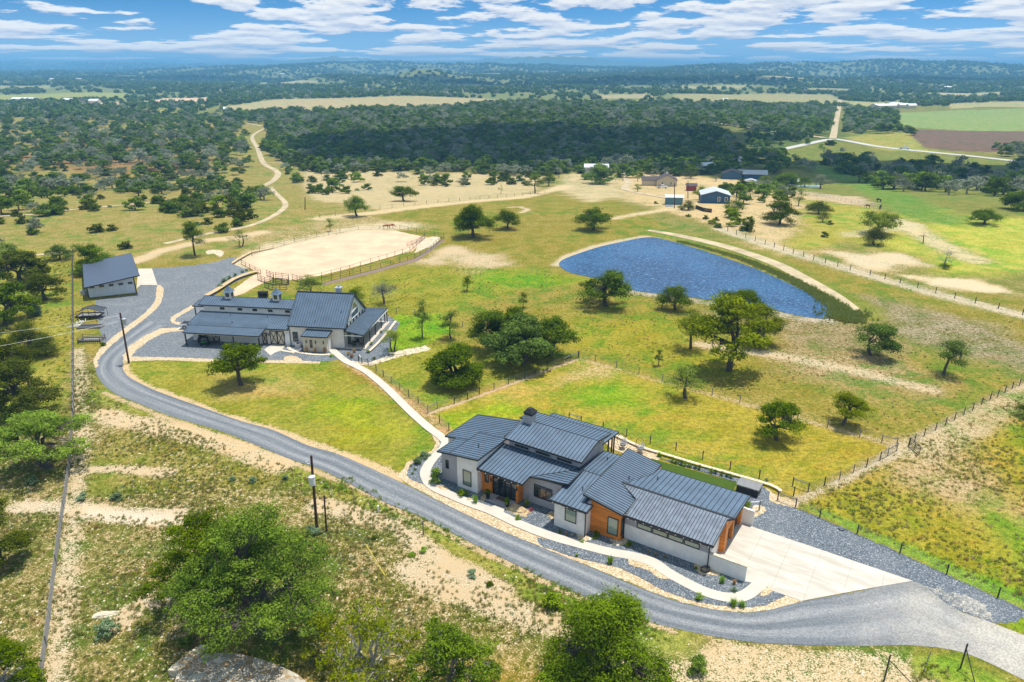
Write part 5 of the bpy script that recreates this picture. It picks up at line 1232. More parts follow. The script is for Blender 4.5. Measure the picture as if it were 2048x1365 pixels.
for poly, step, pr, (s0, s1), wts, lab in REG:
    P = wpoly(poly); lo = P.min(0); hi = P.max(0)
    gx, gy = np.meshgrid(np.arange(lo[0], hi[0], step), np.arange(lo[1], hi[1], step)); gx = gx.ravel(); gy = gy.ravel()
    r2 = np.random.default_rng(int(step*100+len(PTS)))
    gx = gx+r2.uniform(-.5, .5, len(gx))*step; gy = gy+r2.uniform(-.5, .5, len(gy))*step
    nz = .5+.5*np.sin(gx*.06+1)*np.cos(gy*.045+.5)+.25*np.sin(gx*.17+gy*.11)
    k = inpoly(gx, gy, P) & (r2.random(len(gx)) < pr*(.45+.9*nz)) & ~inpoly(gx, gy, NOGO[0])
    for x, y in zip(gx[k], gy[k]):
        vi = rng.choices(range(len(VK)), wts)[0]; s = rng.uniform(s0, s1)
        PTS.append((float(x), float(y), vi, rng.randint(0, 1), s, rng.uniform(0, 6.28), lab))
# far country: everything beyond ~1.1 km, thick but with clearings, clumped
FARF = [wpoly(q) for q, _ in FIELDS]
def far_pts():
    r = np.random.default_rng(5); out = []
    y = 620.0
    while y < 9000:
        step = 7.5+y*.0052; xs = np.arange(-y*.80-80, y*.80+80, step); xs = xs+r.uniform(-.5, .5, len(xs))*step
        yy = y+r.uniform(-.5, .5, len(xs))*step
        nz = np.sin(xs*.006+yy*.002+1)*np.cos(yy*.0045+xs*.0013)+.6*np.sin(xs*.017+2)*np.sin(yy*.012)+.3*np.sin(xs*.05+yy*.03)
        u, v = proj(xs, yy, terrain(xs, yy))
        ok = (r.random(len(xs)) < np.clip(.60+.50*nz, .06, .95)) & ((v < 214) | (u < 480) & (v < 236)) & (u > -120) & (u < 2170)
        for P in FARF: ok &= ~inpoly(xs, yy, P)
        ok &= ~(((u-860)/90)**2+((v-152)/14)**2 < 1) | (r.random(len(xs)) < .25)
        for a, b in zip(xs[ok], yy[ok]): out.append((float(a), float(b), r.random(), step))
        y += step
    return out
FAR = far_pts()
# rank the near scatter by size in the picture; the largest become things of their own
def pxsize(p):
    sizes = (2, 2.1, 3, 3.1, 3, 2.6, 1.0)[p[2]]
    return sizes*p[4]*F/(p[1]*CP+50*SP)
PTS.sort(key=pxsize, reverse=True)
BUSH = {0, 1, 6}; cnt = {True: 0, False: 0}; rest = []
ADJ = {0: 'olive juniper bush', 1: 'dark green bush', 2: 'mid green oak', 3: 'dark green oak', 4: 'grey thin-leaved oak', 5: 'bright green tree', 6: 'low blue-green sage bush'}
for p in PTS:
    x, y, vi, vv, s, rz, lab = p; u, v = proj(x, y, float(terrain(x, y)))
    isb = vi in BUSH
    if -30 < u < 2080 and cnt[isb] < (190 if isb else 100):
        cnt[isb] += 1
        nm, ms = VAR[VK[vi]][vv]
        l_ = ADJ[vi]+' '+lab
        put_tree(nm, ms, (x, y, float(terrain(x, y))), l_, 'bush' if isb else 'tree', l_.replace('bush ', 'bushes ').replace('oak ', 'oaks ').replace('tree ', 'trees '), s, rz, s*rng.uniform(.85, 1.15))
    else: rest.append(p)
# instancer for the uncountable rest
def lib_obj(me, name):
    return bpy.data.objects.new(name, me)
def low_tree(seed, leaf, n=70, lsz=.62, R=3.0, Ht=4.2):
    r = np.random.default_rng(seed); d_ = r.normal(size=(n, 3)); d_ /= np.linalg.norm(d_, axis=1)[:, None]; d_[:, 2] = np.abs(d_[:, 2])*.95-.15
    lob = 1+.22*np.sin(3*np.arctan2(d_[:, 1], d_[:, 0])+seed)
    P = d_*np.array([R, R, Ht*.8])*(r.uniform(.55, 1, n)*lob)[:, None]; P[:, 2] += Ht*.22
    nn = d_+r.normal(size=(n, 3))*.5; nn /= np.linalg.norm(nn, axis=1)[:, None]
    t1 = np.cross(nn, r.normal(size=(n, 3))); t1 /= np.linalg.norm(t1, axis=1)[:, None]; t2 = np.cross(nn, t1)
    t1 *= lsz*1.5; t2 *= lsz*1.2
    V = np.stack([P-t1-t2*.3, P+t1*.2-t2, P+t1, P+t2], 1).reshape(-1, 3)
    return np_mesh('canopy', V, np.arange(4*n).reshape(-1, 4), L[leaf], {'leaf': ('FLOAT', np.repeat(r.random(n), 4))})
def instancer(name, pts, srcs, label, cat):
    """pts: (x,y,z,idx,scale,rot); one object holding instances of the source meshes"""
    me = bpy.data.meshes.new(name); n = len(pts); A = np.array([q[:3] for q in pts], np.float32)
    me.vertices.add(n); me.vertices.foreach_set('co', A.ravel())
    for an, ty, k in (('idx', 'INT', 3), ('scl', 'FLOAT', 4), ('rot', 'FLOAT', 5)):
        a = me.attributes.new(an, ty, 'POINT'); a.data.foreach_set('value', np.array([q[k] for q in pts], np.int32 if ty == 'INT' else np.float32))
    o = bpy.data.objects.new(name, me); COL.objects.link(o); tag(o, label, cat, kind='stuff')
    ng = bpy.data.node_groups.new(name, 'GeometryNodeTree')
    ng.interface.new_socket('Geometry', in_out='INPUT', socket_type='NodeSocketGeometry'); ng.interface.new_socket('Geometry', in_out='OUTPUT', socket_type='NodeSocketGeometry')
    t = NT(ng); gi = t.node('NodeGroupInput'); go = t.node('NodeGroupOutput'); jn = t.node('GeometryNodeJoinGeometry')
    def attr(nm, ty):
        q = t.node('GeometryNodeInputNamedAttribute', data_type=ty); q.inputs[0].default_value = nm; return q.outputs[0]
    for k, s_ in enumerate(srcs):
        oi = t.node('GeometryNodeObjectInfo'); oi.inputs[0].default_value = s_
        cmp_ = t.node('FunctionNodeCompare', data_type='INT', operation='EQUAL')
        ii = [q for q in cmp_.inputs if q.type == 'INT']; t.l.new(attr('idx', 'INT'), ii[0]); ii[1].default_value = k
        ip = t.node('GeometryNodeInstanceOnPoints')
        t.l.new(gi.outputs[0], ip.inputs['Points']); t.l.new(cmp_.outputs[0], ip.inputs['Selection']); t.l.new(oi.outputs['Geometry'], ip.inputs['Instance'])
        cz = t.node('ShaderNodeCombineXYZ'); t.l.new(attr('rot', 'FLOAT'), cz.inputs[2]); t.l.new(cz.outputs[0], ip.inputs['Rotation'])
        t.l.new(attr('scl', 'FLOAT'), ip.inputs['Scale']); t.l.new(ip.outputs[0], jn.inputs[0])
    t.l.new(jn.outputs[0], go.inputs[0])
    md = o.modifiers.new('scatter', 'NODES'); md.node_group = ng
    return o
SRC = [lib_obj(VAR[k][j][1][1], 'canopy') for k in VK for j in (0, 1)]
instancer('woodland', [(x, y, float(terrain(x, y)), vi*2+vv, s, rz) for x, y, vi, vv, s, rz, lab in rest], SRC,
          'dense dark green and grey oak woodland covering the middle distance', 'woodland')
LOW = [low_tree(1, 'dark'), low_tree(2, 'oak'), low_tree(3, 'dark'), low_tree(4, 'grey'), low_tree(5, 'juniper')]
LSRC = [lib_obj(m_, 'canopy') for m_ in LOW]
rg = np.random.default_rng(9)
fx = np.array([p[0] for p in FAR]); fy = np.array([p[1] for p in FAR]); fz = terrain(fx, fy)
instancer('far_woodland', [(fx[i], fy[i], fz[i], int(rg.choice(5, p=[.34, .28, .2, .08, .1])), float(rg.uniform(.75, 1.35))*(FAR[i][3]/7.8)**.75, float(rg.uniform(0, 6.28))) for i in range(len(FAR))], LSRC,
          'hazy wooded hills and valley stretching to the horizon', 'woodland')
print('individual', cnt, 'stuff', len(rest), 'far', len(FAR))

# ------------------------------------------------------------------ fences
def lerp_posts(pts, gap):
    P = [np.array(G(*p)[:2]) for p in pts]; out = [P[0]]
    for a, b in zip(P, P[1:]):
        n = max(1, int(round(np.hypot(*(b-a))/gap)))
        out += [a+(b-a)*i/n for i in range(1, n+1)]
    return out
def fence(name, pts, label, h=1.1, gap=None, post='post_wood', wires=5, wr=.012, pw=.12, group=None, braces=(), lean=0.0, stays=0, rails=None):
    P = [np.array(G(*p)[:2]) for p in pts] if gap is None else lerp_posts(pts, gap)
    Z = [float(terrain(*p)) for p in P]
    c = P[0]; r = empty(name, (c[0], c[1], Z[0])); tag(r, label, 'fence', group); rr = random.Random(len(pts))
    L3 = lambda i, z: Vector((P[i][0]-c[0], P[i][1]-c[1], Z[i]-Z[0]+z))
    if len(P) <= 100:
        for i in range(len(P)):
            o = Vector((rr.uniform(-1, 1)*lean, rr.uniform(-1, 1)*lean, 0)); ma = M[post] if not isinstance(post, tuple) else M[rr.choice(post)]
            MB().tube([L3(i, -.2), L3(i, h)+o], pw/2, 7).build('post', ma, r)
    w_ = MB()
    for k in range(wires):
        z = .12+(h-.2)*k/max(1, wires-1)
        for i in range(len(P)-1): w_.obox(L3(i, z), L3(i+1, z), wr, wr)
    if stays:
        for i in range(len(P)-1):
            n = int((P[i+1]-P[i]).dot(P[i+1]-P[i])**.5/stays)
            for j in range(1, n):
                a = L3(i, .05).lerp(L3(i+1, .05), j/n); w_.obox(a, a+Vector((0, 0, h-.15)), wr, wr)
    w_.build('wire_mesh' if stays else 'rail' if rails else 'wire', M[rails or 'post_grey'], r)
    for i, j in braces:
        MB().tube([L3(i, h*.82), L3(j, h*.82)], .05, 6).build('brace', M['post_grey'], r)
    return r
DK = ('post_wood', 'post_wood', 'post_grey')
fence('wire_fence', [(701, 716), (717, 722), (736.6, 731.5), (752.5, 742.5), (767, 754), (783, 767), (799.6, 780), (817.7, 794), (836.7, 808.5), (856, 825.5)], 'green wire fence with wooden posts running beside the straight footpath', post=DK, wr=.014, stays=.35)
fence('wire_fence', [(856, 827), (874.6, 818), (908.7, 808.5), (935, 799), (959, 789), (988, 780), (1017, 769), (1049, 758), (1070, 750), (1095.5, 740), (1127, 728), (1140, 722), (1156.5, 715.7)], 'wire fence with wooden posts crossing the lawn from the footpath to the oak grove', post=DK, wr=.014, stays=.35, braces=((0, 1), (10, 12)))
fence('wire_fence', [(1158, 716), (1190.5, 722.5), (1233, 735), (1277.8, 748), (1325, 762), (1372, 776), (1424, 790.8), (1479.4, 805), (1536, 821), (1595, 838), (1655, 854.6), (1719, 875), (1763, 885.7), (1793, 892)], 'thin wire fence with pale posts between the lawn and the pond pasture', post=('post_grey',), wr=.010, wires=4, braces=((12, 13),))
fence('wire_fence', [(879, 846), (898, 862)], 'short wire fence end at the corner of the house roof', post='post_wood', stays=.35)
fence('wire_fence', [(1138, 841), (1162, 848), (1206, 860), (1253, 873), (1300, 888), (1351.5, 901.6), (1405, 919), (1459.7, 939.6), (1518, 958), (1587, 992)], 'wire fence with dark posts along the garden wall behind the house', post='post_wood', braces=((0, 1),), wires=4)
fence('wire_fence', [(1555, 1001), (1591, 1015), (1639, 1036.5), (1714, 1068.6), (1800, 1106), (1893, 1149), (1995, 1196), (2105, 1247)], 'wire fence with dark posts between the gravel strip and the right field', post='post_wood', braces=((0, 1),), wires=5, wr=.014)
fence('wire_fence', [(1585, 972), (1616, 984), (1648.5, 972), (1679, 959), (1706.6, 945.5), (1733, 933.4), (1759.6, 921), (1775, 912), (1793, 902)], 'wire fence with dark posts climbing from the gravel to the field gate', post=DK, braces=((0, 1), (6, 8)), stays=.4, wr=.012)
fence('wire_fence', [(1817, 892), (1829, 884), (1848, 873), (1871, 861), (1890.7, 850.5), (1909, 840), (1927.5, 830), (1945, 821.5), (1962.7, 810), (1979.7, 801), (1995, 794.6), (2009.5, 786), (2024, 778), (2038.5, 772), (2056, 763), (2072, 755), (2090, 746)], 'wire fence with dark posts running from the field gate to the right edge', post='post_wood', stays=.45, wr=.012, braces=((0, 1),))
fence('pasture_fence', [(1440, 458), (1455, 463), (1530, 489.4), (1627, 520), (1700, 541), (1740, 551), (1800, 567), (1909, 597), (1950, 607), (2045, 630), (2110, 645)], 'old wire fence with dark posts beyond the pond berm', gap=3.6, post='post_wood', wires=3, wr=.02, h=1.2, pw=.16)
fence('deer_fence', [(146, 512), (146.5, 560), (147, 620), (147.5, 690), (148, 760), (148.5, 835)], 'tall dark mesh fence along the left boundary beside the workshop', gap=2.6, post='post_wood', wires=7, wr=.03, h=1.3, pw=.14, stays=.5)
fence('deer_fence', [(141, 930), (139, 948), (136, 967), (133, 990), (128.5, 1018), (124, 1052), (119, 1090), (113, 1130), (107, 1180), (101, 1240), (93, 1295), (84, 1365), (76, 1430)], 'grey mesh fence with leaning posts in the lower left corner', post='post_grey', wires=9, wr=.022, h=1.15, pw=.11, stays=.22, lean=.10)
fence('deer_fence', [(148, 835), (145, 868), (142, 900), (141, 928)], 'stretch of mesh fence under the bright green oak', post='post_grey', wires=7, wr=.022, h=1.2, stays=.3)
fence('arena_fence', [(504, 512), (520, 504), (547, 497.7), (590, 485), (634, 475), (680, 466), (717, 460.5), (760, 459), (800, 459), (850, 470), (888, 476)], 'dark pipe fence along the far side of the sand arena', gap=4.0, post='rail', wires=3, wr=.03, rails='rail', h=1.2, pw=.08)
fence('arena_fence', [(644, 567), (700, 553), (742, 542), (800, 526), (830, 517), (862, 500), (888, 477)], 'outer dark pipe fence along the near side of the sand arena', gap=2.6, post='rail', wires=3, wr=.035, rails='rail', h=1.15, pw=.09)
fence('arena_fence', [(600, 565), (644, 556), (700, 541), (742, 527), (790, 513), (820, 503), (850, 477)], 'inner dark pipe fence along the near side of the sand arena', gap=3.0, post='rail', wires=2, wr=.045, rails='rail', h=1.15, pw=.10)
fence('arena_fence', [(483, 529), (500, 538), (522, 549)], 'short pipe fence at the left corner of the sand arena', gap=2.4, post='rail', wires=3, wr=.05, rails='rail', pw=.10)
fence('gate_panel', [(814, 493), (834, 487), (850, 478)], 'green pipe panel across the right corner of the sand arena', gap=2.2, post='rail', wires=4, wr=.05, rails='rail', pw=.08)
for i, q in enumerate([[(534, 552), (548, 557), (548, 566)], [(516, 560), (530, 566), (552, 571), (575, 570)], [(552, 557), (578, 560), (578, 570), (552, 568)], [(530, 575), (546, 581), (574, 580)], [(585, 560), (605, 566), (600, 580)]]):
    fence('corral_panel', q, ['pipe corral panel nearest the arena gate', 'long pipe corral panel on the left of the pens', 'boxed pipe pen in the middle of the corral', 'low front pipe panel of the corral', 'right-hand pipe panel of the corral'][i], gap=1.5, post='rail', wires=4, wr=.06, rails='rail', h=1.3, pw=.09)
fence('lane_fence', [(640, 437), (700, 428), (760, 420), (830, 410), (960, 399), (1090, 388)], 'faint wire fence along the pale track above the arena', gap=5.5, post='post_wood', wires=2, wr=.02)
fence('pale_fence', [(1590, 384), (1640, 393), (1690, 404), (1760, 416)], 'pale rail fence below the swimming pool', gap=4, post='white_metal', wires=3, wr=.05, rails='white_metal', h=1.3)
fence('lawn_fence', [(793, 628), (830, 630), (880, 640), (925, 655), (1000, 680)], 'thin wire fence behind the bright lawn of the barn', gap=3.0, post='post_grey', wires=3)
# swung-open field gate
g0 = G(1818, 893); ga = empty('field_gate', g0); tag(ga, 'dark pipe gate swung open into the right field', 'gate')
g1 = G(1838, 910)-g0; mb = MB()
for z in (.15, .4, .65, .9, 1.1): mb.obox((0, 0, z), (g1.x, g1.y, z), .05, .05)
for t in (0, .5, 1): mb.obox((g1.x*t, g1.y*t, .12), (g1.x*t, g1.y*t, 1.13), .05, .05)
mb.build('gate_frame', M['black'], ga)
# braces at the bottom right
for (bu, bv), (tu, tv), (cu, cv_), lab in [((1768, 1362), (1783, 1310), (1822, 1366), 'braced dark fence post at the bottom edge beside the sandy patch'), ((1921, 1336), (1932, 1288), (1950, 1368), 'braced dark fence post at the bottom edge nearest the road')]:
    p, _, hh = at_px(bu, bv, 10, tv); r = empty('braced_post', p); tag(r, lab, 'fence post')
    q = G(cu, cv_)-p
    MB().tube([(0, 0, -.1), (.0, 0, hh)], .06, 7).build('post', M['post_wood'], r)
    MB().tube([(q.x, q.y, 0), (0, 0, hh*.8)], .04, 6).build('brace', M['post_wood'], r)
p, _, hh = at_px(1846, 1346, 10, 1303); tag(MB().tube([tuple(p), (p.x+.15, p.y, hh)], .03, 5).build('steel_post', M['post_grey']), 'thin steel post between the two braced posts', 'fence post')
for u, v, t_, lab in ((723+124, 1068, 1042, 'short weathered stake at the grass verge below the drive'),):
    p, _, hh = at_px(u, v, 10, t_); tag(MB().tube([tuple(p), (p.x, p.y, hh)], .07, 7).build('stake', M['post_grey']), lab, 'stake')
# patio wall post with rail beside the garage
p = G(1500, 1020); r = empty('hitching_rail', p); tag(r, 'short post and rail at the rear corner of the garage', 'railing')
q = G(1518, 1022)-p; MB().tube([(q.x, q.y, 0), (q.x, q.y, 1.2)], .07, 7).build('post', M['post_grey'], r); MB().tube([(0, 0, .9), (q.x, q.y, 1.1)], .05, 6).build('rail', M['white_metal'], r)
p = G(718, 722); r = empty('hand_rail', p); tag(r, 'white hand rail at the head of the straight footpath', 'railing')
q = G(724, 728)-p; MB().tube([(0, 0, 1.0), (q.x, q.y, 1.0)], .05, 6).build('rail', M['white_metal'], r)
for k in (0, 1): MB().tube([(q.x*k, q.y*k, 0), (q.x*k, q.y*k, 1.05)], .06, 6).build('post', M['post_wood'], r)

# ------------------------------------------------------------------ poles and wires
def pole(u, v, tu, tv, label, tank=None, rad=.15):
    p = G(u, v); zc_ = p.y*CP-(p.z-H)*SP
    lo, hi = 0, 15
    for _ in range(40):
        m = (lo+hi)/2
        if proj(p.x, p.y, p.z+m)[1] > tv: lo = m
        else: hi = m
    hh = lo; dx = (tu-proj(p.x, p.y, p.z+hh)[0])*zc_/F
    r = empty('utility_pole', p); tag(r, label, 'utility pole')
    MB().tube([(0, 0, -.2), (dx, 0, hh)], [rad, rad*.75], 9).build('pole', M['pole_wood'], r)
    if tank:
        z = hh*tank[0]; x = dx*tank[0]+tank[1]
        t = MB().tube([(x, -.25, z-.45), (x, -.25, z+.45)], .30, 12).tube([(x, -.25, z+.45), (x, -.25, z+.52)], [.32, .15], 12)
        t.build('transformer', M['white_metal'] if tank[1] < .2 else M['galv'], r)
        MB().obox((dx-.5, 0, hh*.9), (dx+.05, 0, hh*.9), .06, .06).tube([(dx-.5, 0, hh*.9), (dx-.5, 0, hh*.9+.25)], .06, 6).build('insulator', M['white_metal'], r)
    return p, hh, dx
pa, ha, dxa = pole(258, 727, 240, 626, 'brown utility pole with a grey transformer at the bend of the drive', (.84, .55))
pb, hb, dxb = pole(634, 1062, 622, 912, 'brown utility pole with a white transformer in front of the drive', (.70, -.02))
pole(653, 1064, 648, 992, 'short brown pole just right of the transformer pole', None, .10)
def wire(a, b, sag, label, r=.011):
    pts = [Vector(a).lerp(Vector(b), t/14)-Vector((0, 0, sag*4*(t/14)*(1-t/14))) for t in range(15)]
    tag(MB().tube(pts, r, 4).build('overhead_wire', M['galv']), label, 'wire')
top = Vector((pa.x+dxa, pa.y, ha))
wire(top+Vector((0, 0, -.4)), (-82, 84, 9), .6, 'upper overhead wire from the bend pole to the left edge')
wire(top+Vector((0, 0, -1.2)), (-80, 80, 7.6), .6, 'lower overhead wire from the bend pole to the left edge')
tb_ = Vector((pb.x+dxb, pb.y, hb)); gp = G(770, 1152)
wire(tb_+Vector((0, 0, -.5)), gp, 0, 'thin guy wire from the transformer pole to the ground', .006)
dv = (tb_-gp).normalized()
tag(MB().tube([gp, gp+dv*3.3], .045, 6).build('guy_guard', M['yellow']), 'yellow guard sleeve on the guy wire in the foreground scrub', 'guy guard')
p, _, hh = at_px(757, 1024, 8, 1012); tag(MB().tube([tuple(p), (p.x, p.y, .7)], .10, 8).tube([(p.x, p.y, .7), (p.x, p.y, .78)], [.12, .04], 8).build('utility_pedestal', M['white_metal']), 'small white utility pedestal beside the drive', 'pedestal')
for u, v, t_, lab in ((1349, 417, 367, 'dark pole in front of the blue shed'), (1376, 398, 362, 'dark pole left of the blue house'), (1246, 362, 327, 'dark pole right of the oak-hidden shed'), (1366, 340, 318, 'dark pole behind the brown-roofed beige house'), (610, 420, 394, 'dark stub pole beside the dirt track'), (1118, 357, 325, 'dark pole at the edge of the wood')):
    pole(u, v, u, t_, lab, None, .16)

# ------------------------------------------------------------------ vehicles
def pickup(p, rz, label, bed='black', s=1.0):
    r = empty('pickup_truck', p, rz); tag(r, label, 'pickup truck'); r.scale = (s, s, s)
    pf = [(-2.45, .55), (-2.4, 1.02), (.1-.35, 1.05), (.0-.35, 1.08), (.15, 1.62), (1.15, 1.62), (1.65, 1.10), (2.45, .98), (2.55, .55)]
    b = MB()
    low = [(-2.5, .42), (2.55, .42), (2.6, .72), (2.5, .98), (1.7, 1.08), (-.45, 1.08), (-.45, 1.05), (-2.5, 1.02)]
    n = len(low); vs = [(x, y, z) for y in (-.92, .92) for x, z in low]
    tr = tessellate_polygon([[Vector((x, z, 0)) for x, z in low]])
    fs = [tuple(t) for t in tr]+[tuple(n+i for i in t[::-1]) for t in tr]+[(i, n+i, n+(i+1) % n, (i+1) % n) for i in range(n)]
    b.add(vs, fs)
    b.build('body', M['car_white'], r)
    MB().box(-2.38, -.55, -.78, .78, 1.03, 1.075).build('truck_bed', M['black'], r)
    c = MB(); lo = [(-.42, -.86, 1.08), (1.65, -.86, 1.08), (1.65, .86, 1.08), (-.42, .86, 1.08)]; hi = [(-.30, -.70, 1.66), (1.0, -.70, 1.66), (1.0, .70, 1.66), (-.30, .70, 1.66)]
    c.add(lo+hi, [(4, 5, 6, 7), (0, 1, 5, 4), (1, 2, 6, 5), (2, 3, 7, 6), (3, 0, 4, 7)]); cb = c.build('cab', M['car_white'], r)
    g = MB()
    for sy in (-1, 1): g.add([(-.28, sy*.835, 1.16), (1.35, sy*.835, 1.16), (.95, sy*.735, 1.56), (-.22, sy*.735, 1.56)], [(0, 1, 2, 3)])
    g.add([(1.60, -.74, 1.14), (1.60, .74, 1.14), (1.10, .66, 1.60), (1.10, -.66, 1.60)], [(0, 1, 2, 3)]); g.add([(-.42, -.7, 1.16), (-.42, .7, 1.16), (-.34, .62, 1.58), (-.34, -.62, 1.58)], [(0, 3, 2, 1)])
    g.build('window', M['glass_dark'], r)
    for x in (-1.55, 1.65):
        for sy in (-1, 1):
            w_ = MB().tube([(x, sy*.70, .40), (x, sy*.96, .40)], .40, 16).build('wheel', M['tyre'], r)
            MB().tube([(x, sy*.94, .40), (x, sy*.975, .40)], .22, 10).build('rim', M['galv'], w_)
    for sy in (-.72, .72):
        MB().box(2.52, 2.585, sy-.15, sy+.15, .74, .88).build('headlight', M['glass_pale'], r)
        MB().box(-2.53, -2.49, sy-.08+.1*(1 if sy > 0 else -1), sy+.08+.1*(1 if sy > 0 else -1), .74, .96).build('tail_light', M['red'], r)
    MB().box(2.5, 2.66, -.88, .88, .44, .62).build('bumper', M['galv'], r)
    MB().box(-2.62, -2.5, -.88, .88, .46, .62).build('bumper', M['galv'], r)
    return r
q = Matrix.Rotation(math.radians(-8), 3, 'Z') @ Vector((-28.7, 5.2, 0))
pickup((O2[0]+q.x, O2[1]+q.y, .06), math.radians(-3), 'white pickup truck with a black bed cover parked under the barn roof', s=.95)
pp_ = G(1324, 377); pickup(pp_, math.radians(-8), 'white pickup truck parked in front of the beige house', s=.95)
pp_ = G(1808, 299); pickup(pp_, math.radians(-22), 'white pickup truck with a trailer on the far pale road', s=1.3)
def trailer(p, rz, label):
    r = empty('flat_trailer', p, rz); tag(r, label, 'trailer')
    MB().box(-2.4, 2.4, -1, 1, .5, .65).obox((2.4, 0, .55), (3.8, 0, .5), .12, .1).box(-2.4, 2.4, -1, -.92, .65, .95).box(-2.4, 2.4, .92, 1, .65, .95).build('deck', M['black'], r)
    for sy in (-1, 1): MB().tube([(0, sy*.9, .35), (0, sy*1.1, .35)], .35, 12).build('wheel', M['tyre'], r)
g2 = G(1400, 342); trailer(g2, .1, 'black flat trailer by the red cabin')
def buggy(p, rz, label):
    r = empty('utility_buggy', p, rz); tag(r, label, 'buggy')
    MB().box(-1.3, 1.2, -.6, .6, .45, .8).box(.5, 1.25, -.5, .5, .8, 1.0).build('body', M['black'], r)
    MB().box(.55, 1.3, -.45, .45, 1.0, 1.05).build('bonnet', M['galv'], r); MB().box(1.2, 1.28, -.5, .5, .55, .7).build('grille', M['green_paint'], r)
    c = MB()
    for x in (-.9, .4):
        for y in (-.55, .55): c.obox((x, y, .8), (x*.85, y, 1.7), .06, .06)
    c.box(-.85, .4, -.6, .6, 1.7, 1.76); c.build('roll_cage', M['black'], r)
    for k in (-.35, .35): MB().box(-.5, 0, k-.25, k+.25, .8, .95).box(-.6, -.45, k-.25, k+.25, .9, 1.4).build('seat', M['black'], r)
    for x in (-.9, .9):
        for sy in (-1, 1): MB().tube([(x, sy*.5, .35), (x, sy*.78, .35)], .35, 14).build('wheel', M['tyre'], r)
qb = Matrix.Rotation(math.radians(-8), 3, 'Z') @ Vector((-23.6, -1.0, 0)); buggy((O2[0]+qb.x, O2[1]+qb.y, .01), math.radians(-60), 'black and green off-road buggy under the barn carport')

# ------------------------------------------------------------------ small things round the house
def hl(x, y, z=0.0):
    v = Matrix.Rotation(math.radians(-33), 3, 'Z') @ Vector((x, y, 0)); return Vector((O1[0]+v.x, O1[1]+v.y, z))
sp = empty('hot_tub', (*U(1497, 984), 0), math.radians(-33)); tag(sp, 'rectangular hot tub with a grey lid behind the garage', 'hot tub')
MB().box(-1.1, 1.1, -.75, .75, 0, .85).build('cabinet', M['black'], sp); MB().box(-1.17, 1.17, -.8, .8, .85, .97).build('lid', M['spa_cover'], sp)
def egg_chair(p, rz, label):
    r = empty('hanging_chair', p, rz); tag(r, label, 'hanging chair', 'hanging chairs on the back patio')
    pts = [(math.cos(a)*.75-.1, 0, .95+math.sin(a)*.95) for a in np.linspace(-1.35, 2.2, 16)]
    MB().tube(pts, .035, 6).tube([(-.5, -.5, .03), (.45, 0, .03), (-.5, .5, .03)], .035, 6).build('stand', M['black'], r)
    b = MB(); n = 10
    for i in range(5):
        z = .45+i*.2; rr = .42*math.sin(math.pi*(.25+i*.13))
        b.tube([(math.cos(a)*rr-.15, math.sin(a)*rr, z) for a in np.linspace(.9, 5.4, 10)], .03, 4)
    for a in np.linspace(.9, 5.4, 7): b.tube([(math.cos(a)*.3-.15, math.sin(a)*.3, .45), (math.cos(a)*.42-.15, math.sin(a)*.42, .85), (math.cos(a)*.2-.15, math.sin(a)*.2, 1.4)], .02, 4)
    b.build('basket', M['galv'], r); MB().tube([(-.15, 0, .48), (-.15, 0, .62)], .34, 12).build('cushion', M['spa_cover'], r)
egg_chair((*U(1243, 897), 0), 2.5, 'grey hanging chair nearest the patio posts'); egg_chair((*U(1279, 905), 0), 2.2, 'grey hanging chair nearest the turf strip')
for i, (x, y) in enumerate(((-22.7, -1.75), (-20.2, -1.9))):
    r = empty('potted_plant', hl(x, y, .11)); tag(r, 'black pot with a fern %s of the glazed entrance' % ('left' if i == 0 else 'right'), 'potted plant', 'fern pots by the entrance')
    MB().tube([(0, 0, 0), (0, 0, .5)], [.17, .24], 12).build('pot', M['pot'], r)
    t_, c_ = make_tree(700+i, .32, .75, .3, 14, 45, .06, L['oak'], rc=.16, low=.3); o = link_mesh('foliage', c_, r); o.location.z = .3
MB_ = MB().box(-22.0, -20.9, -1.35, -.75, .112, .135).build('doormat', M['doormat'], None, xf=Matrix.Translation((O1[0], O1[1], 0)) @ Matrix.Rotation(math.radians(-33), 4, 'Z')); tag(MB_, 'brown doormat at the glazed entrance', 'doormat')
def rock(u, v, w_, label, seed=0, mat='stone_block', h=.5, rz=0.0, el=1.0, mat2=None):
    p = G(u, v); r = random.Random(seed); bm = bmesh.new(); bmesh.ops.create_icosphere(bm, subdivisions=3, radius=1)
    for vt in bm.verts:
        c = vt.co; k = 1+.18*math.sin(c.x*4+seed)*math.cos(c.y*5)+.12*math.sin(c.z*9+seed)
        vt.co = Vector((round(c.x*k*3)/3*.55+c.x*k*.5, c.y*k, max(-.3, c.z*k)))
        vt.co = Vector((vt.co.x*w_*el, vt.co.y*w_/el, vt.co.z*w_*h))
    me = bpy.data.meshes.new('boulder'); bm.to_mesh(me); bm.free(); me.materials.append(M[mat])
    o = link_mesh('boulder', me); o.location = p; o.rotation_euler[2] = rz; tag(o, label, 'boulder'); return o
rock(1036, 1022, .95, 'large tan boulder in the gravel beside the entrance', 1, 'stone_warm', .45, -.6, 1.3)
rock(1104, 1030, .45, 'small boulder against the grey wall below the wide window', 2, 'stone_warm', .4, .5, 1.3)
rock(1170, 1078, .45, 'flat stone at the foot of the middle downspout', 3, 'stone_block', .2, 0, 1.5)
rock(885, 977, .55, 'tan boulder on the inside of the footpath curve', 4, 'stone_warm', .3, -.5, 1.6)
rock(1236, 1088, .5, 'flat stones at the orange corner of the house', 5, 'stone_block', .18, .3, 1.5)
rock(938, 1000, .3, 'small tan stone below the tall white wall', 6, 'stone_warm', .5)
rock(212, 1230, .6, 'pair of white rocks in the foreground scrub', 7, 'stone_block', .4, .2, 1.6)
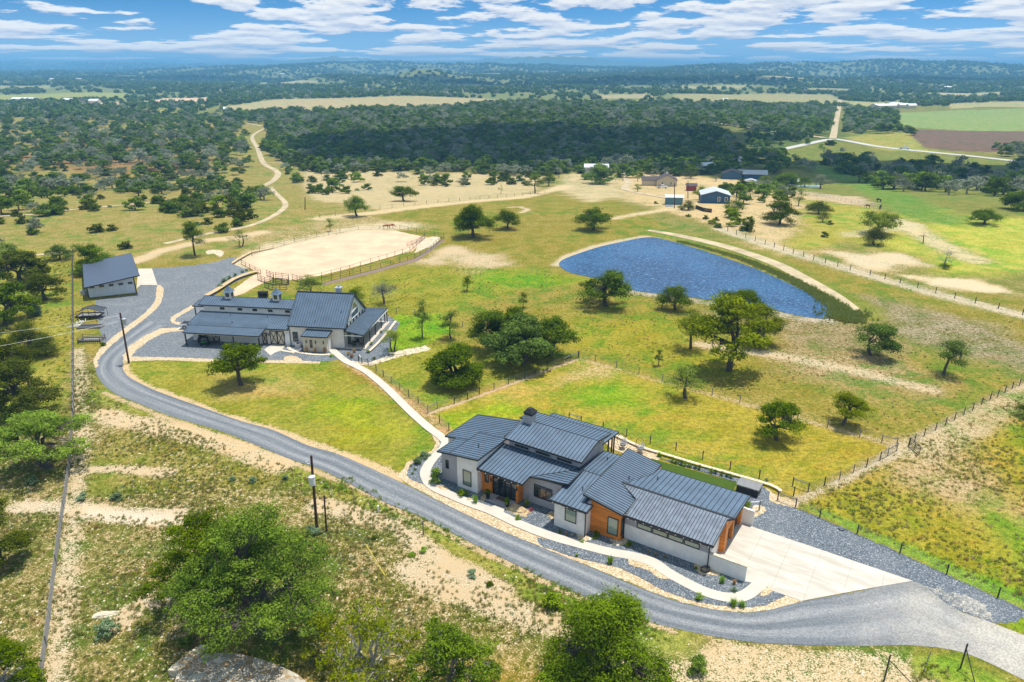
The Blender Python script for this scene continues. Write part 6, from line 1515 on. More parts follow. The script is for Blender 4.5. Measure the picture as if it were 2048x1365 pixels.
# shrubs and grasses: (u, v, width px, top row, leaf, label)
def shrub(u, v, w_, top, leaf, label, kind='shrub', seed=0, cat='shrub', group=None, n=14, nl=45, **kw):
    p, R, Ht = at_px(u, v, w_, top); a = dict(rc=max(R*.42, .06), low=.03, spread=.5); a.update(kw)
    ms = make_tree(900+seed, R, max(Ht*.8, R*.5), Ht*.15, n, nl, max(.03, R*.11), L[leaf], **a)
    return put_tree(kind, ms, p, label, cat, group)
def tuft(u, v, w_, top, leaf, label, seed=0, n=140):
    p, R, Ht = at_px(u, v, w_, top); r = np.random.default_rng(seed); Ht = max(Ht*.8, .25)
    a = r.uniform(0, 6.28, n); tilt = r.uniform(.05, .9, n); b = r.normal(size=(n, 2))*R*.15
    hh = Ht*r.uniform(.6, 1.15, n)
    base = np.stack([b[:, 0], b[:, 1], np.zeros(n)], 1); tip = base+np.stack([np.cos(a)*tilt*R, np.sin(a)*tilt*R, hh], 1)
    mid = base*.5+tip*.5+np.array([0, 0, 1])*(hh*.18)[:, None]; sd_ = np.stack([-np.sin(a), np.cos(a), np.zeros(n)], 1)*.025*max(1, R*2)
    V = np.stack([base-sd_, base+sd_, mid+sd_*.9, mid-sd_*.9, mid-sd_*.9, mid+sd_*.9, tip+sd_*.2, tip-sd_*.2], 1).reshape(-1, 3)
    me = np_mesh('ornamental_grass', V, np.arange(8*n).reshape(-1, 4), L[leaf], {'leaf': ('FLOAT', np.repeat(r.random(n), 8))})
    o = link_mesh('ornamental_grass', me); o.location = p; tag(o, label, 'ornamental grass'); return o
shrub(873, 966, 26, 928, 'oak', 'leafy green shrub against the grey wall on the footpath curve', seed=1, n=40, nl=60)
shrub(850, 916, 22, 900, 'sage', 'pale green shrub at the top of the curved bed', seed=2, n=20)
shrub(836, 928, 20, 910, 'sage', 'blue-green shrub in the middle of the curved bed', seed=3, n=20)
for i, (u, v) in enumerate(((822, 934), (830, 941), (825, 949))): shrub(u, v, 7, v-6, 'oak', ['tiny shrub nearest the lawn in the curved bed', 'tiny shrub nearest the footpath in the curved bed', 'tiny shrub lowest in the curved bed'][i], seed=4+i, n=7)
tuft(951, 1006, 18, 988, 'lime', 'yellow-green grass clump below the tall white wall', 1)
shrub(925, 992, 22, 975, 'oak', 'low green shrub left of the grass clump under the white wall', seed=8, n=14)
shrub(1053, 1016, 14, 993, 'dark', 'dark round shrub against the grey wall by the entrance', seed=9, n=20)
shrub(1035, 1040, 13, 1026, 'lime', 'lime green shrub in front of the large boulder', seed=10, n=12)
s_ = shrub(1062, 1022, 12, 1014, 'oak', 'small red-leaved plant beside the large boulder', seed=11, n=8)
for ch in bpy.data.objects:
    if ch.parent == s_: ch.data.materials.clear(); ch.data.materials.append(M['red_leaf'])
shrub(1191, 1076, 17, 1060, 'oak', 'green shrub at the foot of the orange wall', seed=12, n=18)
shrub(1259, 1094, 16, 1080, 'oak', 'green shrub right of the orange corner', seed=13, n=16)
shrub(1120, 1066, 9, 1057, 'oak', 'tiny green plant below the white window wall', seed=14, n=8)
shrub(1165, 1086, 9, 1077, 'lime', 'lime plant at the foot of the middle downspout', seed=15, n=8)
for i, (u, v) in enumerate(((1144, 1074), (1132, 1070), (1296, 1106), (1311, 1111), (1330, 1116))): tuft(u, v, 8, v-6, 'straw', ['brown grass tuft below the white window wall, right one', 'brown grass tuft below the white window wall, left one', 'brown grass tuft under the garage wall, left one', 'brown grass tuft under the garage wall, middle one', 'brown grass tuft under the garage wall, right one'][i], 20+i, 50)
tuft(1153, 1114, 9, 1108, 'lime', 'small green tuft in the lower gravel bed near its rock point', 30, 60)
tuft(1220, 1128, 17, 1112, 'lime', 'green grass clump in the lower gravel bed above the drive', 31)
shrub(1397, 1199, 17, 1182, 'lime', 'yellow-green shrub between the footpath and the drive', seed=16, n=16)
tuft(1466, 1213, 22, 1198, 'lime', 'wide green grass clump near the driveway corner, left half', 32, 160); tuft(1484, 1214, 20, 1202, 'lime', 'wide green grass clump near the driveway corner, right half', 33, 160)
tuft(1444, 1166, 18, 1152, 'lime', 'green grass clump below the privacy wall', 34); tuft(1468, 1170, 12, 1158, 'straw', 'brown-tipped grass clump below the privacy wall', 35, 70); shrub(1468, 1184, 14, 1172, 'sage', 'bright sage shrub in the bed end below the privacy wall', seed=17, n=14)
shrub(1392, 1140, 8, 1130, 'oak', 'small green plant at the garage downspout', seed=18, n=8)
tag(MB().tube([(*U(1410+9*math.cos(a), 1143+5*math.sin(a)), .12+.02*a) for a in np.linspace(0, 12.5, 40)], .035, 5).build('garden_hose', M['black']), 'coiled black garden hose below the garage downspout', 'garden hose')
tag(MB().tube([(*U(u, v), .05) for u, v in ((1677, 1058), (1680, 1062), (1686, 1063), (1688, 1061))], .06, 6).build('hose_piece', M['black']), 'curved black pipe lying on the gravel strip', 'pipe')
for i, u in enumerate((1344, 1352, 1361, 1370, 1379, 1390, 1399, 1422, 1430, 1443, 1453, 1461)):
    shrub(u, 924+(u-1340)*.272, 11 if i not in (5, 6) else 8, 912+(u-1340)*.272, 'oak' if i % 3 else 'bright', 'round green box shrub in the row behind the turf', kind='box_shrub', seed=40+i, n=12, group='box shrubs in a row behind the turf strip')
tuft(1318, 914, 16, 905, 'lime', 'green grass clump at the left end of the turf', 50); shrub(1496, 1012, 16, 1003, 'bright', 'low green planting between the hot tub and the end wall', seed=60, n=16)
shrub(1533, 963, 10, 953, 'sage', 'small weed beyond the garden wall by the hot tub', seed=61, n=8)
# barn planting
for i, (u, v, w_) in enumerate(((440, 577, 16), (450, 568, 16), (459, 559, 12), (471, 553, 11), (485, 546, 8), (494, 542, 8))):
    shrub(u, v, w_, v-w_*.75, 'sage', 'blue-green shrub on the terrace wall beside the yard, %s' % ['lowest of the row', 'second of the row', 'third of the row', 'fourth of the row', 'fifth of the row', 'topmost of the row'][i], seed=70+i, n=18)
for i, (u, v) in enumerate(((612, 705), (631, 707), (650, 707))): tuft(u, v, 10, v-14, 'straw', 'dry grass clump at the stone entry wall, %s' % ['left', 'middle', 'right'][i], 60+i, 70)
for i, (u, v) in enumerate(((697, 711), (704, 716), (709, 706))): tuft(u, v, 11, v-10, 'straw', 'orange grass clump by the footpath head, %s' % ['left', 'lowest', 'top'][i], 64+i, 80)
shrub(663, 714, 11, 706, 'lime', 'yellow-green round shrub beside the footpath head', seed=80, n=12); shrub(736, 706, 9, 698, 'oak', 'green shrub at the foot of the porch wall', seed=81, n=10)
shrub(748, 720, 9, 710, 'juniper', 'reddish shrub in the gravel by the bright lawn', seed=82, n=10); shrub(742, 690, 9, 682, 'oak', 'green shrub along the porch edge', seed=83, n=10); shrub(763, 666, 8, 658, 'sage', 'sage shrub along the porch edge', seed=84, n=10)
ribbon('terrace_wall', [(738, 706), (757, 688), (776, 666), (792, 645)], .45, M['stone_block'], .28, 5)
ribbon('retaining_wall', [(414, 596), (432, 586), (452, 573), (470, 562), (495, 552), (518, 546)], 1.1, M['stone_warm'], .55, 5)
ribbon('retaining_wall', [(466, 529), (482, 519), (502, 508), (520, 503), (547, 497.5)], .7, M['stone_warm'], .45, 5)
ac = empty('air_conditioner', (*U(597, 696), 0)); tag(ac, 'grey air conditioning unit between the barn and the stone entry', 'air conditioner')
MB().box(-.4, .4, -.35, .35, .02, .75).build('cabinet', M['galv'], ac); MB().tube([(0, 0, .75), (0, 0, .8)], .3, 14).build('fan_grille', M['black'], ac)
tk = empty('water_trough', (*U(527, 595), 0)); tag(tk, 'dark smoker trailer behind the barn roof', 'smoker'); MB().tube([(-.9, 0, .9), (.9, 0, .9)], .4, 12).box(-.9, .9, -.4, .4, .2, .5).build('tank', M['black'], tk)
# porch furniture
def chair(p, rz, label):
    r = empty('patio_chair', p, rz); tag(r, label, 'chair', 'dark chairs on the barn porch')
    MB().box(-.25, .25, -.25, .25, .40, .46).build('seat', M['black'], r); MB().box(-.25, -.2, -.25, .25, .46, .9).build('backrest', M['black'], r)
    for x in (-.22, .22):
        for y in (-.22, .22): MB().tube([(x, y, 0), (x, y, .4)], .02, 5).build('leg', M['black'], r)
def bl(x, y, z=.16):
    v = Matrix.Rotation(math.radians(-8), 3, 'Z') @ Vector((x, y, 0)); return Vector((O2[0]+v.x, O2[1]+v.y, z))
tb2 = empty('patio_table', bl(1.4, .9)); tag(tb2, 'dark dining table under the front of the barn porch', 'table'); MB().box(-.6, .6, -.4, .4, .66, .71).build('tabletop', M['black'], tb2)
for x in (-.5, .5):
    for y in (-.3, .3): MB().tube([(x, y, 0), (x, y, .66)], .03, 5).build('leg', M['black'], tb2)
for x, y, a in ((.5, .9, 0), (2.3, .9, math.pi), (1.4, .2, 1.57), (1.4, 1.6, -1.57)): chair(bl(x, y), a, 'dark chair around the porch dining table')
tp = empty('fire_table', hl(-15.6, 11.9, 0)); tag(tp, 'low white table under the back patio roof', 'table'); MB().box(-.5, .5, -.35, .35, .35, .45).build('tabletop', M['white_metal'], tp); MB().box(-.3, .3, -.2, .2, 0, .35).build('base', M['galv'], tp)

# kennel and garden plots beside the workshop
kn = empty('shade_pen', (*U(180, 640), 0), math.radians(5)); tag(kn, 'pen with a sagging dark shade cloth roof below the workshop', 'pen')
mb = MB()
for x in (-2.1, 0, 2.1):
    for y in (-2.0, 0.0, 2.2): mb.tube([(x, y, 0), (x, y, 1.5 if x else 2.1)], .04, 5)
for y in (-2.0, 0, 2.2): mb.tube([(-2.1, y, 1.5), (0, y, 2.1), (2.1, y, 1.5)], .04, 5)
mb.build('frame', M['black'], kn)
MB().add([(-2.15, 0, 1.45), (0, 0, 2.12), (2.15, 0, 1.5), (-2.15, 2.3, 1.4), (0, 2.3, 2.0), (2.15, 2.3, 1.45), (0, 1.1, 1.95), (-2.1, 1.1, 1.2), (2.1, 1.1, 1.25)], [(0, 1, 6, 7), (7, 6, 4, 3), (1, 2, 8, 6), (6, 8, 5, 4)]).build('shade_cloth', M['shade_cloth'], kn)
for i, (u, v, w_, d_, m_, lab, nm) in enumerate([(180, 632, 2.0, 1.2, 'stone_warm', 'wood-edged plot under the shade cloth', 'raised_bed'), (182, 655, 2.0, .8, 'blue_tarp', 'low bed with a blue cover below the pen', 'raised_bed'), (184, 681, 1.7, .9, 'stone_block', 'pale low cage bed at the end of the plots', 'raised_bed')]):
    r = empty(nm, (*U(u, v), 0), math.radians(4)); tag(r, lab, 'raised bed')
    b = MB(); b.box(-w_, w_, -d_, -d_+.12, 0, .3).box(-w_, w_, d_-.12, d_, 0, .3).box(-w_, -w_+.12, -d_+.12, d_-.12, 0, .3).box(w_-.12, w_, -d_+.12, d_-.12, 0, .3)
    b.build('frame', M['post_grey' if i else 'post_wood'], r); MB().box(-w_+.13, w_-.13, -d_+.13, d_-.13, .0, .12).build('soil', M['post_grey' if m_ != 'blue_tarp' else 'shade_cloth'], r)
ck = empty('wire_cage', (*U(184, 684), 0), math.radians(4)); tag(ck, 'rusty wire cage with a log front at the bottom of the plots', 'cage')
mb = MB()
for x in (-1.75, 1.75):
    for y in (-.9, .9): mb.tube([(x, y, 0), (x, y, 1.0)], .05, 5)
for z in (.35, .65, 1.0):
    mb.tube([(-1.75, -.9, z), (1.75, -.9, z), (1.75, .9, z), (-1.75, .9, z), (-1.75, -.9, z)], .035, 4)
for k in range(12): mb.obox((-1.7+k*.3, -.92, 0), (-1.6+k*.3, -.92, .62), .08, .05)
mb.build('frame', M['rail'], ck)
sc_ = empty('scrap_pile', (*U(157, 650), 0)); tag(sc_, 'jumble of white branches beside the fence and plots', 'branch pile')
mb = MB(); r = random.Random(4)
for k in range(26): a = Vector((r.uniform(-.6, .6), r.uniform(-1.8, 1.8), r.uniform(.05, .3))); mb.tube([a, a+Vector((r.uniform(-.7, .7), r.uniform(-.7, .7), r.uniform(0, .4)))], .04, 4)
mb.build('branches', M['white_metal'], sc_)
bx = empty('air_conditioner', (*U(168, 590), 0)); tag(bx, 'dark unit at the left end of the workshop', 'air conditioner'); MB().box(-.4, .4, -.4, .4, 0, .9).build('cabinet', M['galv'], bx); MB().tube([(0, 0, .9), (0, 0, .94)], .3, 12).build('fan_grille', M['black'], bx)
# flagstone terrace at the bottom edge
tp_ = [U(*q, .45) for q in ((345, 1385), (372, 1322), (402, 1309), (440, 1306), (478, 1308), (533, 1322), (581, 1342), (606, 1358), (640, 1400), (520, 1460), (400, 1440))]
tr_ = empty('flagstone_terrace', (*U(470, 1360), 0)); tag(tr_, 'round raised flagstone terrace at the bottom edge', 'terrace'); c0 = U(470, 1360)
MB().prism([(q[0]-c0[0], q[1]-c0[1]) for q in catmull(tp_, 4)], -.1, .45).build('paving', M['flag'], tr_)
r = random.Random(3)
for k in range(9):
    q = U(352+k*7+r.uniform(-2, 2), 1350-k*5.2, .0)-c0; w_ = r.uniform(.28, .45); b = MB(); h_ = r.uniform(.55, .8)
    b.prism([(q[0]-w_, q[1]-w_*.5), (q[0]+w_*.8, q[1]-w_*.7), (q[0]+w_, q[1]+w_*.5), (q[0]-w_*.7, q[1]+w_*.7)], 0, [h_, h_*.95, h_*.9, h_]); b.build('edge_stone', M['stone_warm' if k % 2 else 'stone_block'], tr_)

# ------------------------------------------------------------------ neighbouring houses
def house(u, v, w_, d_, h, rise, rz, wallm, roofm, label, ridge='x', over=.4, wins=(), cat='house', kind='farmhouse', s=1.0, chim=False):
    p = G(u, v); r = empty(kind, p, math.radians(rz)); tag(r, label, cat); r.scale = (s, s, s)
    X, Y = w_/2, d_/2; b = MB()
    if ridge == 'x':
        b.prism([(-X, -Y), (X, -Y), (X, 0), (-X, 0)], -.5, [h, h, h+rise, h+rise]); b.prism([(-X, 0), (X, 0), (X, Y), (-X, Y)], -.5, [h+rise, h+rise, h, h])
    else:
        b.prism([(-X, -Y), (0, -Y), (0, Y), (-X, Y)], -.5, [h, h+rise, h+rise, h]); b.prism([(0, -Y), (X, -Y), (X, Y), (0, Y)], -.5, [h+rise, h, h, h+rise])
    b.build('wall', M[wallm], r)
    k = rise/(Y if ridge == 'x' else X); o = over; rf = MB()
    if ridge == 'x':
        for sg in (-1, 1): rf.prism([(-X-o, 0), (X+o, 0), (X+o, sg*(Y+o)), (-X-o, sg*(Y+o))][::sg], [h+rise, h+rise, h-o*k, h-o*k][::sg], [h+rise+.15, h+rise+.15, h-o*k+.15, h-o*k+.15][::sg])
    else:
        for sg in (-1, 1): rf.prism([(0, -Y-o), (sg*(X+o), -Y-o), (sg*(X+o), Y+o), (0, Y+o)][::sg], [h+rise, h-o*k, h-o*k, h+rise][::sg], [h+rise+.15, h-o*k+.15, h-o*k+.15, h+rise+.15][::sg])
    ro = rf.build('roof', M[roofm], r)
    if chim: MB().box(-.3, .3, -.3, .3, h+rise-.2, h+rise+1).build('chimney', M['white_metal'], ro)
    for a, c in wins: window(r, (a, -Y), (a+.9, -Y), h*.32, h*.82, (0, -1), fr='white_metal', gl='glass_dark', fw=.12)
    return r
house(1332, 372, 9.5, 8, 3.2, 2.4, -8, 'beige', 'brown_roof', 'beige house with a dark brown gabled roof behind the white pickup', 'y', wins=((-2.5, 0), (1.5, 0)), chim=True)
house(1298, 371, 7, 6, 2.9, 1.3, -8, 'beige', 'brown_roof', 'low left wing of the beige house with a dark brown roof', 'x')
house(1428, 405, 9.5, 9, 3.2, 1.4, -10, 'navy', 'grey_roof', 'navy blue house with a pale metal roof and two white windows', 'y', wins=((0.6, 0), (3.0, 0)))
house(1347, 409, 5.6, 3.0, 2.6, .5, -6, 'teal_siding', 'grey_roof', 'small teal shed with a pale flat roof', 'x', cat='shed', kind='garden_shed', wins=())
house(1192, 346, 13, 7, 3.4, 1.4, -4, 'shed_board', 'galv', 'pale grey shed half hidden behind the big green oak', 'x', cat='shed', kind='farm_shed')
house(1410, 341, 9, 6, 3.0, 1.3, 20, 'red', 'grey_roof', 'red cabin with a rusty pale roof beyond the beige house', 'x', cat='cabin', kind='cabin')
house(1463, 357, 10, 8, 2.8, 2.0, -14, 'navy', 'brown_roof', 'navy house with a grey gabled roof, left of the pair', 'y')
house(1508, 357, 12, 7, 2.6, 1.6, -12, 'navy', 'galv', 'navy house with a grey roof, right of the pair', 'x')
house(1501, 372, 5, 4, 2.5, .7, -14, 'shed_board', 'galv', 'small grey playhouse in front of the navy houses', 'y', cat='shed', kind='garden_shed')
house(1511, 378, 4, 3, 1.7, .9, -14, 'navy', 'white_metal', 'tiny navy hut with a white roof in front of the navy houses', 'y', cat='shed', kind='garden_shed')
house(1585, 372, 4.5, 3.5, 2.4, .9, -5, 'teal_siding', 'grey_roof', 'small pale blue pool house beside the swimming pool', 'x', cat='shed', kind='pool_house')
house(1382, 382, 4.2, 3.4, 2.4, .8, -8, 'red', 'brown_roof', 'small dark red shed under the trees by the beige house', 'x', cat='shed', kind='garden_shed')
pl = empty('swimming_pool', G(1617, 374)); tag(pl, 'small blue swimming pool beside the grey oak', 'swimming pool'); MB().box(-5, 5, -1.8, 1.8, 0, .5).build('pool_wall', M['white_metal'], pl); MB().box(-4.6, 4.6, -1.5, 1.5, .5, .53).build('water', simple('pool water', (.08, .42, .62), .1), pl)
fence('pool_fence', [(1548, 372), (1580, 374), (1600, 376)], 'white picket fence between the green tree and the pool', gap=2.5, post='white_metal', wires=3, wr=.12, rails='white_metal')
tag(MB().box(-1.2, 1.2, -.7, .7, 0, .25).build('tarp', M['blue_tarp'], None, xf=Matrix.Translation(G(1338, 413))), 'blue tarp heap in front of the teal shed', 'tarp')
fence('board_fence', [(1391, 418), (1408, 424), (1423, 426)], 'low dark board fence below the blue house', gap=2, post='post_wood', wires=6, wr=.16, rails='post_wood', h=1.2)
FARH = [(42, 203, 24, 'long white-roofed building at the far left'), (68, 203, 14, 'small pale building beside the long white-roofed one'), (138, 205, 16, 'pale house left in the far group of three'), (165, 206, 15, 'brown-roofed house in the middle of the far group of three'), (190, 207, 16, 'white house right in the far group of three'),
        (108, 161, 26, 'white-roofed building on the hazy plain, left one'), (153, 161, 30, 'white-roofed building on the hazy plain, middle one'), (185, 161, 22, 'white-roofed building on the hazy plain, right one'),
        (1768, 217, 34, 'widest pale building beyond the straight track'), (1790, 215, 16, 'second pale building beyond the straight track'), (1805, 216, 14, 'third pale building beyond the straight track'), (1822, 217, 12, 'fourth pale building beyond the straight track'),
        (455, 224, 9, 'tiny white shed in the wood clearing'), (1095, 210, 14, 'pale shed at the edge of the tan field'), (1450, 205, 8, 'small grey barn in the pale field'), (565, 150, 20, 'white speck of a house on the far left hills'), (1890, 178, 26, 'pale house on the far right slope')]
for u, v, w_, lab in FARH:
    brown = 'brown' in lab
    house(u, v, w_, w_*.5, 4, 2.2, random.Random(u).uniform(-15, 15), 'cream', 'brown_roof' if brown else 'white_metal', lab, 'x', cat='house' if 'house' in lab else 'building', kind='far_house' if 'house' in lab else 'far_building')

# horses by the arena and two in the far field
def horse(u, v, mat, rz, label, s=1.0):
    p = G(u, v); r = empty('horse', p, rz); tag(r, label, 'horse'); r.scale = (s, s, s)
    bm = bmesh.new(); me = bpy.data.meshes.new('body'); sk = bm.verts.layers.skin.verify()
    J = [(-.65, 0, 1.25), (-.2, 0, 1.22), (.35, 0, 1.24), (.62, 0, 1.40), (.95, 0, 1.15), (1.12, 0, .75), (1.25, 0, .45)]
    R_ = [.30, .30, .29, .22, .15, .13, .08]
    leg = []
    for x, sy in ((-.62, .16), (-.62, -.16), (.48, .16), (.48, -.16)):
        b = 0 if x < 0 else 2
        leg.append((b, [(x, sy, .95), (x-(.08 if x < 0 else 0), sy, .52), (x, sy, .08)], [.14, .07, .06]))
    V = [bm.verts.new(j) for j in J]; rad = list(R_)
    for a, b in zip(V, V[1:]): bm.edges.new((a, b))
    for b, pts, rr in leg:
        pr = V[b]
        for q, rq in zip(pts, rr): nv = bm.verts.new(q); bm.edges.new((pr, nv)); pr = nv; rad.append(rq)
    t1 = bm.verts.new((-.95, 0, 1.1)); t2 = bm.verts.new((-1.02, 0, .65)); bm.edges.new((V[0], t1)); bm.edges.new((t1, t2)); rad += [.06, .04]
    for vt, rr in zip(bm.verts, rad): vt[sk].radius = (rr, rr)
    V[0][sk].use_root = True
    bm.to_mesh(me); bm.free(); o = link_mesh('body', me, r)
    o.modifiers.new('skin', 'SKIN'); o.modifiers.new('sub', 'SUBSURF').levels = 1; me.materials.append(mat)
hb_ = simple('bay coat', (.30, .07, .03), .7); hk = simple('black coat', (.02, .018, .016), .7)
horse(772, 459, hb_, .2, 'chestnut horse beside the arena fence, left one', .9); horse(783, 458, hb_, .3, 'chestnut horse beside the arena fence, right one', .9)
horse(1757, 406, hk, 2.0, 'black cow in the bare patch, upper one', 1.0); horse(1760, 419, hk, 1.0, 'black cow in the bare patch, lower one', 1.0); horse(1735, 417, hk, 2.5, 'black cow in the bare patch, left one', .8)

# ------------------------------------------------------------------ uncountable growth: tussocks, stones, reeds
def blades_mesh(seed, n, R, hh, wd, leaf):
    r = np.random.default_rng(seed); a = r.uniform(0, 6.28, n); tl = r.uniform(.1, .9, n); b = r.normal(size=(n, 2))*R*.45; h_ = hh*r.uniform(.5, 1.1, n)
    base = np.stack([b[:, 0], b[:, 1], np.full(n, -.02)], 1); tip = base+np.stack([np.cos(a)*tl*R, np.sin(a)*tl*R, h_], 1); sd_ = np.stack([-np.sin(a), np.cos(a), np.zeros(n)], 1)*wd
    V = np.stack([base-sd_, base+sd_, tip+sd_*.4, tip-sd_*.4], 1).reshape(-1, 3)
    return np_mesh('tussock', V, np.arange(4*n).reshape(-1, 4), L[leaf], {'leaf': ('FLOAT', np.repeat(r.random(n), 4))})
def stone_mesh(seed):
    bm = bmesh.new(); bmesh.ops.create_icosphere(bm, subdivisions=1, radius=1); r = random.Random(seed)
    for v_ in bm.verts: v_.co = v_.co*r.uniform(.7, 1.2); v_.co.z *= .45
    me = bpy.data.meshes.new('stone'); bm.to_mesh(me); bm.free(); me.materials.append(M['stone_block']); return me
def scatter(poly, n, seed, excl=(), minc=None):
    P = wpoly(poly); lo = P.min(0); hi = P.max(0); r = np.random.default_rng(seed)
    x = r.uniform(lo[0], hi[0], n*3); y = r.uniform(lo[1], hi[1], n*3); k = inpoly(x, y, P)
    for e_ in excl: k &= ~inpoly(x, y, e_)
    nz = np.sin(x*.35+y*.12)+np.sin(y*.41-x*.17+1)+.7*np.sin(x*1.1+2)*np.sin(y*.9)
    k &= r.random(len(x)) < np.clip(.5+.3*nz, .06, 1)
    return x[k][:n], y[k][:n], r
FG = [(152, 740), (190, 740), (200, 790), (342, 852), (513, 908), (700, 985), (942, 1108), (1147, 1205), (1348, 1275), (1604, 1302), (1900, 1330), (2048, 1400), (2100, 1480), (-60, 1480), (-60, 880), (130, 850)]
TRK = [wpoly([(-60, 1005), (140, 1005), (350, 1022), (350, 1042), (140, 1025), (-60, 1028)]), wpoly([(1240, 1280), (1604, 1300), (1780, 1310), (1850, 1340), (1750, 1400), (1300, 1500), (1180, 1400)])]
x, y, r = scatter(FG, 24000, 1, TRK)
tus = [blades_mesh(1, 26, .16, .20, .016, 'grass'), blades_mesh(2, 22, .20, .16, .016, 'oak'), blades_mesh(3, 30, .13, .28, .012, 'grass'), blades_mesh(4, 26, .15, .15, .018, 'sage'), blades_mesh(5, 22, .14, .26, .012, 'straw')]
instancer('scrub_grass', [(x[i], y[i], 0.0, int(r.choice(5, p=[.46, .24, .17, .05, .08])), float(r.uniform(.5, 1.35)), float(r.uniform(0, 6.28))) for i in range(len(x))], [lib_obj(m_, 'tussock') for m_ in tus], 'sparse olive tussocks over the pale stony foreground', 'grass')
x, y, r = scatter(FG, 5200, 2)
instancer('scattered_stones', [(x[i], y[i], 0.0, int(r.integers(0, 3)), float(r.uniform(.03, .13)**1.0), float(r.uniform(0, 6.28))) for i in range(len(x))], [lib_obj(stone_mesh(k), 'stone') for k in range(3)], 'small pale limestone pieces strewn over the foreground', 'stones')
x, y, r = scatter([(0, 520), (110, 510), (140, 540), (140, 840), (60, 860), (-100, 760)], 2600, 3)
x2, y2, r2 = scatter([(1600, 1012), (1790, 910), (2060, 785), (2300, 700), (2400, 1300), (2048, 1205), (1893, 1138), (1714, 1058)], 9000, 4)
x3, y3, r3 = scatter([(700, 955), (942, 1083), (1147, 1182), (1348, 1255), (1340, 1285), (1140, 1212), (930, 1118), (640, 965)], 2600, 8)
x4, y4, r4 = scatter([(560, 600), (700, 730), (1150, 705), (1500, 800), (1800, 888), (2300, 640), (2060, 640), (1700, 640), (1600, 645), (1420, 608), (1250, 588), (1110, 545), (900, 530)], 4500, 21)
instancer('pasture_grass', [(x4[i], y4[i], 0.0, int(r4.integers(0, 4)), float(r4.uniform(.5, 1.3)), float(r4.uniform(0, 6.28))) for i in range(len(x4))], [lib_obj(m_, 'tussock') for m_ in (tus[0], tus[0], tus[4], blades_mesh(12, 26, .2, .14, .018, 'lime'))], 'coarse olive and straw grass of the pond pasture', 'grass')
instancer('field_grass', [(x[i], y[i], 0.0, int(r.integers(0, 2)), float(r.uniform(.8, 2.0)), float(r.uniform(0, 6.28))) for i in range(len(x))]+[(x2[i], y2[i], 0.0, int(r2.choice(3, p=[.5, .3, .2])), float(r2.uniform(.6, 1.5)), float(r2.uniform(0, 6.28))) for i in range(len(x2))]
          + [(x3[i], y3[i], 0.0, int(r3.choice(4, p=[.25, .2, .1, .45])), float(r3.uniform(.6, 1.5)), float(r3.uniform(0, 6.28))) for i in range(len(x3))],
          [lib_obj(m_, 'tussock') for m_ in (tus[0], tus[1], tus[4], blades_mesh(9, 26, .16, .22, .016, 'lime'))], 'rough tufty field grass beyond the gravel strip and along the verge', 'grass')
# reeds on the pond's far bank
bank = catmull([np.array(G(*q)[:2]) for q in ((1360, 484), (1449, 508), (1512, 530), (1576, 558), (1624, 583), (1660, 606), (1690, 628), (1700, 640))], 20, False); rr = np.random.default_rng(6); rp_ = []
for i, q in enumerate(bank):
    for k in range(26):
        s_ = (.45+.5*i/len(bank)); off = rr.normal(size=2)*np.array([1.0, .9])*(.5+.5*i/len(bank)); rp_.append((q[0]+off[0], q[1]+off[1], 0.0, 0, s_*rr.uniform(.6, 1.1), rr.uniform(0, 6.28)))
for k in range(260): a = np.array(G(1688, 632)[:2])+rr.normal(size=2)*np.array([2.0, 1.6]); rp_.append((a[0], a[1], 0.0, 0, 1.0*rr.uniform(.6, 1.1), rr.uniform(0, 6.28)))
instancer('pond_reeds', rp_, [lib_obj(blades_mesh(7, 30, .35, .75, .03, 'reed'), 'reed')], 'band of green reeds along the far bank of the pond', 'reeds')
# sage and yellow bushes of the foreground, countable
for i, (u, v, w_, lf, lab) in enumerate([(235, 1000, 26, 'sage', 'round sage bush nearest the pale track on the left'), (165, 1000, 22, 'sage', 'smaller sage bush between the fence and the round sage bush'), (67, 968, 22, 'sage', 'pale sage bush left of the wire fence'), (215, 1268, 42, 'sage', 'largest green agave-like bush in the lower left scrub'), (465, 962, 14, 'sage', 'small sage bush left in the row by the power pole'), (505, 965, 17, 'sage', 'sage bush in the middle of the row by the power pole'), (572, 960, 14, 'sage', 'small sage bush right in the row by the power pole'), (626, 1068, 26, 'sage', 'sage bush at the foot of the transformer pole'),
                                     (945, 1152, 22, 'sage', 'grey-green bush in the middle of the foreground scrub'), (980, 1172, 15, 'dark', 'dark small bush below the grey-green bush'), (1105, 1215, 44, 'bright', 'bright green bush left of the dense round oak'), (848, 1104, 16, 'lime', 'yellow-green bush above the middle scrub, right one'), (824, 1112, 14, 'lime', 'yellow-green bush above the middle scrub, left one'), (748, 1078, 14, 'dark', 'dark bush above the yellow guard sleeve'), (1395, 1345, 44, 'oak', 'low bush at the bottom edge right of the dense round oak'), (652, 975, 14, 'lime', 'yellow-green weed by the drive at the transformer pole'), (375, 1290, 30, 'dark', 'dark bush at the top of the flagstone terrace')]):
    shrub(u, v, w_, v-w_*.75, lf, lab, seed=120+i, n=20, nl=50, kind='bush', cat='bush')
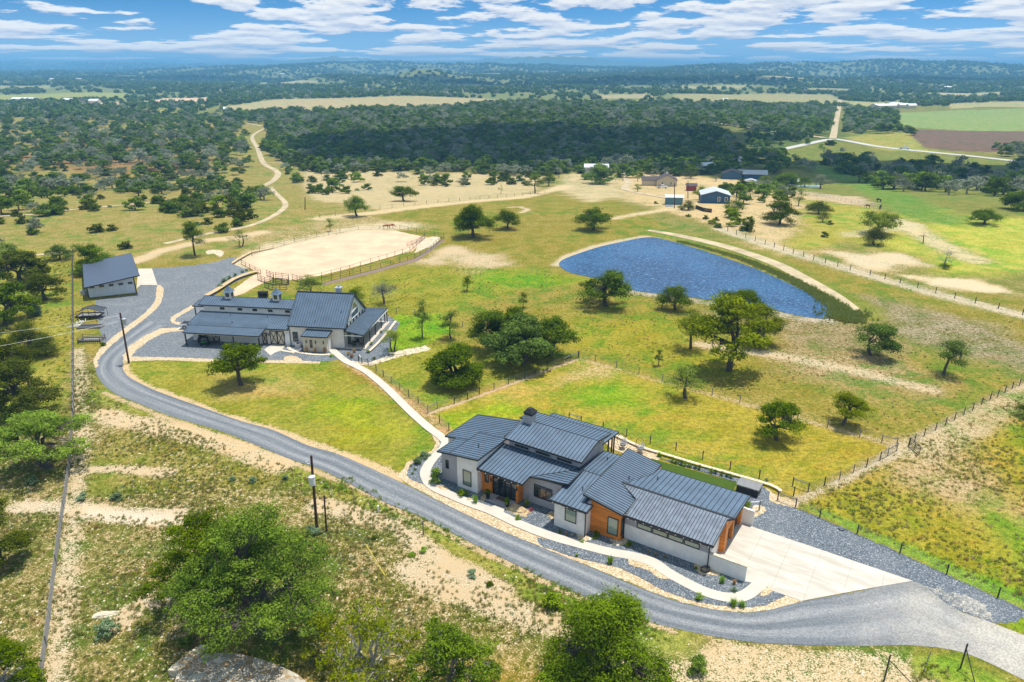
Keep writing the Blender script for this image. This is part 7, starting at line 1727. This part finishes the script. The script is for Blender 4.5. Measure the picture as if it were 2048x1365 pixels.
for i, (u, v, w_, lab) in enumerate([(70, 632, 34, 'blue-green sage bush between the thicket and the left fence'), (206, 692, 12, 'small dark bush on the left fence by the cage'), (1212, 432, 10, 'small bush left of the teal shed'), (1312, 408, 9, 'small dark bush on the slope left of the teal shed'), (1376, 434, 11, 'lone bush below the board fence'), (1424, 448, 17, 'pale bush left in the scrubby plot'), (1436, 456, 16, 'dark bush in front of the scrubby plot'), (1493, 462, 30, 'round dark bush at the right of the scrubby plot'), (1465, 436, 34, 'lime thicket in the scrubby plot')]):
    shrub(u, v, w_, v-w_*.7, ['sage', 'dark', 'dark', 'dark', 'oak', 'pale', 'dark', 'juniper', 'bright'][i], lab, seed=150+i, n=22, nl=50, kind='bush', cat='bush')

# ------------------------------------------------------------------ clouds that shade the land, then the air
def cloud(u, v, rx, ry, label, seed=1, alt=620.0, rot=0.0):
    g = G(u, v); k = (alt-g.z)/SUNV.z; c = Vector((g.x, g.y, g.z))+SUNV*k
    bm = bmesh.new(); bmesh.ops.create_icosphere(bm, subdivisions=5, radius=1)
    for vt in bm.verts:
        q = vt.co; n = 1+.16*math.sin(q.x*5+seed)*math.cos(q.y*6+seed)+.10*math.sin(q.x*13+seed*2)*math.sin(q.y*11)+.05*math.sin(q.x*29+q.y*23)
        vt.co = Vector((q.x*n*rx, q.y*n*ry, q.z*n*40*(1 if q.z > 0 else .25)))
    me = bpy.data.meshes.new('cloud'); bm.to_mesh(me); bm.free(); me.materials.append(M['cloud']); me.polygons.foreach_set('use_smooth', [True]*len(me.polygons))
    o = link_mesh('cloud', me); o.location = c; o.rotation_euler[2] = rot; tag(o, label, 'cloud')
cloud(1050, 290, 165, 130, 'flat white cloud high above the dark wood', 1)
cloud(1370, 275, 85, 60, 'smaller white cloud beside the one above the dark wood', 2)
cloud(1740, 345, 105, 50, 'white cloud above the shaded right grove', 3)
cloud(1180, 166, 620, 190, 'broad white cloud high over the far valley', 4)
cloud(420, 158, 520, 260, 'broad white cloud high over the far left plain', 5)
cloud(1900, 160, 420, 200, 'broad white cloud high over the far right hills', 6)
M['haze'] = bpy.data.materials.new('haze air'); M['haze'].use_nodes = True; ht = NT(M['haze'].node_tree)
for n_ in list(ht.n): ht.n.remove(n_)
pv = ht.node('ShaderNodeVolumePrincipled', ins={'Color': (.24, .62, 1.0, 1), 'Density': 1.85e-4, 'Anisotropy': 0.0})
ho = ht.node('ShaderNodeOutputMaterial', ins={'Volume': pv.outputs[0]})
hz = MB().box(-14000, 14000, -400, 14400, -95, 105).build('haze', M['haze']); tag(hz, kind='stuff')

# ------------------------------------------------------------------ survey units -> metres
for me in bpy.data.meshes: me.transform(Matrix.Scale(S, 4))
for o in bpy.data.objects:
    if o != cam and o.type != 'LIGHT': o.location = o.location*S
bpy.context.view_layer.update()
